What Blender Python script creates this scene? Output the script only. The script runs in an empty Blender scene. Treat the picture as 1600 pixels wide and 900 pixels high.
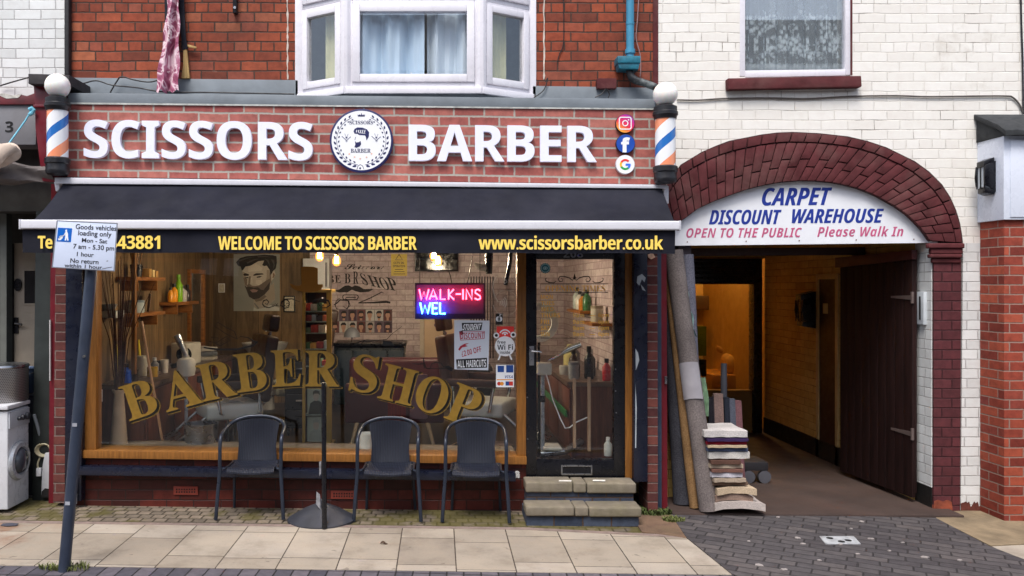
import bpy, bmesh, math, random
from mathutils import Vector, Matrix
from math import pi, sin, cos, radians as R

# ------------------------------------------------------------------ camera, sky, sun, exposure
sc = bpy.context.scene
C = sc.collection
F, S0, HC = 1300.0, 185.0, 1.86          # focal length (px of a 1600 px wide frame), px per metre on the house front, eye height
D = F / S0                               # distance from the camera to the house fronts (y = 0)
cam = bpy.data.cameras.new('camera'); camo = bpy.data.objects.new('camera', cam); C.objects.link(camo)
camo.location = (0, -D, HC); camo.rotation_euler = (pi/2, 0, 0)
cam.sensor_width = 36; cam.lens = F/1600*36
cam.shift_x = (800-686)/1600; cam.shift_y = (445-450)/1600
cam.clip_start = 0.05; cam.clip_end = 1000
sc.camera = camo
world = bpy.data.worlds.new('World'); sc.world = world; world.use_nodes = True
wt = world.node_tree; bg = wt.nodes['Background']
sky = wt.nodes.new('ShaderNodeTexSky'); sky.sky_type = 'NISHITA'; sky.sun_disc = False
SUN_EL, SUN_AZ = R(60), R(200)           # the sun stands behind the camera, a little to its left
sky.sun_elevation = SUN_EL; sky.sun_rotation = SUN_AZ
sky.air_density = 1.0; sky.dust_density = 3.0; sky.ozone_density = 1.0
hsv = wt.nodes.new('ShaderNodeHueSaturation'); hsv.inputs['Saturation'].default_value = 0.75
wt.links.new(sky.outputs[0], hsv.inputs['Color']); wt.links.new(hsv.outputs[0], bg.inputs[0])
bg.inputs[1].default_value = 0.13
sun = bpy.data.lights.new('sun', 'SUN'); suno = bpy.data.objects.new('sun', sun); C.objects.link(suno)
sun.energy = 1.5; sun.angle = R(22); sun.color = (1, 0.97, 0.94)
sd = Vector((sin(SUN_AZ)*cos(SUN_EL), cos(SUN_AZ)*cos(SUN_EL), sin(SUN_EL)))
suno.rotation_euler = sd.to_track_quat('Z', 'Y').to_euler(); suno.location = (0, -20, 20)
sc.view_settings.view_transform = 'Standard'; sc.view_settings.look = 'None'
sc.view_settings.exposure = 1.03; sc.view_settings.gamma = 1
sc.render.engine = 'CYCLES'
sc.cycles.use_denoising = True
sc.cycles.max_bounces = 8; sc.cycles.transparent_max_bounces = 16

# ------------------------------------------------------------------ helpers
rnd = random.Random(11)
GS = -0.013                              # the street falls gently towards the carpet shop
def gz(x): return GS*x
def P(u, v, y):                          # photo pixel -> point in the vertical plane y
    d = D + y
    return Vector(((u-686)*d/F, y, HC-(v-445)*d/F))
def G(u, v, dz=0):                       # photo pixel -> point on the pavement
    d = HC*F/((v-445)+GS*(u-686)) if True else 0
    x = (u-686)*d/F
    return Vector((x, d-D, gz(x)+dz))
def sx(y): return F/(D+y)
def lin(c):
    return tuple(((x/255)/12.92 if x/255 <= .04045 else ((x/255+.055)/1.055)**2.4) for x in c)

class NT:
    def __init__(s, name):
        s.m = bpy.data.materials.new(name); s.m.use_nodes = True
        s.t = s.m.node_tree; s.b = s.t.nodes['Principled BSDF']; s.out = s.t.nodes['Material Output']
        s.tc = None
    def n(s, typ, **kw):
        x = s.t.nodes.new(typ)
        for k, v in kw.items(): setattr(x, k, v)
        return x
    def put(s, sock, v):
        if hasattr(v, 'is_linked') or isinstance(v, bpy.types.NodeSocket): s.t.links.new(v, sock)
        else:
            if isinstance(v, tuple) and len(v) == 3 and sock.type == 'RGBA': v = (*v, 1)
            sock.default_value = v
    def coord(s, which):
        if s.tc is None: s.tc = s.n('ShaderNodeTexCoord')
        return s.tc.outputs[which]
    def ma(s, op, a, b=None, c=None):
        x = s.n('ShaderNodeMath', operation=op)
        for i, v in enumerate((a, b, c)):
            if v is not None: s.put(x.inputs[i], v)
        return x.outputs[0]
    def noise(s, vec, scale, detail=4, rough=.55, dist=0):
        x = s.n('ShaderNodeTexNoise'); s.put(x.inputs['Vector'], vec)
        x.inputs['Scale'].default_value = scale; x.inputs['Detail'].default_value = detail
        x.inputs['Roughness'].default_value = rough; x.inputs['Distortion'].default_value = dist
        return x.outputs[0]
    def mix(s, f, a, b, mode='MIX'):
        x = s.n('ShaderNodeMix', data_type='RGBA', blend_type=mode)
        s.put(x.inputs[0], f); s.put(x.inputs[6], a); s.put(x.inputs[7], b)
        return x.outputs[2]
    def rng(s, v, a, b, c=0., d=1., smooth=False):
        x = s.n('ShaderNodeMapRange'); x.interpolation_type = 'SMOOTHSTEP' if smooth else 'LINEAR'
        for i, k in enumerate((v, a, b, c, d)): s.put(x.inputs[i], k)
        return x.outputs[0]
    def ramp(s, f, stops, const=False):
        x = s.n('ShaderNodeValToRGB'); s.put(x.inputs[0], f); r = x.color_ramp
        if const: r.interpolation = 'CONSTANT'
        while len(r.elements) < len(stops): r.elements.new(.5)
        for e, (p, c) in zip(r.elements, stops): e.position = p; e.color = (*c, 1)
        return x.outputs[0]
    def sep(s, v):
        x = s.n('ShaderNodeSeparateXYZ'); s.put(x.inputs[0], v); return x.outputs
    def comb(s, a, b, c=0.):
        x = s.n('ShaderNodeCombineXYZ')
        for i, v in enumerate((a, b, c)): s.put(x.inputs[i], v)
        return x.outputs[0]
    def bump(s, h, dist=.004, strength=.6):
        x = s.n('ShaderNodeBump'); s.put(x.inputs['Height'], h)
        x.inputs['Distance'].default_value = dist; x.inputs['Strength'].default_value = strength
        s.t.links.new(x.outputs[0], s.b.inputs['Normal'])
    def base(s, col, rough=.6, metal=0., spec=.5):
        s.put(s.b.inputs['Base Color'], col); s.put(s.b.inputs['Roughness'], rough)
        s.put(s.b.inputs['Metallic'], metal); s.b.inputs['Specular IOR Level'].default_value = spec
        return s.m

_mats = {}
def mat(name, rgb, rough=.6, metal=0., spec=.5, var=.12, vs=7., bump=0., bs=50., dirt=0., dcol=(60, 52, 44), raw=False):
    if name in _mats: return _mats[name]
    c = rgb if raw else lin(rgb); t = NT(name)
    o = t.coord('Object')
    n1 = t.noise(o, vs, 5)
    lo = tuple(x*(1-var) for x in c); hi = tuple(min(1, x*(1+var)) for x in c)
    col = t.mix(t.rng(n1, .3, .7), lo, hi)
    if dirt:
        n2 = t.noise(o, vs*.45, 8, .65)
        col = t.mix(t.rng(n2, .55-.12*dirt, .75, 0, min(1, dirt)), col, lin(dcol))
    rr = t.rng(t.noise(o, vs*2.3, 3), .3, .7, max(0, rough-.1), min(1, rough+.1))
    if bump: t.bump(t.noise(o, bs, 4, .6), .003, bump)
    _mats[name] = t.base(col, rr, metal, spec)
    return _mats[name]

def emit(name, rgb, strength, raw=False):
    if name in _mats: return _mats[name]
    t = NT(name); c = rgb if raw else lin(rgb)
    t.b.inputs['Base Color'].default_value = (*c, 1)
    t.b.inputs['Emission Color'].default_value = (*c, 1); t.b.inputs['Emission Strength'].default_value = strength
    _mats[name] = t.m; return t.m

def glass_mat(name, tint=(.93, .97, .96), refl=1.0, dust=0.):
    t = NT(name)
    tr = t.n('ShaderNodeBsdfTransparent'); tr.inputs[0].default_value = (*tint, 1)
    gl = t.n('ShaderNodeBsdfGlossy'); gl.inputs['Roughness'].default_value = .01
    lw = t.n('ShaderNodeLayerWeight'); lw.inputs[0].default_value = .5
    f = t.ma('MINIMUM', 1., t.ma('ADD', .043*refl, t.ma('MULTIPLY', t.ma('POWER', lw.outputs['Facing'], 5.), .95)))
    mx = t.n('ShaderNodeMixShader'); t.put(mx.inputs[0], f)
    t.t.links.new(tr.outputs[0], mx.inputs[1]); t.t.links.new(gl.outputs[0], mx.inputs[2])
    last = mx.outputs[0]
    if dust:
        df = t.n('ShaderNodeBsdfDiffuse'); df.inputs[0].default_value = (.6, .6, .58, 1)
        m2 = t.n('ShaderNodeMixShader')
        t.put(m2.inputs[0], t.rng(t.noise(t.coord('Object'), 2.5, 6), .4, .8, 0, dust))
        t.t.links.new(last, m2.inputs[1]); t.t.links.new(df.outputs[0], m2.inputs[2]); last = m2.outputs[0]
    t.t.links.new(last, t.out.inputs['Surface'])
    return t.m

def brick_mat(name, cols, mortar, W=.223, Hh=.082, mw=.011, hmod=5, hrow=1, bump=.7, wob=.006, rough=.85, patch=None,
              mort_var=None, ox=0., oz=0., moss=None, stagger=.5, rot=0., vary=.62, soot=.25, jit=.0, rise=0., mlim=(.4, .62)):
    t = NT(name); uv = t.coord('UV')
    if rot or ox or oz:
        mp = t.n('ShaderNodeMapping'); mp.inputs['Rotation'].default_value = (0, 0, rot)
        mp.inputs['Location'].default_value = (ox, oz, 0); t.put(mp.inputs['Vector'], uv); uv = mp.outputs[0]
    nz = t.n('ShaderNodeTexNoise'); t.put(nz.inputs['Vector'], uv); nz.inputs['Scale'].default_value = 2.3; nz.inputs['Detail'].default_value = 3
    vs = t.n('ShaderNodeVectorMath', operation='SUBTRACT'); t.put(vs.inputs[0], nz.outputs[1]); vs.inputs[1].default_value = (.5, .5, .5)
    vm = t.n('ShaderNodeVectorMath', operation='SCALE'); t.put(vm.inputs[0], vs.outputs[0]); vm.inputs['Scale'].default_value = wob*2.5
    va = t.n('ShaderNodeVectorMath', operation='ADD'); t.put(va.inputs[0], uv); t.put(va.inputs[1], vm.outputs[0])
    q = t.sep(va.outputs[0]); ux = q[0]
    uz = t.ma('ADD', q[1], t.ma('MULTIPLY', q[0], rise)) if rise else q[1]
    rz = t.ma('DIVIDE', uz, Hh); r = t.ma('FLOOR', rz); fz = t.ma('MULTIPLY', t.ma('SUBTRACT', rz, r), Hh)
    if hmod:
        hd = t.ma('COMPARE', t.ma('FLOORED_MODULO', r, float(hmod)), float(hrow), .1)
        w = t.ma('SUBTRACT', W, t.ma('MULTIPLY', hd, W*.5))
    else: hd = None; w = t.ma('ADD', 0., W)
    off = t.ma('MULTIPLY', t.ma('FLOORED_MODULO', r, 2.), stagger)
    if jit:
        wn0 = t.n('ShaderNodeTexWhiteNoise', noise_dimensions='1D'); t.put(wn0.inputs['W'], r)
        off = t.ma('ADD', off, t.ma('MULTIPLY', wn0.outputs[0], jit))
    px = t.ma('ADD', t.ma('DIVIDE', ux, w), off); c = t.ma('FLOOR', px); fx = t.ma('MULTIPLY', t.ma('SUBTRACT', px, c), w)
    d = t.ma('MINIMUM', t.ma('MINIMUM', fx, t.ma('SUBTRACT', w, fx)), t.ma('MINIMUM', fz, t.ma('SUBTRACT', Hh, fz)))
    en = t.noise(uv, 45, 4, .6)
    d = t.ma('ADD', d, t.ma('MULTIPLY', t.ma('SUBTRACT', en, .5), mw*.9))
    mask = t.rng(d, mw*.3, mw*.75, smooth=True)
    wn = t.n('ShaderNodeTexWhiteNoise', noise_dimensions='3D')
    t.put(wn.inputs['Vector'], t.comb(c, r, hd if hd is not None else 0.))
    bc = t.ramp(wn.outputs[0], cols)
    big = t.noise(uv, 14, 6, .65)
    bc = t.mix(t.rng(big, .25, .75, -.0, .55), bc, (0, 0, 0), 'MIX') if False else t.mix(1.0, bc, t.ramp(big, [(.25, (vary, vary*.98, vary*.97)), (.55, (1, 1, 1)), (.8, (1+(1-vary)*.6, 1+(1-vary)*.52, 1+(1-vary)*.4))]), 'MULTIPLY')
    mc = lin(mortar)
    if mort_var:
        mc = t.mix(t.rng(t.noise(uv, 3.2, 5, .6), *mlim), mc, lin(mort_var))
    col = t.mix(mask, mc, bc)
    if soot:
        s1 = t.noise(uv, .9, 7, .6)
        col = t.mix(t.rng(s1, .45, .75, 0, soot), col, lin((40, 34, 32)))
    if patch:
        s2 = t.noise(uv, patch[1], 6, .55)
        col = t.mix(t.rng(s2, patch[2], patch[2]+.06, 0, patch[3]), col, lin(patch[0]))
    if moss:
        s3 = t.noise(uv, moss[1], 7, .65); s4 = t.noise(uv, moss[1]*.22, 3)
        col = t.mix(t.rng(t.ma('ADD', s3, t.ma('MULTIPLY', t.ma('SUBTRACT', s4, .5), .8)), moss[2], moss[2]+.1, 0, moss[3]), col, lin(moss[0]))
    t.bump(t.ma('ADD', mask, t.ma('MULTIPLY', big, .35)), .006, bump)
    return t.base(col, rough, 0, .3)

def wood_mat(name, rgb, dark, sx_=1., sy_=12., rough=.5, axis='v', plank=0., spec=.4, bump=.15):
    t = NT(name); o = t.coord('UV')
    mp = t.n('ShaderNodeMapping'); t.put(mp.inputs['Vector'], o)
    mp.inputs['Scale'].default_value = (sy_, sx_, 1) if axis == 'v' else (sx_, sy_, 1)
    n = t.noise(mp.outputs[0], 4, 8, .62, .6)
    col = t.mix(t.rng(n, .3, .72), lin(dark), lin(rgb))
    if plank:
        q = t.sep(o); k = q[0] if axis == 'v' else q[1]
        pq = t.ma('DIVIDE', k, plank); pf = t.ma('FLOOR', pq); fr = t.ma('MULTIPLY', t.ma('SUBTRACT', pq, pf), plank)
        wn = t.n('ShaderNodeTexWhiteNoise', noise_dimensions='1D'); t.put(wn.inputs['W'], pf)
        col = t.mix(1., col, t.ramp(wn.outputs[0], [(0, (.5, .47, .45)), (.5, (.9, .9, .9)), (1, (1.3, 1.25, 1.15))]), 'MULTIPLY')
        e = t.ma('MINIMUM', fr, t.ma('SUBTRACT', plank, fr))
        col = t.mix(t.rng(e, .001, .004), (.01, .008, .006), col)
    if bump: t.bump(n, .002, bump)
    return t.base(col, rough, 0, spec)

# styles of lettering that Blender's own font stack carries
STY = {'N': None, 'B': (0x1D5D4, 0x1D5EE, 0x1D7EC), 'SB': (0x1D400, 0x1D41A, 0x1D7CE), 'BI': (0x1D63C, 0x1D656, 0x1D7EC), 'SC': (0x1D4D0, 0x1D4EA, 0x1D7CE)}
def styled(s, k):
    st = STY[k]
    if not st: return s
    r = ''
    for ch in s:
        if 'A' <= ch <= 'Z': r += chr(st[0]+ord(ch)-65)
        elif 'a' <= ch <= 'z': r += chr(st[1]+ord(ch)-97)
        elif '0' <= ch <= '9': r += chr(st[2]+ord(ch)-48)
        else: r += ch
    return r
_tc = {}
def text_mesh(body, sty, off=0., space=1.):
    k = (body, sty, off, space)
    if k not in _tc:
        cu = bpy.data.curves.new('lettering', 'FONT'); cu.body = styled(body, sty); cu.offset = off; cu.resolution_u = 4; cu.space_character = space
        o = bpy.data.objects.new('lettering', cu)
        me = bpy.data.meshes.new_from_object(o)
        bm = bmesh.new(); bm.from_mesh(me); bmesh.ops.remove_doubles(bm, verts=bm.verts, dist=1e-5)
        bm.verts.index_update()
        vs = [v.co.copy() for v in bm.verts]; fs = [[v.index for v in f.verts] for f in bm.faces]
        bd = [tuple(v.index for v in e.verts) for e in bm.edges if len(e.link_faces) == 1]
        bm.free(); bpy.data.meshes.remove(me); bpy.data.objects.remove(o); bpy.data.curves.remove(cu)
        x0 = min(v.x for v in vs); x1 = max(v.x for v in vs); y0 = min(v.y for v in vs); y1 = max(v.y for v in vs)
        _tc[k] = ([((v.x-x0)/(x1-x0), (v.y-y0)/(y1-y0)) for v in vs], fs, bd, (x1-x0)/(y1-y0))
    return _tc[k]

WL = {}                                   # world location of every object built
class MB:
    def __init__(s): s.v = []; s.f = []; s.mi = []; s.cur = 0
    def add(s, vs, fs):
        k = len(s.v); s.v += [Vector(a) for a in vs]; s.f += [[i+k for i in f] for f in fs]; s.mi += [s.cur]*len(fs); return s
    def box(s, x0, x1, y0, y1, z0, z1):
        vs = [(x, y, z) for x in (x0, x1) for y in (y0, y1) for z in (z0, z1)]
        return s.add(vs, [(0, 1, 3, 2), (4, 6, 7, 5), (0, 4, 5, 1), (2, 3, 7, 6), (0, 2, 6, 4), (1, 5, 7, 3)])
    def prism(s, front, off):
        n = len(front); off = Vector(off); vs = [Vector(p) for p in front]; vs += [p+off for p in vs]
        fs = [list(range(n)), list(range(2*n-1, n-1, -1))] + [[i, i+n, (i+1) % n+n, (i+1) % n] for i in range(n)]
        return s.add(vs, fs)
    def pp(s, px, y0, y1): return s.prism([P(u, v, y0) for u, v in px], (0, y1-y0, 0))
    def rc(s, u0, v0, u1, v1, y0, y1, dv=0): return s.pp([(u0, v0), (u1, v0+dv), (u1, v1+dv), (u0, v1)], y0, y1)
    def slab(s, pts, dz=.02):                # ground sheet of 3-D points, with thickness downwards
        return s.prism(pts, (0, 0, -dz))
    def obox(s, cen, size, rot=(0, 0, 0)):
        from mathutils import Euler
        m = Euler(rot).to_matrix(); a, b, c = (x/2 for x in size); cen = Vector(cen)
        vs = [cen+m @ Vector((x, y, z)) for x in (-a, a) for y in (-b, b) for z in (-c, c)]
        return s.add(vs, [(0, 1, 3, 2), (4, 6, 7, 5), (0, 4, 5, 1), (2, 3, 7, 6), (0, 2, 6, 4), (1, 5, 7, 3)])
    def tube(s, pts, r, n=8, cap=True, flat=1.):
        pts = [Vector(p) for p in pts]; rs = r if isinstance(r, (list, tuple)) else [r]*len(pts)
        k = len(s.v); up = None; vs = []; fs = []
        for i, p in enumerate(pts):
            t = (pts[min(i+1, len(pts)-1)]-pts[max(i-1, 0)]).normalized()
            if up is None:
                up = Vector((0, 0, 1)) if abs(t.z) < .9 else Vector((0, -1, 0))
            a = t.cross(up).normalized(); b = a.cross(t).normalized(); up = b
            for j in range(n):
                an = 2*pi*j/n; vs.append(p+a*cos(an)*rs[i]+b*sin(an)*rs[i]*flat)
        for i in range(len(pts)-1):
            for j in range(n): fs.append((i*n+j, i*n+(j+1) % n, (i+1)*n+(j+1) % n, (i+1)*n+j))
        if cap: fs.append(list(range(n))[::-1]); fs.append([(len(pts)-1)*n+j for j in range(n)])
        return s.add(vs, fs)
    def lathe(s, prof, cen, n=24, axis='Z', cap=True, a0=0., a1=2*pi):
        cen = Vector(cen); vs = []; fs = []; m = len(prof); full = abs(a1-a0-2*pi) < 1e-6; q = n if full else n+1
        for r, z in prof:
            for j in range(q):
                an = a0+(a1-a0)*j/n; a, b = cos(an)*max(r, 1e-4), sin(an)*max(r, 1e-4)
                vs.append(cen+(Vector((a, b, z)) if axis == 'Z' else Vector((a, z, b)) if axis == 'Y' else Vector((z, a, b))))
        for i in range(m-1):
            for j in range(n): fs.append((i*q+j, i*q+(j+1) % q, (i+1)*q+(j+1) % q, (i+1)*q+j))
        if cap and full: fs.append(list(range(n))[::-1]); fs.append([(m-1)*n+j for j in range(n)])
        return s.add(vs, fs)
    def grid(s, fn, nu, nv, thick=None):
        vs = [fn(i/nu, j/nv) for j in range(nv+1) for i in range(nu+1)]
        fs = [(j*(nu+1)+i, j*(nu+1)+i+1, (j+1)*(nu+1)+i+1, (j+1)*(nu+1)+i) for j in range(nv) for i in range(nu)]
        if thick:
            n = len(vs); off = Vector(thick); vs = [Vector(v) for v in vs]; vs += [v+off for v in vs]
            ring = [i for i in range(nu+1)]+[j*(nu+1)+nu for j in range(1, nv+1)]+[nv*(nu+1)+i for i in range(nu-1, -1, -1)]+[j*(nu+1) for j in range(nv-1, 0, -1)]
            fs = fs+[tuple(i+n for i in f[::-1]) for f in fs]+[(a, a+n, b+n, b) for a, b in zip(ring, ring[1:]+ring[:1])]
        return s.add(vs, fs)
    def txt(s, body, quad, y, sty='B', depth=.002, off=0., space=1., fn=None, fat=0.):
        vs, fs, bd, _ = text_mesh(body, sty, off, space)
        if len(quad) == 2: (a, b), (c, d_) = quad; quad = [(a, b), (c, b), (c, d_), (a, d_)]
        tl, tr, br, bl = quad; pts = []
        for a, b in vs:
            u = (bl[0]*(1-a)+br[0]*a)*(1-b)+(tl[0]*(1-a)+tr[0]*a)*b
            v = (bl[1]*(1-a)+br[1]*a)*(1-b)+(tl[1]*(1-a)+tr[1]*a)*b
            pts.append(P(u, v, y) if fn is None else fn(u, v))
        if fat:
            for k in (-1, 1): s.txt(body, [(a+k*fat, b) for a, b in quad], y+.0004*(1 if k > 0 else 2), sty, depth, off, space, fn)
        n = len(pts); off3 = Vector((0, depth, 0)) if fn is None else fn.off*depth
        return s.add(pts+[p+off3 for p in pts], [f[:] for f in fs]+[[i+n for i in f[::-1]] for f in fs]+[(a, b, b+n, a+n) for a, b in bd])
    def disc(s, u, v, ru, y0, y1, n=40, rv=None):
        return s.pp([(u+ru*cos(2*pi*i/n), v-(rv or ru)*sin(2*pi*i/n)) for i in range(n)], y0, y1)
    def ring(s, u, v, r0, r1, y, dep=.002, a0=0., a1=360., n=40, sq=1.):
        o = [(u+r1*cos(R(a0+(a1-a0)*i/n)), v-r1*sq*sin(R(a0+(a1-a0)*i/n))) for i in range(n+1)]
        q = [(u+r0*cos(R(a0+(a1-a0)*i/n)), v-r0*sq*sin(R(a0+(a1-a0)*i/n))) for i in range(n+1)]
        for i in range(n): s.pp([o[i], o[i+1], q[i+1], q[i]], y, y+dep)
        return s
    def line(s, pts, w, y, dep=.0015):       # a painted line of pixel points, w px wide
        if not isinstance(w, (list, tuple)): w = [w]*len(pts)
        L = []; Rr = []
        for i, (u, v) in enumerate(pts):
            a = pts[max(0, i-1)]; b = pts[min(len(pts)-1, i+1)]; dx, dy = b[0]-a[0], b[1]-a[1]; l = math.hypot(dx, dy) or 1
            nx, ny = -dy/l*w[i]/2, dx/l*w[i]/2; L.append((u+nx, v+ny)); Rr.append((u-nx, v-ny))
        for i in range(len(pts)-1): s.pp([L[i], L[i+1], Rr[i+1], Rr[i]], y, y+dep)
        return s
    def build(s, name, m, par=None, bev=0., seg=2, label=None, cat=None, group=None, kind=None, sharp=38, origin=None):
        ms = m if isinstance(m, (list, tuple)) else [m]
        me = bpy.data.meshes.new(name); me.from_pydata(s.v, [], s.f)
        for p, i in zip(me.polygons, s.mi): p.material_index = i
        bm = bmesh.new(); bm.from_mesh(me)
        bmesh.ops.recalc_face_normals(bm, faces=bm.faces)
        if bev:
            ed = [e for e in bm.edges if len(e.link_faces) == 2 and e.calc_face_angle(0) > .5]
            bmesh.ops.bevel(bm, geom=ed, offset=bev, segments=seg, affect='EDGES', profile=.6, clamp_overlap=True)
        uvl = bm.loops.layers.uv.new('UV')
        for f in bm.faces:
            n = f.normal; ax = max(range(3), key=lambda i: abs(n[i]))
            for lp in f.loops:
                c = lp.vert.co; lp[uvl].uv = (c.y, c.z) if ax == 0 else (c.x, c.z) if ax == 1 else (c.x, c.y)
        if origin is not None: org = Vector(origin)
        elif par is not None: org = WL[par.name]
        else:
            xs = [v.co for v in bm.verts]
            org = Vector(((min(c.x for c in xs)+max(c.x for c in xs))/2, (min(c.y for c in xs)+max(c.y for c in xs))/2, min(c.z for c in xs)))
        bmesh.ops.translate(bm, verts=bm.verts, vec=-org)
        bm.to_mesh(me); bm.free()
        for p in me.polygons: p.use_smooth = True
        me.set_sharp_from_angle(angle=R(sharp))
        for x in ms: me.materials.append(x)
        o = bpy.data.objects.new(name, me); C.objects.link(o)
        if par is not None:
            o.parent = par; o.location = org-WL[par.name]
        else: o.location = org
        WL[o.name] = org
        tag(o, label, cat, group, kind)
        return o
def tag(o, label=None, cat=None, group=None, kind=None):
    if label: o['label'] = label
    if cat: o['category'] = cat
    if group: o['group'] = group
    if kind: o['kind'] = kind
def thing(name, label, cat, loc=(0, 0, 0), group=None):
    o = bpy.data.objects.new(name, None); C.objects.link(o); o.location = loc; o.empty_display_size = .1
    WL[o.name] = Vector(loc); tag(o, label, cat, group); return o
def dup(root, loc, label=None, rotz=None):
    def cp(o, par):
        c = o.copy(); C.objects.link(c)
        if par is not None: c.parent = par
        for ch in [x for x in bpy.data.objects if x.parent == o and x != c]: cp(ch, c)
        return c
    r = cp(root, None); r.location = loc
    if rotz is not None: r.rotation_euler[2] = rotz
    if label: r['label'] = label
    return r
# ------------------------------------------------------------------ materials
RED = brick_mat('old_red_brick', [(0, lin((112, 58, 44))), (.2, lin((134, 65, 46))), (.45, lin((148, 71, 48))), (.7, lin((160, 80, 53))), (.88, lin((142, 76, 60))), (1, lin((170, 98, 68)))],
                (74, 58, 50), hmod=4, hrow=3, oz=.024, mw=.010, bump=.9, soot=.55, wob=.009, patch=((168, 128, 110), 5.5, .70, .5))
WHT = brick_mat('cream_painted_brick', [(0, lin((226, 222, 214))), (.5, lin((230, 227, 219))), (1, lin((233, 230, 223)))],
                (222, 217, 207), hmod=5, hrow=2, oz=.03, mw=.0062, bump=.65, soot=.0, wob=.012, mort_var=(146, 137, 128), rough=.6, moss=((176, 166, 150), 1.7, .60, .42), jit=.12, vary=.95, mlim=(.53, .68))
WHT2 = brick_mat('white_painted_brick', [(0, lin((205, 207, 205))), (1, lin((226, 228, 226)))], (190, 190, 188), hmod=4, hrow=0, mw=.007, bump=.8, soot=.0, mort_var=(172, 170, 168), rough=.55, jit=.1, vary=.93)
PIER = brick_mat('smooth_red_brick', [(0, lin((112, 44, 34))), (.4, lin((142, 62, 46))), (.75, lin((160, 76, 54))), (1, lin((122, 52, 46)))], (140, 116, 104), hmod=0, W=.225, Hh=.0775, mw=.0095, bump=.5, soot=.15, moss=((66, 62, 30), 1.4, .72, .6), wob=.003)
RISER = brick_mat('dark_red_glazed_brick', [(0, lin((58, 24, 21))), (.5, lin((80, 32, 26))), (1, lin((98, 40, 31)))], (50, 34, 31), hmod=0, W=.225, Hh=.085, mw=.008, bump=.5, soot=.3, rough=.5)
SIGNB = brick_mat('printed_brick_board', [(0, lin((136, 72, 66))), (.35, lin((156, 86, 78))), (.7, lin((172, 106, 94))), (1, lin((146, 74, 70)))], (158, 154, 144), hmod=0, W=.243, Hh=.0795, mw=.014, bump=.25, soot=.0, wob=.006, rough=.6, oz=.035, rise=.0145)
BLUEB = brick_mat('blue_engineering_brick', [(0, lin((52, 60, 76))), (.6, lin((70, 78, 94))), (1, lin((84, 84, 96)))], (74, 58, 48), hmod=0, W=.223, Hh=.09, mw=.011, bump=.5, soot=.2, oz=.02)
YEL = brick_mat('yellow_painted_brick', [(0, lin((196, 164, 96))), (1, lin((212, 182, 114)))], (182, 148, 82), hmod=0, mw=.007, bump=.6, soot=.35, mort_var=(140, 110, 60), vary=.8)
MAROON = mat('maroon_masonry_paint', (86, 44, 46), .85, spec=.15, var=.35, vs=6, bump=1., bs=30, dirt=.7, dcol=(112, 82, 78))
MAROON2 = mat('maroon_gloss_paint', (104, 22, 34), .4, var=.15, dirt=.25, dcol=(60, 20, 24))
MORTD = mat('dark_joint_mortar', (60, 32, 34), .9)
NAVY = mat('navy_gloss_paint', (17, 22, 38), .32, var=.2, dirt=.12, dcol=(90, 96, 104))
BLACK = mat('black_gloss_paint', (13, 14, 20), .3, var=.15)
GOLD = wood_mat('varnished_golden_wood', (150, 100, 44), (106, 66, 26), 1., 14., .4)
PVC = mat('white_pvc_frame', (226, 224, 230), .3, var=.03, dirt=.16, dcol=(160, 152, 150))
LEAD = mat('grey_lead_sheet', (116, 124, 130), .55, var=.2, vs=4, bump=.4, bs=9, dirt=.35, dcol=(72, 76, 80))
FELT = mat('black_roofing_felt', (44, 46, 48), .9, var=.3, vs=12, bump=.9, bs=30)
PIER2 = brick_mat('dull_purple_brick', [(0, lin((72, 38, 38))), (.5, lin((96, 52, 48))), (1, lin((112, 62, 54)))], (112, 96, 90), hmod=0, W=.225, Hh=.0775, mw=.0095, bump=.6, soot=.3, moss=((66, 62, 30), 1.4, .72, .6), wob=.004)
WHITEP = mat('white_coated_panel', (214, 220, 232), .3, var=.02)
PLASTER = mat('grey_plaster', (150, 146, 138), .9, var=.1)
DARKIN = mat('dark_interior_wall', (52, 50, 48), .9)
STONE = mat('worn_step_stone', (116, 107, 92), .85, var=.28, vs=7, bump=.8, bs=45, dirt=.8, dcol=(84, 80, 50))
GLASS = glass_mat('shop_glass', (.95, .97, .96), 1.0)
GLASSU = glass_mat('window_glass', (.97, .99, 1.), 3.6)

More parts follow.
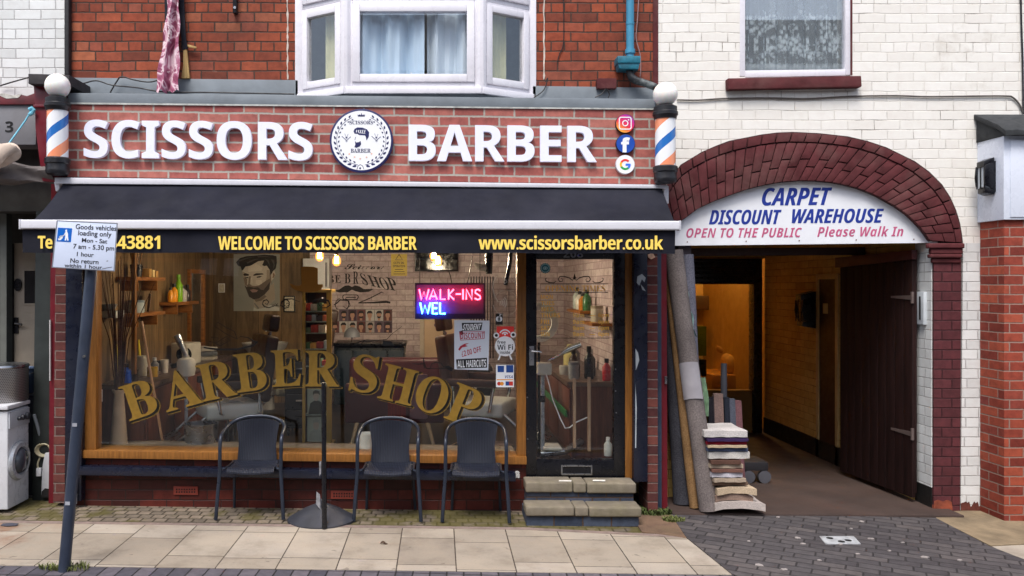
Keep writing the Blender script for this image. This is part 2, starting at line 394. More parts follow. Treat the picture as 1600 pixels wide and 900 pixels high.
# ------------------------------------------------------------------ setting: ground
def slabmat():
    t = NT('buff_paving_slabs'); uv = t.coord('UV'); q = t.sep(uv)
    w = .3904; px = t.ma('DIVIDE', t.ma('ADD', q[0], 1.0586+w*40), w); c = t.ma('FLOOR', px); fx = t.ma('MULTIPLY', t.ma('SUBTRACT', px, c), w)
    wn = t.n('ShaderNodeTexWhiteNoise', noise_dimensions='1D'); t.put(wn.inputs['W'], c)
    L = .58; py = t.ma('DIVIDE', t.ma('ADD', t.ma('ADD', q[1], 1.38+L*20), t.ma('MULTIPLY', wn.outputs[0], .26)), L); r = t.ma('FLOOR', py); fy = t.ma('MULTIPLY', t.ma('SUBTRACT', py, r), L)
    e = t.ma('MINIMUM', t.ma('MINIMUM', fx, t.ma('SUBTRACT', w, fx)), t.ma('MINIMUM', fy, t.ma('SUBTRACT', L, fy)))
    e = t.ma('ADD', e, t.ma('MULTIPLY', t.ma('SUBTRACT', t.noise(uv, 30, 3), .5), .004))
    m = t.rng(e, .002, .0055, smooth=True)
    w2 = t.n('ShaderNodeTexWhiteNoise', noise_dimensions='3D'); t.put(w2.inputs['Vector'], t.comb(c, r, 3.))
    b = t.ramp(w2.outputs[0], [(0, lin((142, 131, 117))), (.5, lin((155, 144, 129))), (1, lin((165, 155, 142)))])
    b = t.mix(1., b, t.ramp(t.noise(uv, 2.6, 8, .68), [(.28, (.62, .60, .58)), (.5, (.95, .95, .95)), (.8, (1.12, 1.1, 1.07))]), 'MULTIPLY')
    mp = t.n('ShaderNodeMapping'); t.put(mp.inputs['Vector'], uv); mp.inputs['Scale'].default_value = (1, 5, 1)
    b = t.mix(t.rng(t.noise(mp.outputs[0], 1.5, 5), .55, .75, 0, .3), b, lin((138, 120, 100)))
    b = t.mix(t.rng(t.noise(uv, 60, 3, .7), .60, .72, 0, .55), b, lin((100, 90, 78)))
    stain = t.ma('MULTIPLY', t.rng(q[0], -3.2, -2.7, 1, 0), t.rng(t.noise(uv, 4, 5), .42, .62))
    b = t.mix(t.ma('MULTIPLY', stain, .7), b, lin((122, 76, 44)))
    sp = t.noise(uv, 9, 3, .5); b = t.mix(t.rng(sp, .68, .72, 0, .5), b, lin((84, 74, 64)))
    t.put(t.b.inputs['Base Color'], t.mix(m, lin((58, 48, 40)), b))
    t.bump(t.ma('ADD', m, t.ma('MULTIPLY', t.noise(uv, 80, 4), .25)), .005, .5)
    t.b.inputs['Roughness'].default_value = .8; t.b.inputs['Specular IOR Level'].default_value = .35
    return t.m
SLAB = slabmat()
BLOCKS = brick_mat('mossy_block_paving', [(0, lin((104, 94, 82))), (.5, lin((122, 110, 96))), (1, lin((136, 122, 106)))], (66, 58, 46), hmod=0, W=.1, Hh=.1, mw=.013, bump=.8, soot=.35, moss=((80, 74, 28), 3.2, .46, .75), jit=.3)
DRIVE = brick_mat('charcoal_block_paving', [(0, lin((66, 62, 64))), (.5, lin((78, 74, 75))), (1, lin((90, 84, 83)))], (48, 45, 45), hmod=0, W=.2, Hh=.1, mw=.010, bump=.9, soot=.3, rot=R(28), jit=.35, patch=((112, 104, 100), 16, .72, .5), wob=.012)
KERBB = brick_mat('dark_edge_blocks', [(0, lin((70, 68, 76))), (1, lin((98, 92, 98)))], (34, 32, 34), hmod=0, W=.11, Hh=.21, mw=.009, bump=.8, soot=.15, stagger=0, rot=R(2))
TAN = mat('sandy_worn_concrete', (126, 110, 86), .9, var=.35, vs=5, bump=.9, bs=40, dirt=.7, dcol=(82, 72, 56))
RUST = mat('reddish_worn_concrete', (108, 84, 66), .9, var=.4, vs=8, bump=.9, bs=40, dirt=.8, dcol=(70, 62, 40))
ASPH = mat('road_asphalt', (70, 70, 72), .9, var=.2, vs=20, bump=.5, bs=120)
PASSF = mat('stained_passage_concrete', (60, 46, 40), .8, var=.25, vs=2.5, bump=.3, bs=30, dirt=.45, dcol=(74, 50, 40))

def sheet(name, pts, m, dz, thick=.02, sub=True):
    MB().slab([Vector((p[0], p[1], gz(p[0])+dz)) for p in pts], thick).build(name, m, kind='structure')
def gpts(px): return [tuple(G(u, v)[:2]) for u, v in px]
sheet('ground', [(-250, -250), (250, -250), (250, 250), (-250, 250)], ASPH, -.14, .05)
sheet('pavement', [(-14, -2.75), (14, -2.75), (14, .6), (-14, .6)], BLOCKS, 0, .13)
kl = G(1140, 897).x
sheet('pavement_edging', [(-14, -2.55), (14, -2.55), (14, -1.615), (-14, -1.62)], KERBB, .004, .01)
a, b, c = G(820, 829.5), G(1072, 842), G(1142, 898.5)
sheet('pavement', [(-14, -1.64), (c.x, -1.64), (b.x, b.y), (a.x, a.y), (-14, -.70)], SLAB, .008, .012)
sheet('pavement_edging', [(-14, -.70), (a.x, a.y), (b.x, b.y), (b.x-.02, b.y+.06), (a.x, a.y+.06), (-14, -.64)], mat('grey_edging_bricks', (122, 106, 98), .85, var=.25, vs=14, bump=.6), .010, .014)
sheet('path', gpts([(985, 806), (1050, 806), (1076, 843), (1003, 833)]), RUST, .012, .016)
g1 = gpts([(1046, 803), (1462, 812), (1545, 856), (1640, 893)]); c2 = G(1142, 898.5)
sheet('driveway', [g1[0], g1[1], g1[2], g1[3], (g1[3][0]+.9, -2.75), (c2.x+.5, -2.75), (c2.x, -1.64), (b.x, b.y)], DRIVE, .016, .02)
sheet('path', gpts([(1455, 800), (1700, 800), (1700, 846), (1548, 855), (1464, 813)]), TAN, .012, .016)
sheet('pavement', gpts([(1548, 856), (1900, 838), (1900, 893), (1642, 892)]), SLAB, .010, .014)
MB().slab([Vector((x, y, gz(x)+.03)) for x, y in ((1.9, -.27), (4.3, -.22), (4.3, 3.7), (1.9, 3.7))], .04).build('passage_floor', PASSF, kind='structure', bev=.012)
MB().prism([Vector((-14, -2.78, gz(-14)-.13)), Vector((14, -2.78, gz(14)-.13)), Vector((14, -2.78, gz(14)-.004)), Vector((-14, -2.78, gz(-14)-.004))], (0, -.12, 0)).build('kerb', mat('granite_kerb', (140, 138, 136), .8), kind='structure', bev=.01)

# ------------------------------------------------------------------ barber shop house
T = .0145                                 # the old shop front leans with the street
def lv(v, u): return v+T*(u-140)
def srect(m, u0, v0, u1, v1, y0, y1):     # shop-front rectangle that follows the lean
    return m.pp([(u0, lv(v0, u0)), (u1, lv(v0, u1)), (u1, lv(v1, u1)), (u0, lv(v1, u0))], y0, y1)
YS = -.18
bs = thing('barber_shop_building', 'red brick house with white bay window above a black and gold barber shop front', 'building', (X0 := -.3, 0, 0))
m = MB(); m.rc(103, -320, 466, 150, 0, .24); m.rc(832, -320, 1021, 158, 0, .24); m.rc(466, -320, 832, -95, 0, .24)
m.build('upper_wall', RED, bs)
m = MB(); m.rc(1020.5, -320, 1028.5, 140, -.012, .2); m.build('painted_edge_strip', MAROON, bs)
m = MB()
for u in (448, 849):
    r2 = random.Random(u)
    m.pp([(u+r2.uniform(-.8, .8), v) for v in range(-20, 128, 6)]+[(u+2.2+r2.uniform(-.8, .8), v) for v in range(124, -21, -6)], -.004, .0)
m.build('mortar_seam', mat('pale_mortar', (196, 184, 172), .9, var=.3), bs)
m = MB(); m.pp([(104, 121), (466, 125), (466, 175), (104, 175)], -.02, 0); m.build('lead_flashing', LEAD, bs, bev=.004); m = MB(); m.pp([(832, 134), (1024, 137), (1024, 180), (832, 180)], -.02, 0)
m.build('lead_flashing', LEAD, bs, bev=.004)
m = MB(); m.pp([(106, 145), (1022, 154.5), (1022, 170), (106, 161)], -.31, -.0); m.build('fascia_capping', LEAD, bs, bev=.006)
m = MB(); m.pp([(104, 160), (1030, 170), (1030, 290), (104, 280)], -.285, -.0); m.build('fascia_box', BLACK, bs)
m = MB(); srect(m, 103, 282, 1012, 372, YS+.01, .1); m.build('shop_front_header', BLACK, bs)
# brick piers, pilasters and edge strips beside the shop front
m = MB(); m.pp([(88, 285), (103.5, 285), (101, 786), (83, 785)], -.2, .1); m.build('brick_pier', PIER2, bs)
m = MB(); m.pp([(1011.5, 285), (1027, 285), (1028, 800), (1012, 800)], -.2, .1); m.build('brick_pier', PIER2, bs)
m = MB(); m.pp([(103.5, 285), (129, 285), (127, 783), (101, 783)], -.24, .1); m.build('pilaster', NAVY, bs, bev=.005)
m = MB(); m.pp([(990, 372), (1011.5, 372), (1012, 753), (990, 753)], -.24, .1); m.build('pilaster', NAVY, bs, bev=.005)
m = MB(); r2 = random.Random(4)
m.pp([(993, 545), (997, 551), (999, 563), (996, 572), (993.5, 578)], -.2425, -.24); m.pp([(996, 432), (1003, 428), (1009, 434), (1007, 441), (1003, 436), (999, 446), (995, 442)], -.2425, -.24); m.pp([(1001, 444), (1006, 450), (1009, 455), (1004, 453)], -.2425, -.24); m.pp([(993, 600), (995, 640), (994, 700), (992.4, 700)], -.2425, -.24)
m.build('flaked_paint', mat('bare_grey_undercoat', (150, 156, 160), .8, var=.3), bs)
m = MB(); m.pp([(1027, 285), (1033, 285), (1034, 800), (1028, 800)], -.12, .1); m.build('door_post', mat('blue_grey_post', (44, 56, 74), .5, var=.25), bs)
m = MB(); m.pp([(1033, 285), (1041, 285), (1043, 806), (1034, 806)], -.06, .2); m.build('door_post', MAROON2, bs)
# window
m = MB(); srect(m, 103, 716, 822, 800, YS+.02, .1); m.build('riser_wall', RISER, bs)
m = MB(); srect(m, 121, 730, 806, 743, YS-.09, YS+.02); m.build('timber_ledge', NAVY, bs, bev=.006)
m = MB(); srect(m, 128, 704, 823, 716, YS-.035, .02); m.build('window_sill', GOLD, bs, bev=.004)
m = MB(); m.pp([(129, 372), (150, 372), (150, 704), (127, 704)], YS, -.06); srect(m, 808, 372, 822, 704, YS, -.06); srect(m, 150, 362, 808, 374, YS, -.06)
wf = m.build('window_frame', GOLD, bs, bev=.004)
m = MB(); srect(m, 149, 373, 809, 704.6, -.150, -.144); m.build('window_pane', GLASS, wf)
for vu, vv in ((290, 764), (536, 767)):
    m = MB(); srect(m, vu-19, vv-6, vu+19, vv+7, YS+.005, YS+.02); vb = m.build('air_brick', mat('terracotta_air_brick', (128, 52, 38), .8), bs, bev=.002)
    m = MB()
    for i in range(8):
        for j in range(2): m.rc(vu-15+i*4, lv(vv, vu)-2.5+j*4-.0145*(vu-140)+T*(vu-140), vu-13+i*4, lv(vv, vu)-.2+j*4, YS+.003, YS+.006)
    m.build('vent_hole', mat('vent_black', (14, 8, 8), .9), vb)
# door
m = MB(); m.rc(977, 372, 988.5, 748, YS, -.06, 0); m.build('door_frame', GOLD, bs, bev=.004)
m = MB(); m.rc(988.5, 372, 991, 750, YS+.02, -.06); m.build('door_frame', BLACK, bs)
m = MB(); m.rc(822, 372, 838.5, 745, YS+.01, -.10); m.rc(959.5, 372, 977, 748, YS+.01, -.10); m.rc(838.5, 372, 959.5, 405, YS+.01, -.10); m.pp([(838.5, 717), (959.5, 719), (959.5, 747.5), (838.5, 745.5)], YS+.01, -.10)
dr = m.build('shop_door', BLACK, bs, bev=.003)
m = MB(); m.rc(837, 403, 961, 720, -.14, -.135); m.build('door_pane', GLASS, dr)
STEEL = mat('brushed_steel', (170, 172, 176), .3, 1., var=.1)
CHROME = mat('polished_chrome', (210, 212, 214), .12, 1., var=.03)
m = MB(); m.rc(827, 541, 834.5, 571, YS-.0, YS+.01); m.tube([P(831, 549, YS-.005), P(831, 549, YS-.045), P(843, 549.5, YS-.05), P(846, 551, YS-.045)], .007); m.obox(P(831, 562, YS-.005), (.014, .012, .03)); m.build('door_handle', STEEL, dr, bev=.001)
m = MB(); m.rc(877, 727, 925.5, 729, YS-.008, YS+.01); m.rc(877, 740, 925.5, 742.5, YS-.008, YS+.01); m.rc(877, 729, 879, 740, YS-.008, YS+.01); m.rc(923.5, 729, 925.5, 740, YS-.008, YS+.01); m.build('letter_plate', STEEL, dr, bev=.001)
m = MB(); m.rc(879, 729, 923.5, 740, YS+.002, YS+.009); m.build('letter_flap', BLACK, dr)
m = MB(); m.txt('208', [(881, 390), (911, 402.5)], YS-.001, 'B', .012, -.01); m.build('house_number', mat('silver_number', (150, 150, 152), .4, .8), dr)
m = MB()
for u, v in ((824, 621), (824.5, 686), (962, 611), (963, 645), (962, 577)): m.disc(u, v, 1.1, YS+.004, YS+.012, 8)
m.build('screw_head', STEEL, dr)
# room behind the shop front
RX0, RX1, RZ0, RZ1, RY = X0*0-3.02, 1.66, .29, 2.95, 4.05
WOODW = wood_mat('brown_wood_cladding', (142, 116, 82), (78, 60, 42), .5, 3.5, .55, plank=.30)
WOODS = wood_mat('shelf_wood', (176, 116, 58), (120, 70, 30), 1.5, 9., .45, 'h')
WALLP = brick_mat('white_brick_wallpaper', [(0, lin((186, 168, 172))), (.5, lin((200, 184, 186))), (1, lin((212, 198, 200)))], (158, 140, 144), hmod=0, W=.225, Hh=.075, mw=.009, bump=.3, soot=.15, wob=.003)
m = MB(); m.box(RX0-.1, RX0, -.05, RY, RZ0, RZ1); m.box(RX0, -1.72, RY, RY+.1, RZ0, RZ1); m.build('clad_room_wall', WOODW, bs)
m = MB(); m.box(-1.72, RX1, RY, RY+.1, RZ0, RZ1); m.box(RX1, RX1+.1, -.05, RY, RZ0, RZ1); m.build('papered_room_wall', WALLP, bs)
m = MB(); m.box(RX0, RX1, -.12, RY, RZ0-.08, RZ0); m.build('room_floor', wood_mat('room_floor_boards', (70, 58, 48), (40, 32, 27), 1, 6, .35, 'h', .18), bs)
m = MB(); m.box(RX0-.1, RX1+.1, -.05, RY+.1, RZ1, RZ1+.1); m.build('room_ceiling', PLASTER, bs)
# bay window
def v3(u, y): return P(u, 445, y).x
ZB, ZT = 1.86+(445-147.5)/191.8, 1.86+(445+90)/191.8
bp = [Vector((v3(467, 0), 0, 0)), Vector((v3(540, -.26), -.26, 0)), Vector((v3(752, -.26), -.26, 0)), Vector((v3(832, 0), 0, 0))]
bw = MB()
def bar(mb, A, B, z0, z1, t0, t1):        # box along A-B in plan, from offset t0 to t1 along the inward normal
    d = (B-A).normalized(); n = Vector((-d.y, d.x, 0))
    if n.y < 0: n = -n
    a, b = A+n*t0, B+n*t0
    mb.prism([Vector((a.x, a.y, z0)), Vector((b.x, b.y, z0)), Vector((b.x, b.y, z1)), Vector((a.x, a.y, z1))], n*(t1-t0))
def lerp(A, B, t): return A+(B-A)*t
ZTR = 1.86+(445-1)/191.8                  # transom
def light(mb, gl, A, B, z0, z1, fw, sw):  # fixed frame fw wide, then a raised sash sw wide
    L = (B-A).length; f = fw/L; q = (fw+sw)/L
    bar(mb, A, lerp(A, B, f), z0, z1, 0, .07); bar(mb, lerp(A, B, 1-f), B, z0, z1, 0, .07)
    a, b = lerp(A, B, f), lerp(A, B, 1-f); bar(mb, a, b, z0, z0+fw*.8, 0, .07); bar(mb, a, b, z1-fw*.6, z1, 0, .07)
    za, zb = z0+fw*.8, z1-fw*.6; a2, b2 = lerp(A, B, q), lerp(A, B, 1-q)
    bar(mb, a, a2, za, zb, -.018, .05); bar(mb, b2, b, za, zb, -.018, .05); bar(mb, a2, b2, za, za+sw, -.018, .05); bar(mb, a2, b2, zb-sw, zb, -.018, .05)
    bar(gl, lerp(A, B, q-.005), lerp(A, B, 1-q+.005), za+sw-.003, zb-sw+.003, .012, .018)
gl = MB()
for i in range(3):
    A, B = bp[i], bp[i+1]
    fw, sw = (.055, .062) if i == 1 else (.045, .055)
    light(bw, gl, A, B, ZB+.055, ZTR, fw, sw); light(bw, gl, A, B, ZTR, ZT, fw, sw)
    d = (B-A).normalized()
    bar(bw, A-d*.0, B+d*.0, ZB, ZB+.055, -.03, .09)
for q in bp[1:3]: bw.tube([Vector((q.x, q.y+.03, ZB)), Vector((q.x, q.y+.03, ZT))], .052, 10)
bar(bw, bp[0]-Vector((.03, 0, 0)), bp[0]+Vector((.03, 0, 0)), ZB, ZT, -.02, .05); bar(bw, bp[3]-Vector((.03, 0, 0)), bp[3]+Vector((.03, 0, 0)), ZB, ZT, -.02, .05)
bwo = bw.build('bay_window', PVC, bs, bev=.006); gl.build('bay_window_pane', glass_mat('bay_glass', (.98, .99, 1.), 2.2), bwo)
m = MB(); m.prism([bp[0]+Vector((0, 0, ZB-.02)), bp[1]+Vector((0, 0, ZB-.02)), bp[2]+Vector((0, 0, ZB-.02)), bp[3]+Vector((0, 0, ZB-.02)), Vector((bp[3].x, .24, ZB-.02)), Vector((bp[0].x, .24, ZB-.02))], (0, 0, .02)); m.prism([p+Vector((0, 0, ZT)) for p in bp]+[Vector((bp[3].x, .24, ZT)), Vector((bp[0].x, .24, ZT))], (0, 0, .06)); m.build('bay_roof_and_floor', LEAD, bs)
m = MB(); x0, x1 = bp[0].x-.3, bp[3].x+.3
m.box(x0, x1, 1.9, 2.0, ZB-.3, ZT+.2); m.box(x0-.1, x0, .24, 1.9, ZB-.3, ZT+.2); m.box(x1, x1+.1, .24, 1.9, ZB-.3, ZT+.2); m.box(x0, x1, .24, 2, ZT+.2, ZT+.3); m.box(x0, x1, .24, 2, ZB-.35, ZB-.3); m.build('bedroom_wall', mat('bedroom_plaster', (160, 156, 150), .9), bs)
m = MB(); m.pp([(90, -320), (1030, -320), (1030, -332), (90, -332)], -.2, 5); m.build('roof', mat('roof_slate', (70, 72, 80), .7), bs)

# ------------------------------------------------------------------ carpet warehouse
cw = thing('carpet_warehouse_building', 'cream painted brick house with a maroon brick carriage arch', 'building', (3, 0, 0))
INTR = [(1036, 372), (1048, 358), (1064, 346), (1091, 326), (1115, 315), (1142, 305), (1165, 297), (1190, 290.5), (1220, 285), (1250, 282.5), (1276, 283), (1301, 285.5), (1320, 289), (1340, 294), (1370, 306), (1400, 323), (1416, 334), (1430, 347), (1442, 360), (1453, 376)]
EXTR = [(1022, 318), (1036, 299), (1050, 276), (1064, 257), (1097, 237), (1118, 228), (1139, 220), (1190, 210), (1214, 207), (1238, 206), (1280, 208), (1325, 213), (1355, 220), (1385, 230), (1430, 252), (1452, 268), (1472, 288), (1485, 308), (1494, 328), (1500, 348), (1503, 365), (1504, 380)]
m = MB(); yb = .24
m.rc(1028.5, -320, 1156, 120, 0, yb); m.rc(1329, -320, 1640, 120, 0, yb); m.rc(1156, -320, 1329, -120, 0, yb)
m.pp([(1028.5, 120), (1640, 120), (1640, 380)]+[(1505, 380)]+EXTR[::-1][1:-2]+[(1036, 299), (1028.5, 299)], 0, yb)
m.build('upper_wall', WHT, cw)
m = MB(); m.pp([(1505, 380), (1640, 380), (1640, 799), (1501, 797)], 0, yb); m.build('painted_wall_strip', WHT2, cw)
m = MB(); r2 = random.Random(2)
def rag(u0, u1, v, h, y, seed):
    r3 = random.Random(seed); n = 14
    top = [(u0+(u1-u0)*i/n, v-h*(.3+.7*r3.random())) for i in range(n+1)]
    return top+[(u1, v+14), (u0, v+14)]
m.pp(rag(1501.5, 1538, 797, 14, 0, 5), -.003, 0); m.build('flaked_base', mat('bare_base_brick', (92, 44, 34), .9, var=.4, vs=14), cw)
def along(pl, t):
    L = [0]
    for a, b in zip(pl, pl[1:]): L.append(L[-1]+math.dist(a, b))
    s = t*L[-1]
    for i in range(len(pl)-1):
        if s <= L[i+1] or i == len(pl)-2:
            k = (s-L[i])/(L[i+1]-L[i]); return (pl[i][0]+(pl[i+1][0]-pl[i][0])*k, pl[i][1]+(pl[i+1][1]-pl[i][1])*k)
m = MB(); m.pp(INTR+EXTR[::-1], -.012, yb); 
ar = m.build('arch', MORTD, cw)
m = MB(); N = 36; r2 = random.Random(8)
for i in range(N):
    for (a0, a1) in ([(0, .46), (.46, .80)] if i % 2 else [(0, .30), (.30, .80)]):
        g = .0014; t0, t1 = i/N+g, (i+1)/N-g
        def q(t, s):
            a, b = along(INTR, t), along(EXTR, t); return (a[0]+(b[0]-a[0])*s, a[1]+(b[1]-a[1])*s)
        j = r2.uniform(-.006, .004)
        m.pp([q(t0, a0+.012), q(t1, a0+.012), q(t1, a1-.012), q(t0, a1-.012)], -.028+j, 0)
N2 = 26
for i in range(N2):
    t0, t1 = i/N2+.002, (i+1)/N2-.002; j = r2.uniform(-.003, .003)
    m.pp([q(t0, .815), q(t1, .815), q((t1), .985), q(t0, .985)], -.034+j, 0)
m.build('voussoir_bricks', MAROON, ar, bev=.0028)
# jamb with impost
m = MB(); m.pp([(1459, 410), (1502, 410), (1500, 798), (1459, 798)], -.02, yb); m.build('jamb_pilaster', brick_mat('maroon_painted_brick', [(0, lin((80, 38, 42))), (1, lin((94, 46, 50)))], (60, 28, 32), hmod=0, W=.24, Hh=.082, mw=.009, bump=1., soot=.25, rough=.72, moss=((120, 62, 44), 1.1, .78, .6), stagger=.35), cw)
m = MB(); m.rc(1452, 380, 1508, 388, -.06, .0); m.rc(1455, 388, 1505, 397, -.045, .0); m.rc(1454, 397, 1504, 403, -.055, .0); m.rc(1457, 403, 1502.5, 411, -.035, .0); m.build('impost_moulding', MAROON, cw, bev=.012, seg=3)
m = MB(); m.pp([(1460, 783), (1466, 781), (1474, 784), (1480, 781), (1487, 784), (1489, 800), (1458, 800)], -.0225, 0); m.build('bare_jamb_base', mat('soft_orange_brick', (128, 62, 40), .9, var=.4, vs=16, bump=.8, bs=30), cw)
# window with lace
m = MB(); m.rc(1156, -121, 1164.5, 119, -.0, .07); m.rc(1321, -121, 1329, 117, 0, .07); m.pp([(1164.5, 110), (1321, 108), (1321, 118), (1164.5, 121)], -.005, .07); m.rc(1164.5, -121, 1321, -110, 0, .07)
wfr = m.build('window_frame', PVC, cw, bev=.005)
m = MB(); m.rc(1163, -112, 1322, 113, .03, .036); m.build('window_pane', GLASSU, wfr)
m = MB(); m.pp([(1137.5, 122), (1346, 118), (1347, 135.5), (1138, 139.5)], -.075, 0); m.build('window_sill', MAROON, cw, bev=.01)
m = MB(); m.rc(1329, -121, 1332, 117, -.004, .02); m.build('window_reveal', MAROON, cw)
xa, xb = P(1120, 0, 0).x, P(1370, 0, 0).x
m = MB(); m.box(xa, xb, 1.7, 1.8, 3, 5.6); m.box(xa-.1, xa, .24, 1.7, 3, 5.6); m.box(xb, xb+.1, .24, 1.7, 3, 5.6); m.box(xa, xb, .24, 1.8, 5.5, 5.6); m.box(xa, xb, .24, 1.8, 3, 3.1); m.build('upstairs_room_wall', mat('upstairs_plaster', (110, 108, 104), .9), cw)
m = MB(); m.pp([(1030, -320), (1650, -320), (1650, -332), (1030, -332)], -.2, 5); m.build('roof', mat('roof_slate', (70, 72, 80), .7), cw)
# passage
XW = P(1456, 0, 0).x; YE = 3.6
m = MB(); m.box(XW, XW+.2, .24, YE, gz(4)-.05, 2.8); m.build('passage_wall', YEL, cw)
m = MB(); m.box(XW-.002, XW+.05, .002, .242, gz(4)+.2, 2.4); m.build('white_reveal', WHT2, cw)
m = MB(); m.box(XW-.003, XW+.05, .0, .242, gz(4)-.05, gz(4)+.2); m.box(XW-.02, XW, 1.0, YE, gz(4)-.05, .17); m.build('black_plinth', mat('black_bitumen_paint', (20, 18, 17), .6), cw)
m = MB(); m.box(P(1041, 0, 0).x-.12, P(1079, 0, .1).x, .25, YE, gz(2)-.05, 2.8); m.build('passage_wall', YEL, cw)
m = MB(); m.rc(1060, 372, 1080, 812, .1, .25); m.build('timber_post', mat('dull_purple_grey_paint', (84, 72, 78), .6), cw)
m = MB(); m.box(1.75, XW+.2, .24, YE+3, 2.8, 2.9); m.build('passage_ceiling', YEL, cw)
m = MB(); m.pp([(1066, 388), (1350, 386), (1350, 398), (1066, 400)], 1.06, 1.16); m.rc(1342, 386, 1352, 405, 1.04, 1.18); m.pp([(1345, 404), (1352, 404), (1351, 415), (1347, 415)], 1.05, 1.15); m.build('timber_beam', mat('dark_brown_paint', (52, 30, 28), .55), cw, bev=.004)
# wall across the end of the passage with its big shop window
m = MB(); m.pp([(1050, 330), (1205, 330), (1205, 404), (1050, 404)], YE, YE+.12); m.build('end_wall', YEL, cw)
m = MB(); m.pp([(1050, 404), (1190, 404), (1190, 441), (1050, 441)], YE-.06, YE+.1)
for k in range(5): m.rc(1050, 405+k*7, 1182, 409+k*7, YE-.075, YE-.05)
m.build('shutter_box', BLACK, cw, bev=.004)
m = MB(); m.rc(1178, 404, 1191, 682, YE-.08, YE+.1); m.rc(1050, 441, 1178, 444, YE-.07, YE+.05); m.build('window_frame', BLACK, cw, bev=.004)
m = MB(); m.rc(1050, 444, 1178, 678, YE+.02, YE+.026); m.build('window_pane', GLASS, cw)
m = MB(); m.rc(1050, 610, 1178, 684, YE-.02, YE+.1); m.build('panel_below_window', mat('mustard_panel', (128, 98, 48), .6), cw)
xl, xr = P(1030, 0, YE).x, P(1215, 0, YE).x
m = MB(); m.box(xl-.6, xr, 6.6, 6.7, -.1, 2.8); m.box(xl-.7, xl-.6, YE+.12, 6.7, -.1, 2.8); m.box(xr, xr+.1, YE+.12, 6.7, -.1, 2.8); m.build('store_room_wall', mat('store_room_plaster', (196, 168, 112), .8, var=.1), cw)
m = MB(); m.box(xl-.6, xr, YE, 6.7, -.12, -.06); m.build('store_room_floor', PASSF, cw)
# open gate and inner door
m = MB()
ga, gb = Vector((XW-.045, .16, 0)), Vector((XW-.16, 1.22, 0))
def gpl(t, z, o=0):
    p = ga+(gb-ga)*t; n = Vector((-(gb-ga).y, (gb-ga).x, 0)).normalized(); n = n if n.x < 0 else -n
    return Vector((p.x, p.y, z))+n*o
def gbox(mb, t0, t1, z0a, z1a, z0b, z1b, o0, o1):
    mb.prism([gpl(t0, z0a, o1), gpl(t1, z0b, o1), gpl(t1, z1b, o1), gpl(t0, z1a, o1)], gpl(0, 0, o0)-gpl(0, 0, o1))
for k in range(9): gbox(m, k/9+.003, (k+1)/9-.003, .02, 2.12, .02, 2.05, 0, .03)
gbox(m, 0, 1, .06, 2.1, .06, 2.02, -.012, 0.004)
GATE = wood_mat('dark_maroon_gate_boards', (48, 27, 25), (24, 14, 14), .6, 10, .65, spec=.2)
gt = m.build('gate', GATE, cw, bev=.003)
m = MB(); gbox(m, -.02, 1.05, 2.08, 2.16, 2.03, 2.13, -.0, .05); m.build('gate_top_rail', mat('dark_maroon_rail', (70, 30, 30), .5), gt, bev=.004)
for z in (1.73, .55):
    m = MB(); gbox(m, .0, .26, z, z+.04, z+.012, z+.03, .03, .038); m.tube([gpl(0, z-.03, .03), gpl(0, z+.07, .03)], .014); m.build('hinge', mat('grey_hinge_iron', (110, 96, 92), .6, .5), gt)
m = MB(); m.box(XW-.02, XW, 1.62, 1.68, gz(4), 1.98); m.box(XW-.02, XW, 2.06, 2.12, gz(4), 1.98); m.box(XW-.02, XW, 1.68, 2.06, 1.92, 1.98); m.build('door_casing', mat('dirty_cream_gloss', (190, 166, 116), .5, dirt=.3), cw, bev=.003)
m = MB(); m.box(XW-.008, XW+.02, 1.68, 2.06, gz(4), 1.92); idr = m.build('inner_door', mat('dark_brown_door', (48, 26, 22), .5), cw)
m = MB(); m.box(XW-.011, XW-.008, 1.86, 1.97, 1.55, 1.66); m.build('door_notice', mat('cream_card', (196, 180, 130), .7), idr)
m = MB(); m.box(XW-.03, XW, .07, .17, 1.52, 1.80); m.build('slot_cover', mat('grey_box_paint', (190, 196, 200), .5), cw, bev=.003)
m = MB(); m.box(XW-.034, XW-.03, .11, .13, 1.56, 1.76); m.build('slot', mat('slot_black', (16, 16, 18), .6), cw)

# ------------------------------------------------------------------ house beyond the arch
es = thing('end_shop_building', 'red brick shop corner with a boxed white fascia beside the arch', 'building', (5.2, 0, 0))
xp = P(1569, 0, -.30).x
m = MB(); m.box(xp, 8, -.30, .2, gz(5)-.1, 2.42); m.build('brick_pier', PIER, es, bev=.004)
m = MB(); m.box(P(1527, 0, 0).x, 8.2, -.33, .0, 2.385, 3.06); m.build('fascia_box', WHITEP, es, bev=.004)
m = MB(); m.box(P(1572, 0, -.33).x+.03, 8.1, -.338, -.33, 2.405, 3.03); m.build('fascia_panel', WHITEP, es, bev=.002)
xf = P(1525, 0, 0).x-.02
r2 = random.Random(5)
def felt(s, t):
    w = .02*sin(s*23)+.012*sin(s*61+1); return Vector((xf+s*3.8, -.40*t, 3.30-.20*t-(.02 if t == 1 else 0)+w*t))
m = MB(); m.grid(felt, 40, 4, (0, 0, -.045)); m.prism([Vector((xf+.02, .0, 3.27)), Vector((xf+.02, -.37, 3.06)), Vector((xf+.02, 0, 3.06))], (3.6, 0, 0)); m.build('felt_roof', FELT, es, bev=.006)
m = MB(); m.rc(1640, -320, 2100, 120, 0, .24); m.rc(1640, 120, 2100, 380, 0.0, .24); m.build('upper_wall', WHT, es)

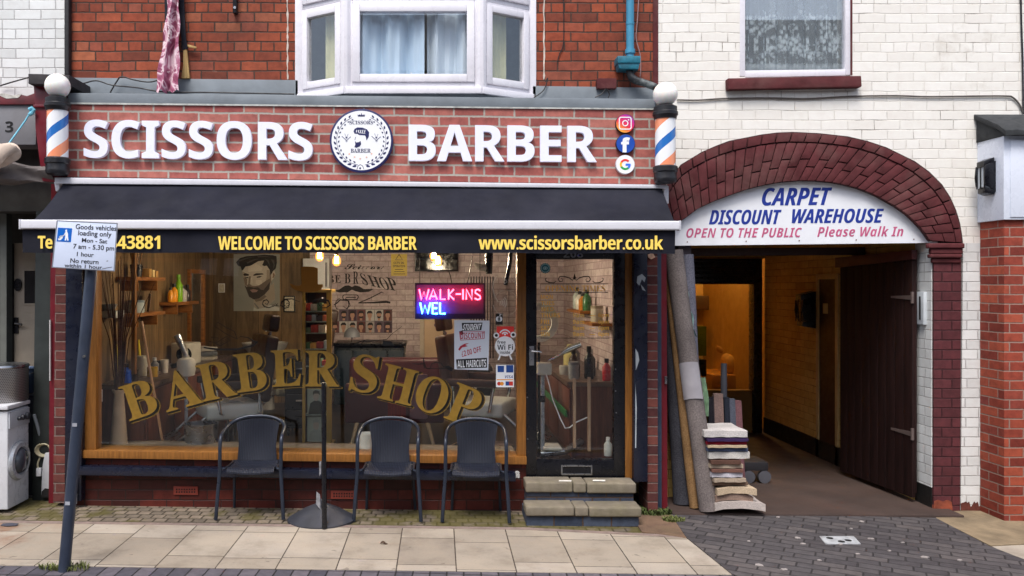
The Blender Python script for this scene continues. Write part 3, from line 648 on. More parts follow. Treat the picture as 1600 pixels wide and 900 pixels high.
# ------------------------------------------------------------------ neighbour shop
ns = thing('neighbour_shop_building', 'white painted house with a maroon fascia post and dark open shop front', 'building', (-4.5, 0, 0))
m = MB(); m.rc(-600, -320, 103, 165, 0, .24); m.build('upper_wall', WHT2, ns)
m = MB(); m.rc(-600, 160, 90, 330, -.02, .24); m.build('shop_front_header', DARKIN, ns)
m = MB(); m.pp(rag(-600, -60, 146, 6, 0, 3)[:-2]+[(-60, 163), (-600, 163)], -.28, 0); m.pp([(-60, 147), (-20, 146), (0, 149), (8, 146), (18, 150), (30, 147), (42, 150), (55, 145), (55, 163), (-60, 163)], -.28, 0); m.build('coping', mat('peeling_maroon_coping', (96, 24, 34), .6, var=.3, dirt=.4, dcol=(40, 34, 32)), ns, bev=.003)
m = MB(); m.pp([(-5, 147.5), (6, 145.5), (20, 149), (34, 147), (28, 153), (10, 154)], -.283, -.279); m.build('flaked_paint', mat('pale_flaked_paint', (190, 186, 178), .9, var=.3, vs=30), ns)
m = MB(); m.rc(-600, 162, 56, 226, -.26, 0); m.build('sign_board', mat('weathered_grey_board', (120, 120, 124), .6, var=.08, dirt=.3, dcol=(86, 80, 78)), ns, bev=.004)
m = MB(); m.txt('3', [(8, 189.5), (20.5, 206.5)], -.263, 'B', .003); m.build('house_number', mat('matt_black', (16, 16, 18), .8), ns)
m = MB(); m.pp([(52, 130), (86, 132), (86, 285), (66, 283), (60, 240), (55, 200), (54, 165)], -.34, 0); m.rc(51, 163, 88, 168, -.355, -.3); m.build('console_post', MAROON2, ns, bev=.008)
m = MB(); m.rc(44, 115, 108, 131, -.42, 0, 1.5); m.build('console_cap', mat('dark_slate_cap', (48, 44, 46), .8, var=.25, bump=.5), ns, bev=.006)
m = MB(); m.pp([(80, 282), (89, 282), (84, 790), (76, 790)], -.1, .2); m.build('door_post', MAROON2, ns)
m = MB(); m.pp([(56, 330), (82, 330), (78, 792), (50, 792)], -.02, .15); m.build('door_post', mat('blackened_green_post', (34, 40, 38), .6, var=.3), ns, bev=.004)
m = MB(); m.rc(0, 300, 10, 640, .2, .3); m.build('shutter_guide', mat('grey_green_steel', (104, 106, 100), .5, .3), ns)
m = MB(); m.box(-8, -3.25, 1.5, 1.6, -.1, 2.7); m.box(-3.27, -3.12, .1, 1.5, -.1, 2.7); m.build('shop_wall', DARKIN, ns)
m = MB(); m.box(-8, -3.1, .1, 1.6, 2.7, 2.8); m.build('shop_ceiling', DARKIN, ns)
m = MB(); m.box(-8, -3.12, .05, 1.5, -.05, .06); m.build('shop_floor', mat('worn_lino', (70, 66, 62), .6), ns)
CREAM = mat('grubby_cream_paint', (176, 164, 146), .5, var=.08, dirt=.3, dcol=(110, 98, 84))
m = MB(); m.rc(17, 380, 60, 720, .95, 1.0); bd = m.build('back_door', CREAM, ns, bev=.003)
m = MB(); m.rc(38, 423, 54, 474, .94, .952); m.build('door_pane', mat('dark_door_glass', (48, 46, 46), .15), bd)
m = MB(); m.rc(36, 420, 56, 423, .938, .952); m.rc(36, 474, 56, 477, .938, .952); m.rc(40, 486, 58, 489, .945, .952); m.build('door_moulding', CREAM, bd)
m = MB(); m.rc(20, 496, 28, 521, .935, .95); m.tube([P(24, 506, .935), P(24, 506, .9), P(34, 507, .9)], .012); m.build('door_handle', BLACK, bd)
m = MB(); m.disc(27, 445, 6, .93, .95, 16, 10); m.build('door_knocker', BLACK, bd)
m = MB(); m.rc(10, 380, 18, 720, .9, 1.0); m.rc(60, 380, 66, 720, .9, 1.0); m.build('door_casing', mat('dark_casing', (34, 26, 28), .6), ns)
m = MB(); m.pp([(-600, -320), (100, -320), (100, -332), (-600, -332)], -.2, 5); m.build('roof', mat('roof_slate', (70, 72, 80), .7), ns)
# ------------------------------------------------------------------ fascia sign
YF = -.30
fs = thing('fascia_sign', 'brick print fascia board carrying big white raised letters over the awning', 'shop sign', P(560, 285, -.29))
m = MB(); m.pp([(105, 162), (1024, 171), (1024, 288), (105, 276)], YF, -.287); m.build('sign_board', SIGNB, fs)
m = MB(); m.pp([(106, 160), (1024, 169.5), (1024, 171.5), (106, 162.5)], YF-.012, -.287); m.build('sealant_bead', mat('pale_sealant', (176, 178, 172), .7, var=.3, vs=20), fs)
LETW = mat('white_acrylic_letter', (232, 234, 250), .35, var=.02)
m = MB(); m.txt('SCISSORS', [(131, 186.5), (488, 190.5), (488, 251), (131, 246.5)], YF-.045, 'B', .042, .002, .98, fat=.5)
so = m.build('raised_lettering', LETW, fs, bev=0)
m = MB(); m.txt('BARBER', [(639, 194.5), (932, 196.5), (932, 253), (639, 251)], YF-.045, 'B', .042, .002, .98, fat=.6)
m.build('raised_lettering', LETW, fs)
# round badge
NAVYI = mat('navy_ink', (24, 28, 84), .5, var=.1)
WHITEI = mat('white_vinyl', (236, 238, 240), .4, var=.02)
BU, BV = 564.5, 219.5
bd = thing('round_badge_sign', 'round white badge sign with laurel wreath and bearded head between the raised words', 'badge sign', P(BU, BV+48, YF))
m = MB(); m.disc(BU, BV, 49.5, YF-.05, YF, 64); m.build('badge_rim', NAVYI, bd, bev=.004)
m = MB(); m.disc(BU, BV, 46.4, YF-.053, YF-.049, 64); m.build('badge_face', WHITEI, bd)
yb = YF-.0545
def bp_(x, y): return (500+x/7.5, 160+y/7.5)
m = MB(); m.txt('SCISSORS', [bp_(347, 214), bp_(620, 256)], yb, 'SB', .0015); m.txt('BARBER', [bp_(360, 542), bp_(594, 588)], yb, 'SB', .0015)
m.build('badge_lettering', NAVYI, bd)
m = MB()
def leaf(m, u, v, l, w, a):
    ca, sa = cos(R(a)), sin(R(a)); o = []
    for i in range(12):
        t = 2*pi*i/12; x = l/2*cos(t); y = w/2*sin(t)*(1-.35*cos(t)); o.append((u+x*ca-y*sa, v-(x*sa+y*ca)))
    m.pp(o, yb, yb+.0015)
for sgn in (1, -1):
    for i in range(13):
        a = 255-i*11.6 if sgn == 1 else -75+i*11.6
        rr = 41.5; leaf(m, BU+rr*cos(R(a)), BV-rr*sin(R(a)), 6.3-.12*i, 3.3-.08*i, a-90*sgn+28*sgn)
        a2 = a-3*sgn; rr = 35.2; leaf(m, BU+rr*cos(R(a2)), BV-rr*sin(R(a2)), 4.3-.1*i, 2.3-.05*i, a2-90*sgn-25*sgn)
m.ring(BU, BV, 38.2, 38.8, yb, .0012, 112, 262, 40); m.ring(BU, BV, 38.2, 38.8, yb, .0012, -82, 68, 40)
m.line([bp_(432, 785), bp_(445, 745), bp_(472, 728), bp_(500, 745), bp_(515, 785)], .8, yb); m.disc(*bp_(470, 772), 1.6, yb, yb+.001, 8)
m.pp([bp_(440, 140), bp_(455, 150), bp_(463, 140), bp_(478, 150), bp_(485, 120), bp_(492, 150), bp_(508, 140), bp_(515, 150), bp_(528, 138), bp_(522, 165), bp_(446, 165)], yb, yb+.0015)
m.build('laurel_wreath', NAVYI, bd)
m = MB()
m.pp([bp_(392, 340), bp_(405, 310), bp_(440, 292), bp_(500, 296), bp_(550, 315), bp_(575, 350), bp_(572, 400), bp_(545, 445), bp_(535, 400), bp_(525, 385), bp_(455, 380), bp_(440, 366), bp_(405, 366)], yb, yb+.0015)
m.pp([bp_(410, 452), bp_(425, 470), bp_(455, 465), bp_(475, 452), bp_(482, 490), bp_(465, 515), bp_(425, 532), bp_(404, 522), bp_(414, 490)], yb, yb+.0015)
m.line([bp_(418, 405), bp_(412, 425), bp_(408, 440)], .7, yb)
m.build('bearded_head', NAVYI, bd)
m = MB()
for k in range(5): m.line([bp_(425+k*24, 352), bp_(432+k*24, 322)], 1.1, yb-.0006, .0005)
m.line([bp_(452, 356), bp_(530, 362)], .8, yb-.0006, .0005); m.build('hair_streaks', WHITEI, bd)
m = MB()
for cx in (310, 660):
    m.line([bp_(cx-55, 395), bp_(cx, 445), bp_(cx+50, 402)], 1., yb); m.line([bp_(cx-20, 365), bp_(cx, 420), bp_(cx+20, 370)], .6, yb); m.disc(*bp_(cx, 412), 1.6, yb, yb+.0012, 8); m.line([bp_(cx-8, 450), bp_(cx, 440), bp_(cx+12, 452), bp_(cx, 462), bp_(cx-8, 450)], .7, yb)
    m.txt('EST' if cx == 310 else '2019', [bp_(cx-25, 505), bp_(cx+22, 525)], yb, 'N', .001) if False else None
m.build('crossed_razor_emblem', mat('slate_ink', (80, 84, 120), .5), bd)
m = MB()
for x, y in ((343, 604), (405, 640), (470, 660), (545, 642), (605, 602)):
    m.pp([(bp_(x, y)[0]+(1.9 if i % 2 == 0 else .8)*sin(i*pi/5), bp_(x, y)[1]-(1.9 if i % 2 == 0 else .8)*cos(i*pi/5)) for i in range(10)], yb, yb+.0012)
m.build('star_emblem', mat('peach_vinyl', (232, 180, 150), .5), bd)
# three small round signs
def gradm():
    t = NT('pink_orange_gradient'); o = t.coord('Object'); q = t.sep(o)
    g = t.ma('ADD', t.ma('MULTIPLY', q[2], 5.5), t.ma('MULTIPLY', q[0], 3.5))
    return t.base(t.ramp(t.rng(g, -.1, 1.), [(0, lin((250, 170, 60))), (.35, lin((228, 50, 70))), (.7, lin((196, 40, 140))), (1, lin((120, 60, 190)))]), .35)
BLUEV = mat('royal_blue_vinyl', (24, 74, 168), .4, var=.04)
def round_sign(label, u, v, face, rim):
    t = thing('round_icon_sign', label, 'round sign', P(u, v+15, YF), 'round icon signs at the end of the fascia')
    m = MB(); m.disc(u, v, 15, YF-.03, YF, 40); m.build('sign_rim', rim, t, bev=.002)
    m = MB(); m.disc(u, v, 14.2, YF-.033, YF-.029, 40); m.build('sign_face', face, t); return t
DRIM = mat('dark_sign_edge', (36, 30, 40), .4)
t = round_sign('pink round sign with a white camera outline on the brick print board', 977, 193, gradm(), DRIM)
yi = YF-.0345; m = MB()
def rrect(u, v, h, r, k=6):
    o = []
    for cx, cy, a0 in ((1, -1, 0), (-1, -1, 90), (-1, 1, 180), (1, 1, 270)):
        for i in range(k+1):
            a = R(a0+90*i/k); o.append((u+cx*(h-r)+r*cos(a), v+cy*(h-r)-r*sin(a)))
    return o
o1, o2 = rrect(977, 192.5, 10, 3.6), rrect(977, 192.5, 8.4, 2.4)
for i in range(len(o1)): j = (i+1) % len(o1); m.pp([o1[i], o1[j], o2[j], o2[i]], yi, yi+.0015)
m.ring(977, 192.5, 3.3, 4.9, yi, .0015, n=24); m.disc(982.2, 187.3, 1.1, yi, yi+.0015, 10); m.build('camera_symbol', WHITEI, t)
t = round_sign('blue round sign with a white letter f', 977.5, 224.5, BLUEV, DRIM)
m = MB(); m.txt('f', [(970.5, 214.5), (984.5, 238)], yi, 'B', .0015, .03); m.build('letter_symbol', WHITEI, t)
t = round_sign('white round sign with a four colour letter G', 977, 257, WHITEI, mat('pale_sign_edge', (190, 190, 194), .4))
for nm, cl, a0, a1 in (('red', (226, 60, 54), 42, 150), ('amber', (244, 184, 30), 150, 208), ('green', (44, 160, 80), 208, 312), ('blue', (60, 120, 230), 312, 362)):
    m = MB(); m.ring(977, 257, 5.4, 8.6, yi, .0015, a0, a1, 16)
    if nm == 'blue': m.rc(977.5, 255.6, 985.3, 258.8, yi-.0004, yi+.0015)
    m.build('letter_arc', mat(nm+'_vinyl', cl, .4, var=.02), t)

# ------------------------------------------------------------------ barber poles
def stripes():
    t = NT('barber_pole_stripes'); q = t.sep(t.coord('Object'))
    an = t.ma('DIVIDE', t.ma('ARCTAN2', q[1], q[0]), 2*pi)
    ph = t.ma('FRACT', t.ma('ADD', t.ma('SUBTRACT', t.ma('DIVIDE', q[2], .40), an), 5.27))
    col = t.ramp(ph, [(0, lin((232, 234, 236))), (.27, lin((46, 110, 184))), (.47, lin((232, 234, 236))), (.76, lin((236, 148, 110)))], True)
    return t.base(col, .15)
STR = stripes()
BLKP = mat('black_ribbed_plastic', (26, 26, 30), .4, var=.1)
GLOBE = mat('opal_globe', (240, 238, 232), .25, var=.015)
GLOBE.node_tree.nodes['Principled BSDF'].inputs['Subsurface Weight'].default_value = .3
def pole(u, v0, label):                   # v0: centre of the globe
    y = -.44; c = P(u, v0, y); k = 1/sx(y)
    t = thing('barber_pole', label, 'barber pole', c+Vector((0, .0, -139*k)), 'barber poles at the two ends of the sign')
    z = lambda dv: -dv*k
    cc = Vector((c.x, y, c.z))
    m = MB(); n = 20; m.lathe([(19*k*sin(pi*i/n), 19*k*cos(pi*i/n)) for i in range(n+1)], cc, 32, cap=False); m.build('globe', GLOBE, t)
    m = MB(); m.lathe([(11*k, z(16)), (15*k, z(18.5)), (18*k, z(20)), (18*k, z(27)), (19.5*k, z(28.5)), (19.5*k, z(33)), (18*k, z(34.5)), (17*k, z(39)), (3*k, z(39.2))], cc, 32); m.build('top_cap', BLKP, t)
    m = MB(); m.lathe([(15.8*k, z(38.5)), (15.8*k, z(114))], cc, 32); m.build('striped_cylinder', STR, t)
    m = MB(); m.lathe([(3*k, z(112)), (17*k, z(112)), (19*k, z(114)), (19*k, z(121)), (17.5*k, z(122.5)), (17.5*k, z(131)), (18*k, z(133)), (16*k, z(138)), (6*k, z(140))], cc, 32); m.build('bottom_cap', BLKP, t)
    m = MB(); m.box(c.x-.03, c.x+.03, y, -.28, c.z+z(118)-.012, c.z+z(118)+.012); m.box(c.x-.03, c.x+.03, y, -.28, c.z+z(36)-.012, c.z+z(36)+.012); m.build('wall_bracket', BLKP, t)
    return t
pole(90, 134.5, 'striped barber pole with white globe beside the maroon neighbour post')
pole(1039.5, 147.5, 'striped barber pole with white globe beside the carriage arch')

# ------------------------------------------------------------------ awning
YA = -.80
aw = thing('shop_awning', 'black retractable awning with white bar and yellow lettered valance', 'awning', P(560, 396, -.5))
ALU = mat('white_powder_coated_bar', (212, 212, 218), .3, var=.03, dirt=.1, dcol=(150, 146, 140))
FAB = mat('black_acrylic_canvas', (27, 28, 38), .9, spec=.25, var=.3, vs=2.2, bump=.25, bs=260, dirt=.3, dcol=(52, 52, 60))
m = MB(); m.pp([(85, 277), (1043, 288.5), (1043.5, 294.5), (85, 287)], -.42, -.30); m.build('cassette', ALU, aw, bev=.008)
m = MB(); m.rc(1037, 290, 1045, 318, -.40, -.32); m.pp([(84, 284), (93, 285), (92, 297), (87, 299)], -.40, -.32); m.build('end_bracket', ALU, aw, bev=.005)
A0, A1, B0, B1 = P(99, 286, -.38), P(1034, 293, -.38), P(50, 346, YA), P(1054, 347, YA)
def can(s, t):
    p = lerp(lerp(A0, A1, s), lerp(B0, B1, s), t); p.z -= (.016+.006*sin(s*17)+.004*sin(s*41+2))*sin(pi*t)+.0025*(abs((s*5)%1-.5) > .485); return p
m = MB(); m.grid(can, 160, 8, (0, .004, -.006)); m.build('canopy', FAB, aw)
m = MB(); m.pp([(30, 343), (1063, 345), (1063.5, 359.5), (30, 357.5)], YA-.045, YA+.02); m.build('front_bar', ALU, aw, bev=.012, seg=3)
m = MB(); m.rc(29, 342.5, 32, 358, YA-.048, YA+.023, 0); m.rc(1061.5, 344.5, 1064.5, 360, YA-.048, YA+.023); m.build('bar_end_cap', mat('grey_end_cap', (190, 190, 196), .4), aw, bev=.004)
def val(s, t):
    u = 35+1020*s; p = P(u, 357.5+1.5*s+37*t+.5*sin(s*40)*t, YA-.012); p.y += .006*sin(s*31+1)*t+.004*sin(s*83)*t; return p
m = MB(); m.grid(val, 90, 6, (0, .004, 0)); vo = m.build('valance', FAB, aw)
YEW = mat('yellow_print', (248, 214, 96), .6, var=.03)
m = MB(); yv = YA-.026
m.txt('Te', [(59, 368.5), (82, 388.5)], yv, 'B', .001, .008, .9); m.txt('843881', [(170, 368), (250, 389)], yv, 'B', .001, .0, .95, fat=.3); m.build('valance_lettering', YEW, aw); m = MB()
m.txt('WELCOME TO SCISSORS BARBER', [(341, 369), (651, 390.5)], yv, 'B', .001, .0, .95, fat=.3); m.build('valance_lettering', YEW, aw); m = MB(); m.txt('www.scissorsbarber.co.uk', [(748, 368), (1036, 390)], yv, 'B', .001, .0, .95, fat=.25)
m.build('valance_lettering', YEW, aw)
m = MB()
for u in (150, 940):
    a, b = P(u, 300, -.36), P(u+30, 352, YA+.05); e = Vector(((a.x+b.x)/2+.28, -.5, a.z-.26)); m.tube([a, e, b], .018, 8)
m.build('folding_arm', ALU, aw)

# ------------------------------------------------------------------ carpet shop sign
ys = .03
cs = thing('arched_shop_sign', 'white arched sign board with blue and pink lettering filling the carriage arch', 'shop sign', P(1255, 381, ys))
m = MB(); m.pp([(1040, 384), (1452, 379.5)]+INTR[::-1], ys, ys+.03); m.build('sign_board', mat('white_sign_board', (226, 228, 232), .4, var=.04, dirt=.15, dcol=(150, 146, 140)), cs)
BLUEP = mat('blue_sign_paint', (20, 48, 140), .5, var=.06); PINK = mat('faded_pink_paint', (186, 84, 122), .6, var=.15, vs=14); yt = ys-.002
def sh(u0, v0, u1, v1, k, dv=0): return [(u0+k, v0), (u1+k, v0+dv), (u1, v1+dv), (u0, v1)]
m = MB(); m.txt('CARPET', sh(1190, 293.5, 1297, 321.5, 3, -1), yt, 'BI', .0015, .0, fat=.5); m.txt('DISCOUNT', sh(1108, 328, 1219, 351, 2, -.6), yt, 'BI', .0015, .0, fat=.4); m.txt('WAREHOUSE', sh(1237, 326.5, 1379, 349, 2, -.8), yt, 'BI', .0015, .0, fat=.4); m.build('blue_lettering', BLUEP, cs)
m = MB(); m.txt('OPEN TO THE PUBLIC', sh(1072, 356.5, 1252, 371.5, 1, -.8), yt, 'BI', .0015, .0, 1.05); m.build('pink_lettering', PINK, cs); m = MB(); m.txt('Please Walk In', sh(1277, 354, 1411, 370, 1, -.8), yt, 'BI', .0015, .0, 1.05); m.build('pink_lettering', PINK, cs)
m = MB()
for u in (1074, 1166, 1249, 1338, 1428): m.disc(u, 376.5-.012*(u-1074)+1.5, 1., yt-.002, yt, 8)
m.build('screw_head', mat('rusty_screw', (110, 70, 50), .6, .4), cs)

# ------------------------------------------------------------------ pipes, cables and other things on the fronts
TURQ = mat('turquoise_pipe_paint', (58, 132, 164), .45, var=.15, dirt=.15, dcol=(40, 60, 66))
dp = thing('rainwater_pipe', 'turquoise rainwater pipe with square hopper and black elbow on the red brick wall', 'drainpipe', P(985, 140, -.08))
m = MB(); p0 = P(984.5, 90, -.075); m.tube([p0, p0+Vector((0, 0, 2.2))], .033, 16); m.lathe([(.036, 0), (.036, .02)], P(984.5, 39, -.075), 16); m.build('pipe', TURQ, dp)
m = MB(); m.rc(965, 87, 1001, 98, -.15, -.01); m.pp([(966, 98), (1000, 98), (998, 108), (968, 107)], -.14, -.01); m.build('hopper', mat('flaking_turquoise_paint', (26, 104, 124), .5, var=.35, vs=25, bump=.6, dirt=.4, dcol=(30, 40, 44)), dp, bev=.006)
m = MB(); m.tube([P(984, 105, -.08), P(984, 114, -.08), P(987, 121, -.085), P(994, 126, -.09), P(1008, 130, -.1), P(1026, 137, -.12), P(1034, 140, -.12)], [.028, .03, .033, .032, .03, .03, .03], 12); m.build('elbow', mat('patchy_black_pipe', (34, 38, 42), .5, var=.6, vs=20, dirt=.5, dcol=(170, 180, 178)), dp)
m = MB(); m.lathe([(.042, 0), (.042, .035)], P(984.5, 84, -.075), 16); m.build('pipe_collar', TURQ, dp)
m = MB(); p0 = P(103.5, 117, -.04); m.rc(100, -150, 107.5, 117, -.06, 0); m.build('soil_pipe', mat('weathered_black_iron', (36, 34, 36), .6, var=.4, vs=30), bev=.012, seg=3, label='narrow black iron downpipe between the white and the red brick walls', cat='drainpipe')
m = MB(); m.rc(933, 122, 963.5, 138, -.07, 0); m.build('junction_box', MAROON, bev=.006, label='maroon painted junction box on the red bricks under the turquoise hopper', cat='junction box')
BRK = mat('black_iron_bracket', (26, 26, 32), .4, .3)
bk = thing('iron_bracket', 'black iron bracket with a silver bolt high on the red brick wall', 'bracket', P(366, 20, -.04))
m = MB(); m.rc(363.5, -60, 369.5, 20, -.05, 0); m.build('bracket_bar', BRK, bk, bev=.004)
m = MB(); m.disc(366.5, 11.5, 2.2, -.056, -.05, 10); m.build('bolt', STEEL, bk)
def cable(px, y, r, label, m_, nm='cable'):
    ys_ = y if isinstance(y, list) else [y]*len(px)
    pts = [P(u, v, k) for (u, v), k in zip(px, ys_)]
    sm = []
    for i in range(len(pts)-1):
        a = pts[max(0, i-1)]; b = pts[i]; c = pts[i+1]; d = pts[min(len(pts)-1, i+2)]
        for k in range(5):
            t = k/5; sm.append(.5*((2*b)+(c-a)*t+(2*a-5*b+4*c-d)*t*t+(3*b-a-3*c+d)*t**3))
    sm.append(pts[-1])
    MB().tube(sm, r, 6).build(nm, m_, label=label, cat='cable')
CAB = mat('black_cable', (24, 22, 24), .6)
cable([(1058, 156), (1090, 156.5), (1130, 154), (1200, 153), (1260, 154), (1330, 150.5), (1400, 149.5), (1450, 151), (1530, 150), (1572, 150), (1582, 152), (1592, 162), (1600, 178)], -.012, .007, 'thin grey cable clipped along the cream bricks below the lace window sill', mat('grey_cable', (90, 84, 80), .7))
cable([(1595, -10), (1596, 40), (1598, 100), (1599, 178)], -.012, .008, 'straight dark cable running down the cream wall above the felt roof', CAB)
cable([(0, 134), (20, 128), (45, 121)], [-.03, -.06, -.3], .006, 'slack black cable crossing the white wall to the slate cap', CAB)
cable([(108, 124), (125, 131), (150, 126), (175, 133), (215, 137), (255, 143.5), (330, 144.5), (460, 147)], -.1, .006, 'long black cable lying on the grey lead flashing', CAB)
cable([(172, 145), (182, 128), (190, 120), (210, 125), (235, 128), (255, 121), (268, 108)], -.06, .006, 'looped black cable hanging behind the torn banner', CAB)
cable([(880, -20), (881, 40), (880, 70), (874, 85), (871, 96)], -.012, .004, 'hairline dark cable on the red bricks beside the bay window', CAB)
cable([(852, 128), (856, 122), (850, 140), (838, 150), (834, 152)], -.04, .005, 'short black cable drooping from the bay window corner onto the lead', CAB)
cable([(999, -20), (996, 30), (994, 60), (1000, 85), (1001, 108), (1000, 120)], -.03, .005, 'pale cable hanging beside the turquoise pipe', mat('pink_grey_cable', (150, 120, 120), .6))
cable([(930, 152), (940, 147), (947, 139), (952, 147), (950, 153)], -.06, .005, 'black cable ends trailing under the maroon junction box', CAB)
# torn banner with its wooden lath
tb = thing('torn_banner', 'torn purple and white patterned banner hanging down the red brick wall', 'banner', P(273, 145, -.08))
def ban(s, t):
    w = 11+13*max(0, t-.35)**1.1; uc = 272+(-3*t)-4*t*t; u = uc+(s-.5)*2*w+1.5*sin(t*21+s*4); v = -60+205*t+(2.5*sin(s*19) if t > .9 else 0)
    p = P(u, v, -.08); p.y += .028*sin(s*9+t*3)+.015*sin(s*17+t*6)-.05*t; return p
def banm():
    t = NT('faded_purple_print'); o = t.coord('Object')
    a = t.noise(o, 3.4, 3, .5, 2.2); b = t.noise(o, 11, 4, .6, 1.2)
    col = t.ramp(a, [(.36, lin((128, 62, 86))), (.47, lin((168, 104, 128))), (.52, lin((222, 200, 206))), (.57, lin((150, 84, 110))), (.66, lin((110, 48, 70)))])
    col = t.mix(t.rng(b, .56, .62, 0, .8), col, lin((228, 214, 214)))
    return t.base(col, .85, 0, .2)
m = MB(); m.grid(ban, 16, 50, (0, .006, 0)); m.build('banner_cloth', banm(), tb)
m = MB(); m.pp([(256, -60), (266, -60), (266, 30), (265, 50), (257, 52), (257, 20)], -.05, -.03); m.pp([(279, -60), (284, -60), (290, 60), (293, 76), (285, 78), (281, 40)], -.045, -.025); m.build('dark_lining', mat('navy_lining_cloth', (24, 24, 36), .9, var=.2), tb, bev=.004)
m = MB(); m.pp([(286, 72), (291, 72), (294, 102), (296, 122), (283, 122), (286, 102)], -.04, -.01); m.pp([(293, 69), (307, 73), (306, 76), (293, 73)], -.05, -.03); m.build('wooden_lath', wood_mat('raw_pine_lath', (206, 176, 116), (150, 112, 62), 1, 12, .7), tb, bev=.003)
# white bits lodged in the brickwork
# bulkhead lamps
def lantern(label, c, nx, ny, w, h, dep, glassm, tag_):
    n = Vector((nx, ny, 0)); s = Vector((-ny, nx, 0))
    t = thing('bulkhead_lamp', label, 'wall lamp', c-Vector((0, 0, h/2)))
    def pt(a, d, z): return c+s*a+n*d+Vector((0, 0, z))
    m = MB(); m.prism([pt(-w/2, .012, -h*.42), pt(w/2, .012, -h*.42), pt(w/2, .012, h*.42), pt(-w/2, .012, h*.42)], -n*.012); m.build('back_plate', BLACK, t)
    m = MB(); o = [(.0, -.36), (.45, -.30), (.9, -.24), (1., 0), (.9, .30), (.45, .36), (0, .38)]
    for sg in (-1, 1):
        m.prism([pt(sg*w*.5, .012+dep*a*.95, h*b) for a, b in o], s*(-sg*.012))
    m.prism([pt(-w/2, .012, h*.36), pt(w/2, .012, h*.36), pt(w*.36, dep, h*.26), pt(-w*.36, dep, h*.26)], Vector((0, 0, h*.16)))
    m.prism([pt(-w/2, .012, -h*.36), pt(w/2, .012, -h*.36), pt(w*.36, dep*.9, -h*.30), pt(-w*.36, dep*.9, -h*.30)], Vector((0, 0, -h*.14)))
    for a in (-.36, 0, .36): m.tube([pt(a*w, dep*.97, -h*.32), pt(a*w, dep, h*.28)], .006, 6)
    m.build('lamp_cage', BLACK, t, bev=.003)
    m = MB(); m.prism([pt(-w*.44, .014, -h*.34), pt(w*.44, .014, -h*.34), pt(w*.34, dep*.9, -h*.28), pt(-w*.34, dep*.9, -h*.28)], Vector((0, 0, h*.62))); m.build('lamp_glass', glassm, t)
FROST = mat('frosted_lamp_glass', (206, 214, 218), .2, var=.04)
lantern('black cased half lantern on the side of the white fascia box', Vector((P(1527, 0, 0).x, -.17, 1.86+168*6.86/1300)), -1, 0, .13, .30, .085, FROST, 0)
lantern('unlit black lantern on the yellow passage wall', Vector((XW, 2.22, 1.58)), -1, 0, .20, .40, .17, mat('smoked_lamp_glass', (70, 64, 56), .2), 0)
# things hung on the neighbour's front
def tarp(s, t):
    u = -80+168*s; p = P(u, 262, -.3); r = .12-.045*s+.012*sin(s*14); a = 2*pi*t
    p.z += -.03*sin(s*3)-.05*s*s+r*.9*cos(a); p.y += r*.8*sin(a)+.02*sin(s*9+a*3); return p
MB().grid(tarp, 40, 20).build('rolled_tarpaulin', mat('dusty_grey_canvas', (98, 92, 90), .9, var=.25, vs=5, bump=.6, bs=12, dirt=.4, dcol=(60, 54, 52)), label='grubby grey canvas blind rolled up under the neighbour sign board', cat='tarpaulin')
def bag(s, t):
    a = 2*pi*s; b = pi*t; rr = 1+.12*sin(a*3+t*5)+.06*sin(a*7)
    return P(-18, 250, -.48)+Vector((.24*rr*sin(b)*cos(a), .08*rr*sin(b)*sin(a), -.085*rr*cos(b)+.26*cos(a)*sin(b)*.35+.02*sin(a*5+t*9)))
MB().grid(bag, 28, 16).build('cloth_bundle', mat('pale_sacking', (206, 188, 172), .9, var=.15, dirt=.5, dcol=(140, 110, 92)), label='pale cloth bundle with brown edge slung below the neighbour sign board', cat='cloth bundle')
m = MB(); m.tube([P(49, 172, -.37), P(40, 188, -.38), P(22, 213, -.42), P(4, 238, -.5), P(-30, 284, -.55)], .007, 8); m.tube([P(46, 171, -.37), P(50, 169, -.375), P(53, 172, -.37), P(50, 177, -.375), P(46, 179, -.37)], .016, 8)
m.build('rope', mat('pale_blue_rope', (110, 184, 206), .6, var=.1), label='pale blue rope tied to the maroon post beside the number board', cat='rope')
m = MB(); m.rc(77, 500, 78.6, 595, -.13, -.11); m.build('cable_conduit', mat('white_conduit', (188, 184, 184), .5), label='thin white conduit on the maroon door post', cat='conduit')
# curtains
def curtain(nm, A, B, z0, z1, folds, amp, m_, label, seed, thick=.004, sag=None):
    d = (B-A).normalized(); n = Vector((-d.y, d.x, 0)); n = n if n.y > 0 else -n; r3 = random.Random(seed); ph = r3.uniform(0, 6)
    def f(s, t):
        p = A+(B-A)*s; w = amp*(sin(s*folds*2*pi+ph)+.5*sin(s*folds*4.7*pi+ph*2+t)); q = p+n*w*(.6+.4*t)
        z = z1+(z0-z1)*t
        if sag: z += sag(s)*t
        return Vector((q.x, q.y, z))
    MB().grid(f, int(folds*14), 10, n*thick).build(nm, m_, label=label, cat='curtain', group=None)
def sheer(name, rgb, alpha):
    t = NT(name); t.base(lin(rgb), .9, 0, .1); t.b.inputs['Alpha'].default_value = alpha
    t.b.inputs['Transmission Weight'].default_value = 0
    return t.m
off = Vector((0, .10, 0))
L01 = (bp[1]-bp[0]).normalized(); L12 = Vector((1, 0, 0)); L23 = (bp[3]-bp[2]).normalized()
BLC = sheer('pale_blue_sheer', (205, 224, 238), 1.0)
curtain('sheer_curtain', bp[1]+off+L12*.02, bp[1]+off+L12*.64, ZB+.03, ZT-.1, 2.6, .045, BLC, 'pale blue sheer curtain hanging straight in the bay window centre light', 3)
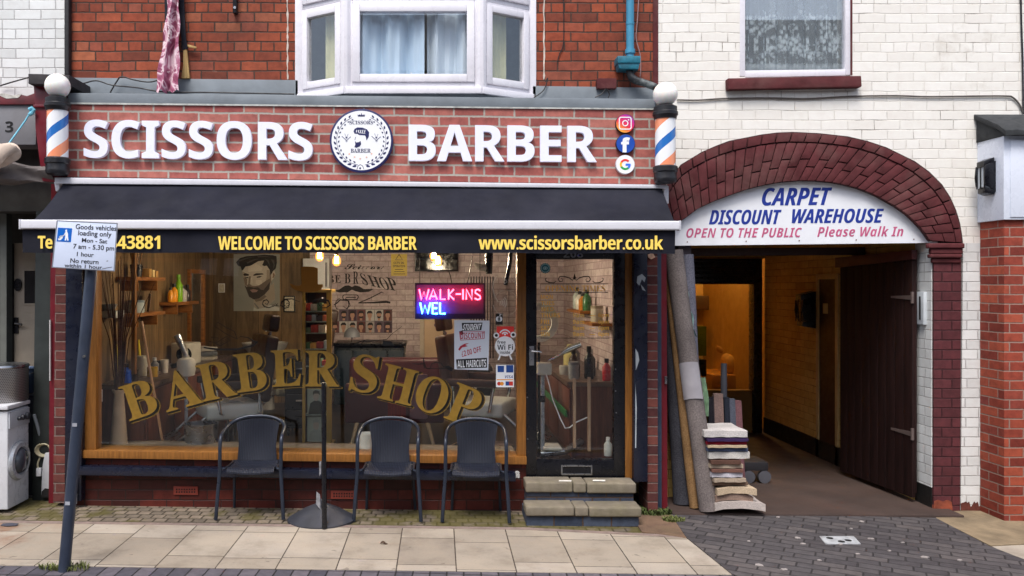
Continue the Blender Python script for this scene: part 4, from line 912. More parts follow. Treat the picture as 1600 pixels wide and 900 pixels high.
curtain('sheer_curtain', bp[1]+off+L12*.66+Vector((0, .04, 0)), bp[2]+off-L12*.02+Vector((0, .03, 0)), ZB+.03, ZT-.1, 1.7, .05, sheer('white_blue_sheer', (222, 234, 242), 1.0), 'paler sheer curtain with a crumpled hem in the bay window centre light', 9, sag=lambda s: .10*max(0, s-.3))
OLV = mat('olive_cream_curtain', (196, 192, 146), .9, var=.12, vs=4)
curtain('side_curtain', lerp(bp[0], bp[1], .42)+Vector((.05, .09, 0)), lerp(bp[0], bp[1], .95)+Vector((.05, .09, 0)), ZB+.03, ZT-.1, 2.2, .012, OLV, 'olive cream curtain in the narrow bay light above the white raised word ending in S', 5)
curtain('side_curtain', lerp(bp[2], bp[3], .08)+Vector((-.05, .09, 0)), lerp(bp[2], bp[3], .60)+Vector((-.05, .09, 0)), ZB+.03, ZT-.1, 1.8, .012, OLV, 'olive cream curtain in the narrow bay light nearer the turquoise pipe', 6)
MB().tube([P(643.5, 124, -.14), P(643.5, 113, -.14)], .012, 8).build('white_candle', WHITEI, label='small white stick standing on the bay window sill', cat='candle')
def lacem():
    t = NT('floral_lace'); uv = t.coord('UV'); q = t.sep(uv); o = t.coord('Object'); z = t.sep(o)[2]
    vo = t.n('ShaderNodeTexVoronoi'); t.put(vo.inputs['Vector'], uv); vo.inputs['Scale'].default_value = 26
    band = t.ma('MULTIPLY', t.rng(z, .62, .40), t.rng(z, .02, .12))
    cl = t.rng(t.noise(uv, 5.5, 4, .55), .47, .56)
    fl = t.ma('MULTIPLY', t.ma('MULTIPLY', band, cl), t.rng(vo.outputs[0], .75, .3))
    hem = t.rng(z, .09, .05)
    al = t.ma('MINIMUM', 1., t.ma('ADD', t.ma('ADD', .20, t.ma('MULTIPLY', fl, .75)), t.ma('MULTIPLY', hem, .25)))
    t.base(lin((214, 220, 222)), .9, 0, .1); t.put(t.b.inputs['Alpha'], al); return t.m
LACE = lacem()
curtain('lace_curtain', P(1160, 60, .12), P(1326, 60, .12), P(0, 113, .12).z, 5.2, 8, .017, LACE, 'white floral lace net curtain in the window over the carriage arch', 12, .002)
# ------------------------------------------------------------------ lettering and stickers on the glass
YG = -.1522; YD = -.1415
def gl1(name, label, cat, parts, group=None):
    """a sticker: [(part name, MB, material)]"""
    if len(parts) == 1: return parts[0][1].build(name, parts[0][2], label=label, cat=cat, group=group)
    v = [q for p in parts for q in p[1].v]; c = Vector((sum(q.x for q in v)/len(v), v[0].y, min(q.z for q in v)))
    t = thing(name, label, cat, c, group)
    for n_, m_, a in parts: m_.build(n_, a, t)
    return t
GOLDL = mat('gold_leaf_lettering', (150, 116, 42), .45, .0, .5, var=.16, vs=20)
def vinyl(name, m0, f):                    # thin transfer that lets a little of the room through
    m_ = m0.copy(); m_.name = name; nt = m_.node_tree; tr = nt.nodes.new('ShaderNodeBsdfTransparent'); mx = nt.nodes.new('ShaderNodeMixShader'); mx.inputs[0].default_value = f
    out = nt.nodes['Material Output']; nt.links.new(tr.outputs[0], mx.inputs[1]); nt.links.new(nt.nodes['Principled BSDF'].outputs[0], mx.inputs[2]); nt.links.new(mx.outputs[0], out.inputs['Surface']); return m_
INK = mat('black_vinyl', (14, 13, 14), .5)
letters = [('B', 217, 624, 50, 56, 18.5), ('A', 281.5, 607.5, 60, 60, 15.5), ('R', 338, 594, 56, 58, 12), ('B', 391, 581, 48, 60, 7.5), ('E', 447, 575, 46, 57, 3), ('R', 503, 576, 54, 56, -.5),
           ('S', 570, 584, 42, 60, -10), ('H', 622, 601, 54, 56, -14), ('O', 675, 617, 50, 58, -18.5), ('P', 725, 633, 46, 60, -21.5)]
mg, mk, mo = MB(), MB(), MB()
for ch, u, v, w, h, a in letters:
    ca, sa = cos(R(a)), sin(R(a))
    def qd(du, dv, g=0):
        o = []
        for x, y in ((-1, -1), (1, -1), (1, 1), (-1, 1)):
            X_, Y_ = x*(w/2+g), y*(h/2+g); o.append((u+du+X_*ca+Y_*sa, v+dv-X_*sa+Y_*ca))
        return o
    mo.txt(ch, qd(3.6, 2.4, .9), YG+.0012, 'SB', .0005, .004, fat=.9); mk.txt(ch, qd(2.6, 1.8, .7), YG+.0006, 'SB', .0005, .004, fat=.7); mg.txt(ch, qd(0, 0), YG, 'SB', .0005, .004)
t = gl1('window_lettering', 'arched gold BARBER SHOP lettering with black shadow across the shop window', 'window lettering', [('gold_letters', mg, vinyl('worn_gold_leaf', GOLDL, .84)), ('black_shadow', mk, vinyl('worn_black_shade', INK, .7)), ('gold_outline', mo, vinyl('thin_gold_leaf', GOLDL, .6))])
m = MB(); H_ = [(735, 318), (750, 322), (790, 338), (832, 338), (848, 320), (842, 165), (870, 158), (960, 160), (1000, 175), (1000, 325), (1045, 325), (1048, 345), (1030, 372), (990, 392), (930, 400), (860, 396), (800, 384), (755, 355)]
m.pp([(330+x/6, 390+y/6) for x, y in H_], YG, YG+.0006); m.build('hat_sticker', mat('gold_hat_vinyl', (160, 106, 22), .4), label='solid gold top hat sticker on the window below the hanging bulbs', cat='window sticker')
def spiral(u, v, r, a0, a1, k=.0, n=26): return [(u+r*(1-k*i/n)*cos(R(a0+(a1-a0)*i/n)), v-r*(1-k*i/n)*sin(R(a0+(a1-a0)*i/n))) for i in range(n+1)]
m = MB()
def cp(x, y): return (330+x/6, 390+y/6)
for u, fl in ((447, 1), (503, -1)):
    c = u; m.line(spiral(c, 474.5, 7, 180 if fl > 0 else 0, -150*fl if fl > 0 else 330, .55), [1.8]*14+[1.2]*13, YG)
m.line([cp(480, 510), cp(490, 480), cp(520, 470), cp(540, 490), cp(525, 515), cp(505, 505)], [1, 2, 2, 1.6, 1.4, 1], YG); m.line([cp(480, 510), cp(500, 535), cp(540, 545), cp(600, 525), cp(650, 530)], [1.8, 2.2, 1.8, 1, .6], YG); m.line([cp(600, 505), cp(625, 530)], .8, YG); m.line([cp(625, 505), cp(602, 532)], .8, YG)
m.line([cp(650, 530), cp(660, 490), cp(700, 465), cp(760, 462), cp(830, 490)], [1.4, 2.4, 2.2, 1.6, .8], YG); m.line([cp(660, 525), cp(690, 550), cp(725, 540), cp(735, 510), cp(710, 500), cp(700, 515)], [1.8, 2, 1.6, 1.4, 1.2, .8], YG)
m.line([cp(940, 500), cp(980, 470), cp(1040, 462), cp(1100, 480), cp(1115, 520), cp(1080, 545), cp(1020, 545)], [1, 1.8, 2.4, 2.4, 2, 1.5, .8], YG); m.line([cp(1150, 520), cp(1180, 500), cp(1210, 470), (545, 470), (547, 478), (541, 482), (536, 478)], [1.6, 2, 2, 1.6, 1.4, 1.2, .8], YG)
m.build('scroll_sticker', INK, label='black curling scroll sticker on the window between portrait poster and gold hat', cat='window sticker')
m = MB()
m.line([cp(60, 680), cp(140, 730), cp(215, 765), cp(245, 835), cp(275, 815), cp(345, 825), cp(400, 860), cp(430, 870)], [.9]*5+[1.4, 2, 3], YG); m.line([cp(60, 680), cp(30, 715), cp(130, 785), cp(245, 840)], .8, YG)
m.line([(318, 543), (340, 546), (370, 546), (395, 540), (403, 534)], [2.2, 3, 3, 2.6, 1.6], YG); m.line([cp(0, 820), cp(70, 830), cp(40, 870), cp(-20, 862)], .9, YG); m.line([cp(40, 880), cp(140, 815), cp(180, 850), cp(80, 905), cp(40, 880)], .9, YG)
for k in range(6): m.line([cp(60+k*17, 880-k*10), cp(85+k*17, 900-k*10)], .6, YG)
m.build('razor_sticker', INK, label='black line drawing of razor and comb on the window above the gold letters', cat='window sticker')
m = MB()
c2 = lambda x, y: (520+x/4.735, 530+y/4.735)
m.line([c2(590, 180), c2(630, 185), c2(680, 180), c2(690, 215), c2(720, 220), c2(730, 185), c2(760, 170), c2(800, 178), c2(822, 205)], [1, 1.6, 2.4, 1.6, 1.4, 1.4, 2, 2, 1], YG); m.line([c2(670, 140), c2(678, 215)], 2, YG); m.line([c2(690, 215), c2(880, 215)], 1.2, YG)
m.pp([c2(820, 200), c2(860, 195), c2(895, 215), c2(880, 240), c2(850, 225)], YG, YG+.0006)
m.build('scroll_sticker', INK, label='black curling scroll sticker on the window under the neon sign', cat='window sticker')
m = MB(); m.line([c2(150, 50), c2(195, 20), c2(250, 5), c2(330, 10), c2(400, 0), (612, 522), (628, 510)], [1, 1.4, 1.4, 1, 1, .8, .6], YG); m.line([c2(200, 45), c2(230, 15), c2(290, 20), c2(300, 45)], 1, YG); m.pp([c2(368, 10), c2(430, 15), c2(460, 50), c2(420, 45), c2(372, 50)], YG, YG+.0006); m.line([c2(430, 8), c2(520, 8), c2(520, 25), c2(432, 22)], .8, YG)
m.build('scissors_sticker', INK, label='black comb and scissors sticker on the window below the hairstyle poster', cat='window sticker')
# round white line logo, contactless and fruit marks
LINEW = mat('frosted_white_vinyl', (196, 196, 192), .6)
m = MB(); d2 = lambda x, y: (680+x/6, 390+y/6)
m.line([d2(575, 250), d2(548, 300), d2(540, 360), d2(555, 430), d2(590, 490)], 1.5, YG); m.line([d2(775, 270), d2(782, 330), d2(772, 400)], 1.3, YG); m.line([d2(630, 255), d2(645, 290), d2(665, 285), d2(672, 305), d2(650, 318), d2(640, 298)], 1.3, YG); m.line([d2(690, 285), d2(705, 308), d2(712, 270), d2(735, 305), d2(755, 290), d2(765, 262), d2(742, 270), d2(758, 325)], 1.3, YG)
m.txt('Mono', [d2(612, 365), d2(735, 405)], YG, 'N', .0006) if False else m.line([d2(610, 385), d2(735, 385)], .8, YG)
m.ring(*d2(660, 500), 19, 19.6, YG, .0006, 20, 160); m.ring(*d2(660, 500), 19, 19.6, YG, .0006, 190, 350)
for k in range(4): m.line(spiral(*d2(598+k*3, 495), 2.6+2.6*k, -48, 48, 0, 10), 1.2, YG)
m.build('logo_sticker', LINEW, label='white line logo sticker near the top of the window beside the shop door', cat='window sticker')
m = MB(); m.rc(774.5, 490, 785.5, 507.5, YG+.0004, YG+.0009); m2 = MB(); m2.disc(778.3, 498.5, 3.6, YG, YG+.0004, 18, 4); m2.disc(781.3, 498.5, 3.4, YG, YG+.0004, 18, 4); m2.pp([(780, 493.5), (781, 491), (783, 490.4), (782, 493)], YG, YG+.0004)
gl1('payment_sticker', 'small dark square sticker with a white fruit on the window', 'window sticker', [('sticker_sheet', m, INK), ('fruit_mark', m2, WHITEI)])
# free wifi sticker
m = MB(); m.disc(789, 541, 15.6, YG+.0005, YG+.0011, 36); m.disc(775.5, 524, 4.6, YG+.0007, YG+.0011, 16); m.disc(802, 523, 4.6, YG+.0007, YG+.0011, 16); m.line([(782, 554), (778.5, 562.5)], 2.4, YG+.0006); m.line([(796, 554), (799.5, 562)], 2.4, YG+.0006)
m2 = MB(); m2.rc(776, 510, 803, 527, YG+.0012, YG+.0017); m4 = MB(); 
for k in (0, 1): m4.ring(789, 524, 3.6+4*k, 5.6+4*k, YG+.0004, .0005, 25, 155, 14)
m4.disc(789, 522.5, 1.6, YG+.0004, YG+.0009, 10)
m3 = MB(); m3.txt('free', [(777, 532), (790, 537)], YG, 'B', .0005); m3.txt('Wi Fi', [(777, 538), (801.5, 546.5)], YG, 'B', .0005); m3.txt('inside', [(781, 548), (797, 553)], YG, 'B', .0005); m3.disc(775.5, 524, 2.4, YG+.0002, YG+.0006, 12); m3.disc(802, 523, 2.4, YG+.0002, YG+.0006, 12)
gl1('wifi_sticker', 'round white free wifi clock sticker with red top on the window', 'window sticker', [('sticker_face', m, WHITEI), ('sticker_top', m2, mat('red_vinyl', (176, 44, 48), .5)), ('wifi_arcs', m4, WHITEI), ('sticker_lettering', m3, INK)])
m = MB(); m.rc(775, 570, 803, 605, YG+.0004, YG+.0009); m2 = MB(); m2.rc(777.5, 571.5, 787.5, 581.5, YG, YG+.0004); m2.rc(791, 570.5, 802, 582, YG, YG+.0004); m2.txt('VISA', [(789, 586.5), (801.5, 591)], YG, 'BI', .0004); m2.rc(790, 596, 795.5, 602.5, YG, YG+.0004)
m3 = MB(); m3.disc(779.8, 599.5, 3, YG+.0001, YG+.0004, 14); m3.rc(795.5, 596, 801.5, 602.5, YG, YG+.0004); m4 = MB(); m4.disc(784.2, 599.5, 3, YG, YG+.0003, 14); m4.rc(776, 592.5, 802, 594, YG, YG+.0004)
gl1('card_sticker', 'white payment cards sticker under the wifi sticker on the window', 'window sticker', [('sticker_sheet', m, WHITEI), ('blue_card_marks', m2, mat('card_blue', (28, 70, 140), .5)), ('red_card_marks', m3, mat('card_red', (200, 52, 44), .5)), ('amber_card_marks', m4, mat('card_amber', (230, 150, 40), .5))])
# student discount poster
m = MB(); m.pp([(709.5, 500), (765, 501), (763, 578.5), (710, 577)], YG+.0006, YG+.0012); m2 = MB()
ct = lambda u0, v0, u1, v1, dv=0: [(u0, v0), (u1, v0+dv), (u1, v1+dv), (u0, v1)]
m2.pp([(721.5, 504.5), (754, 504), (752, 516), (722.5, 517)], YG+.0003, YG+.0006); m2.pp([(712.5, 561.5), (761, 559), (761, 574.5), (714, 576)], YG+.0003, YG+.0006); m2.pp([(717, 518), (723, 516), (724, 522), (720, 524)], YG+.0003, YG+.0006)
m3 = MB(); m3.txt('STUDENT', [(724, 506.5), (752.5, 505.5), (751, 515), (722.5, 516)], YG, 'BI', .0003, .01); m3.txt('ALL HAIRCUTS', [(714.5, 563.5), (759.5, 561.5), (759.5, 573), (715, 574.5)], YG, 'B', .0003)
m4 = MB(); m4.txt('DISCOUNT', [(719, 520.5), (756.5, 519), (756, 528), (720, 530)], YG+.0001, 'B', .0004); m4.txt('£2.00 OFF', [(720.5, 549), (751, 540.5), (752.5, 549), (722, 558)], YG+.0001, 'B', .0004)
for a, b in (((718, 519), (757, 517.6)), ((757, 517.6), (756.5, 529)), ((756.5, 529), (719.5, 531.5)), ((719.5, 531.5), (718, 519))): m4.line([a, b], .9, YG+.0001, .0004)
m4.pp([(716, 546), (719, 541), (726, 537), (733, 536), (727, 539), (731, 541), (722, 543), (718, 548)], YG+.0001, YG+.0005)
gl1('discount_poster', 'white student discount poster with red and black lettering on the window', 'poster', [('poster_sheet', m, mat('poster_paper', (206, 212, 222), .6, var=.03)), ('black_panel', m2, INK), ('white_lettering', m3, WHITEI), ('red_lettering', m4, mat('poster_red', (170, 36, 56), .5))])
# door stickers
m = MB()
e2 = lambda x, y: (820+x/5.294, 390+y/5.294)
for s_ in (1, -1):
    cx = 410
    def e3(x, y): return e2(cx+s_*(x-cx), y)
    m.line([e3(395, 255), e3(370, 235), e3(330, 222), e3(290, 222), e3(275, 245), e3(290, 265), e3(312, 262), e3(315, 245), e3(300, 240)], [1, 1.4, 1.6, 1.6, 1.5, 1.4, 1.2, 1, .8], YD); m.line([e3(260, 260), e3(240, 275), e3(200, 272), e3(175, 260), e3(170, 240), e3(185, 236)], [.8, 1.4, 1.8, 1.6, 1.2, 1], YD); m.line([e3(395, 255), e3(410, 225)], .8, YD)
m.pp([e2(400, 240), e2(410, 195), e2(424, 235), e2(412, 250)], YD, YD+.0006); m.line([e2(130, 284), e2(690, 284)], 1., YD); m.line([e2(130, 355), e2(690, 355)], 1., YD); m.line([e2(130, 732), e2(700, 732)], 1., YD)
m2 = MB(); m2.txt('OPENING TIMES', [e2(170, 296), e2(665, 346)], YD, 'SB', .0006)
for dname, x1, y in (('MON', 232, 374), ('TUES', 245, 425), ('WED', 238, 475), ('THURS', 292, 526), ('FRI', 205, 580), ('SAT', 205, 632), ('SUN', 205, 682)):
    m2.txt(dname, [e2(132, y), e2(x1, y+35)], YD, 'B', .0006)
for y in (526, 580, 632, 682):
    m2.txt('9am', [e2(398, y), e2(492, y+35)], YD, 'B', .0006); m2.line([e2(535, y+20), e2(580, y+20)], 1., YD); m2.txt('6pm', [e2(608, y), e2(696, y+42)], YD, 'B', .0006)
gl1('opening_times_sticker', 'gold opening times lettering with black scroll on the shop door glass', 'window lettering', [('black_scroll', m, INK), ('gold_lettering', m2, mat('dull_gold_lettering', (226, 176, 72), .5))])
m = MB(); n = 14; m.pp([(852+(8.6 if i % 2 else 7.4)*cos(pi*i/n), 419-(8.6 if i % 2 else 7.4)*sin(pi*i/n)) for i in range(2*n)], YD+.0004, YD+.0009); m2 = MB(); m2.ring(852, 419, 2.6, 3.6, YD, .0004, n=16, sq=.7); m2.disc(852, 419, 1.3, YD, YD+.0004, 10); m2.ring(852, 419, 6., 6.5, YD, .0004, n=20)
gl1('eye_sticker', 'round teal sticker with an eye at the top of the door glass', 'window sticker', [('sticker_face', m, mat('teal_vinyl', (40, 110, 122), .5)), ('eye_mark', m2, mat('pale_teal_vinyl', (190, 224, 226), .5))])

def sm3_(pts, k=6):
    pts = [Vector(p) for p in pts]; o = []
    for i in range(len(pts)-1):
        a = pts[max(0, i-1)]; b = pts[i]; c = pts[i+1]; d = pts[min(len(pts)-1, i+2)]
        for j in range(k):
            t = j/k; o.append(.5*((2*b)+(c-a)*t+(2*a-5*b+4*c-d)*t*t+(3*b-a-3*c+d)*t**3))
    return o+[pts[-1]]
# ------------------------------------------------------------------ inside the barber shop
YB = RY-.006
BULB = emit('hot_filament', (255, 236, 212), 2100)
BGL = NT('amber_bulb_glass'); _a = BGL.n('ShaderNodeBsdfTransparent'); _a.inputs[0].default_value = (1, .93, .82, 1); _b = BGL.n('ShaderNodeEmission'); _b.inputs[0].default_value = (1, .30, .05, 1); _b.inputs[1].default_value = 3.2
_c = BGL.n('ShaderNodeMixShader'); _c.inputs[0].default_value = .3; BGL.t.links.new(_a.outputs[0], _c.inputs[1]); BGL.t.links.new(_b.outputs[0], _c.inputs[2]); BGL.t.links.new(_c.outputs[0], BGL.out.inputs['Surface']); BGL = BGL.m
BRASS = mat('aged_brass', (150, 110, 60), .35, .8)
blabel = ['glowing filament bulb hanging higher beside the white cupboard', 'glowing filament bulb hanging low above the wall lettering', 'glowing filament bulb hanging upper in front of the wall screen', 'glowing filament bulb hanging lower in front of the wall screen']
for i, (u, v, y) in enumerate(((499.5, 399, 1.15), (526, 406.5, 1.05), (678, 398.5, 1.35), (684, 407, 1.15))):
    c = P(u, v, y); t = thing('hanging_bulb', blabel[i], 'light bulb', c, 'bare filament bulbs hanging in the barber shop')
    m = MB(); m.tube([c+Vector((0, 0, .10)), Vector((c.x, c.y, RZ1))], .004, 6); m.build('flex', CAB, t)
    m = MB(); m.lathe([(.018, .05), (.018, .11), (.008, .12)], c, 14); m.build('bulb_holder', BRASS, t)
    m = MB(); m.lathe([(.001, -.06), (.022, -.055), (.038, -.034), (.043, -.008), (.036, .02), (.022, .042), (.016, .055)], c, 20, cap=False); m.build('bulb_glass', BGL, t)
    m = MB()
    for k in range(4): a = k*pi/2; m.tube([c+Vector((.012*cos(a), .012*sin(a), .035)), c+Vector((.016*cos(a), .016*sin(a), -.03))], .0022, 6)
    m.build('filament', BULB, t)
# portrait poster
def pe(pts): return [(330+x/6, 390+y/6) for x, y in pts]
y0 = YB-.004
po = thing('portrait_poster', 'large portrait poster of a dark haired bearded man on the wood cladding', 'poster', P(402, 486, y0))
m = MB(); m.rc(365, 397, 437, 486, y0, YB+.003); m.build('poster_print', mat('grey_photo_ground', (150, 150, 142), .5, var=.12, vs=2.5), po)
def lay(nm, pts_list, rgb, k):
    m = MB()
    for p in pts_list: m.pp(pe(p), y0-.0006*k, y0-.0006*k+.0005)
    m.build(nm, mat('print_'+nm, rgb, .5, var=.05), po)
lay('shirt', [[(395, 572), (405, 500), (450, 545), (560, 520), (638, 545), (638, 574), (395, 574)]], (196, 196, 190), 1)
lay('neck', [[(395, 460), (400, 540), (430, 560), (520, 540), (600, 470), (590, 300), (540, 380)]], (168, 158, 146), 2)
lay('face', [[(290, 200), (300, 260), (312, 330), (335, 390), (355, 440), (400, 465), (450, 455), (500, 420), (545, 370), (560, 300), (585, 270), (602, 230), (590, 190), (555, 180), (500, 110), (420, 90), (300, 150)]], (202, 191, 176), 3)
lay('hair', [[(232, 118), (268, 80), (330, 62), (420, 55), (500, 48), (575, 52), (612, 62), (616, 120), (606, 175), (578, 205), (556, 245), (548, 190), (520, 150), (495, 155), (478, 145), (498, 100), (440, 110), (370, 150), (320, 160), (300, 190), (288, 200), (276, 160), (250, 150)]], (34, 30, 30), 4)
lay('beard', [[(312, 330), (335, 352), (350, 348), (372, 350), (400, 358), (440, 352), (465, 375), (490, 380), (545, 310), (556, 300), (545, 370), (500, 422), (450, 458), (400, 468), (355, 442), (335, 390)]], (66, 57, 52), 4)
lay('lips', [[(362, 378), (395, 370), (440, 380), (425, 398), (385, 402)]], (160, 128, 118), 5)
lay('brows', [[(300, 232), (318, 220), (355, 232), (350, 246), (310, 246)], [(392, 238), (420, 222), (480, 222), (494, 232), (440, 240), (398, 246)], [(312, 262), (345, 256), (350, 268), (318, 270)], [(425, 254), (455, 248), (478, 250), (455, 262), (428, 264)]], (40, 32, 30), 5)
lay('nose_shade', [[(352, 250), (372, 250), (362, 320), (385, 342), (410, 340), (400, 352), (366, 346), (348, 322)], [(300, 262), (340, 275), (335, 340), (318, 335)], [(545, 210), (560, 240), (566, 330), (552, 300)]], (132, 116, 102), 5)
lay('cheek_shade', [[(292, 205), (300, 260), (312, 330), (330, 330), (328, 280), (318, 215)], [(545, 190), (556, 250), (540, 330), (500, 372), (470, 372), (500, 330), (520, 260), (520, 190)], [(400, 470), (455, 456), (520, 412), (560, 330), (590, 320), (598, 460), (540, 500), (430, 520)]], (168, 154, 138), 3.5)
lay('highlight', [[(350, 160), (420, 130), (480, 170), (470, 200), (400, 205), (345, 210)], [(372, 262), (384, 262), (388, 318), (376, 326)], [(420, 285), (470, 285), (480, 320), (440, 335), (415, 320)]], (220, 210, 196), 3.6)
lay('stubble', [[(330, 340), (350, 320), (372, 336), (410, 342), (450, 335), (500, 300), (550, 270), (556, 300), (545, 330), (490, 384), (465, 378), (440, 356), (400, 362), (372, 354), (350, 352), (340, 360)], [(405, 468), (450, 460), (500, 425), (520, 440), (470, 480), (420, 490)]], (120, 106, 94), 3.8)
lay('hair_sheen', [[(260, 100), (330, 76), (420, 66), (330, 86), (270, 112)], [(430, 62), (510, 60), (560, 72), (500, 70), (440, 74)], [(560, 90), (590, 100), (596, 150), (580, 185), (584, 140)], [(330, 120), (400, 92), (450, 84), (400, 104), (340, 132)], [(500, 80), (540, 100), (552, 160), (530, 120)]], (78, 72, 70), 5)
lay('collar_line', [[(400, 505), (408, 500), (450, 545), (440, 560)], [(560, 520), (600, 505), (590, 540)]], (120, 118, 114), 5)
lay('ear_line', [[(575, 225), (590, 220), (596, 240), (584, 265), (574, 262), (582, 240)]], (136, 104, 84), 5)
# white cupboard behind the hat
t = thing('wall_cupboard', 'white wall cupboard in the corner behind the gold hat sticker', 'cupboard', P(496, 455, YB-.3))
m = MB(); m.rc(473, 404, 514, 456, YB-.3, YB); m.build('cupboard_body', mat('white_melamine', (206, 206, 208), .4), t, bev=.004)
m = MB(); m.rc(474, 405, 507, 455, YB-.32, YB-.302); m.build('cupboard_door', mat('white_melamine', (206, 206, 208), .4), t, bev=.003)
m = MB(); m.rc(508, 410, 511, 448, YB-.32, YB-.3); m.build('door_edge', mat('grey_edge', (120, 120, 124), .5), t)
# wall lettering and pictures on the papered wall
WINK = mat('wall_transfer_black', (34, 26, 28), .7)
m = MB(); yw = YB-.002; f2 = lambda x, y: (520+x/6, 390+y/6)
m.txt('Scissors', [f2(110, 135), f2(490, 185)], yw, 'SC', .002, .008)
for ch, x0, x1, ya, yb_, k in (('B', -60, 10, 235, 310, .5), ('E', 20, 75, 240, 310, .3), ('R', 190, 240, 205, 320, 0), ('B', 110, 165, 225, 315, .1), ('S', 265, 320, 215, 325, 3), ('H', 340, 435, 235, 340, 4), ('O', 440, 520, 250, 365, 4), ('P', 520, 600, 255, 375, 4)):
    a, b = f2(x0, ya), f2(x1, yb_); m.txt(ch, [(a[0]-k, a[1]), (b[0]-k, a[1]+k), (b[0]+k, b[1]+k), (a[0]+k, b[1])], yw, 'SB', .002)
m.build('wall_lettering', WINK, label='black slanted BARBERSHOP lettering on the white brick wallpaper', cat='wall lettering')
m = MB(); m.pp([f2(x, y) for x, y in ((0, 385), (60, 375), (110, 340), (150, 335), (180, 350), (210, 335), (250, 345), (290, 370), (385, 368), (340, 395), (260, 402), (210, 390), (180, 375), (140, 400), (60, 402))], yw, yw+.002)
o1 = [f2(x, y) for x, y in ((100, 425), (230, 425), (240, 440), (230, 468), (100, 468), (92, 445))]
for i in range(6): m.line([o1[i], o1[(i+1) % 6]], 1.4, yw)
m.line([f2(120, 447), f2(215, 447)], 1.6, yw); m.line([f2(240, 500), f2(350, 455), f2(460, 398), f2(480, 410)], [1.4, 1.6, 1.4, .6], yw); m.line([f2(240, 500), f2(380, 497), f2(500, 490), f2(540, 497)], [1.6, 2.6, 3.6, 3], yw); m.line(spiral(*f2(85, 515), 11, 60, -250, .1), 1.3, yw)
m.build('moustache_transfer', WINK, label='black moustache comb and razor wall drawing under the wall lettering', cat='wall transfer')
hp = thing('hairstyle_poster', 'grid poster of fourteen small haircut portraits on the papered wall', 'poster', P(565, 521, YB-.01))
tones = [(168, 160, 160), (190, 188, 188), (110, 62, 66), (96, 78, 96), (100, 56, 58), (196, 194, 192), (72, 46, 66)]
m = MB(); m.rc(516, 483, 613, 520.5, YB-.006, YB); m.build('poster_sheet', mat('poster_backing', (120, 112, 118), .6), hp)
r2 = random.Random(6); mh, mf = MB(), MB(); mbk = {}
for j in range(2):
    for i in range(7):
        u, v = 516.5+i*13.8, 483.8+j*18.4; k = (i*3+j*2) % 7
        mbk.setdefault(k, MB()).rc(u, v, u+13, v+17.4, YB-.0075, YB-.006)
        c = u+6.5+r2.uniform(-.6, .6); mf.disc(c, v+8.8, 3.5, YB-.0085, YB-.0076, 14, 4.8); mf.rc(c-1.8, v+12, c+1.8, v+17, YB-.0082, YB-.0076)
        mh.pp([(c-4, v+8), (c-4.3, v+4.5), (c-2, v+1.8), (c+2.4, v+1.6), (c+4.4, v+4.4), (c+4, v+8), (c+3, v+5.6), (c-2.8, v+5.8)], YB-.0092, YB-.0086)
        if (i+j) % 2: mh.pp([(c-3.2, v+10), (c, v+11), (c+3.2, v+10), (c+2.2, v+13.4), (c-2.2, v+13.4)], YB-.0092, YB-.0086)
for k, b in mbk.items(): b.build('portrait_ground', mat('ground_tone_%s' % 'abcdefg'[k], tones[k], .6), hp)
mf.build('portrait_face', mat('portrait_skin', (186, 142, 122), .6), hp); mh.build('portrait_hair', mat('portrait_hair', (34, 28, 32), .6), hp)
t = thing('warning_notice', 'yellow wall notice with black triangle above two lines of black print', 'notice', P(624, 432, YB))
m = MB(); m.rc(611, 397, 636, 431, YB-.005, YB); m.build('notice_plate', mat('yellow_notice', (206, 178, 62), .5), t)
m = MB(); yn = YB-.0065; m.line([(623.5, 397.5), (629, 406), (618, 406), (623.5, 397.5)], 1.2, yn)
m.txt('CCTV IN', [(615, 409), (631, 412.5)], yn, 'B', .001); m.txt('OPERATION', [(614, 414), (633, 417.5)], yn, 'B', .001); m.line([(617, 421), (630, 421)], .9, yn); m.line([(616, 424.5), (632, 424.5)], .9, yn); m.line([(615, 428), (633, 428)], .9, yn)
m.build('notice_print', INK, t)
t = thing('wall_screen', 'black television on the papered wall behind two glowing bulbs', 'television', P(682, 424, YB))
m = MB(); m.rc(648, 380, 716, 424, YB-.09, YB-.04); m.rc(665, 390, 700, 412, YB-.04, YB); m.build('screen_case', BLACK, t, bev=.006)
m = MB(); m.rc(650, 382, 714, 421.5, YB-.0925, YB-.089); m.build('screen_panel', mat('dark_screen', (12, 12, 18), .1), t)
# neon sign in the window
def tubeline(m, px, y, r=.0065): m.tube([P(u, v, y) for u, v in px], r, 8)
ne = thing('neon_sign', 'lit neon sign with red WALK-INS over blue WEL hanging in the window', 'neon sign', P(702, 498, .06))
yn = .02
m = MB(); m.rc(649.5, 443, 757, 498, yn+.045, yn+.05); 
t_ = NT('smoked_acrylic'); tr = t_.n('ShaderNodeBsdfTransparent'); tr.inputs[0].default_value = (.35, .3, .42, 1); gl_ = t_.n('ShaderNodeBsdfDiffuse'); gl_.inputs[0].default_value = (.22, .16, .3, 1); mx = t_.n('ShaderNodeMixShader'); mx.inputs[0].default_value = .55
t_.t.links.new(tr.outputs[0], mx.inputs[1]); t_.t.links.new(gl_.outputs[0], mx.inputs[2]); t_.t.links.new(mx.outputs[0], t_.out.inputs['Surface'])
m.build('acrylic_panel', t_.m, ne)
m = MB(); m.rc(648.5, 442, 758, 445, yn+.035, yn+.052); m.rc(648.5, 490, 758, 498.5, yn+.035, yn+.052); m.rc(648.5, 445, 651, 490, yn+.035, yn+.052); m.rc(755.5, 445, 758, 490, yn+.035, yn+.052); m.build('sign_frame', mat('dark_sign_frame', (30, 22, 48), .5), ne)
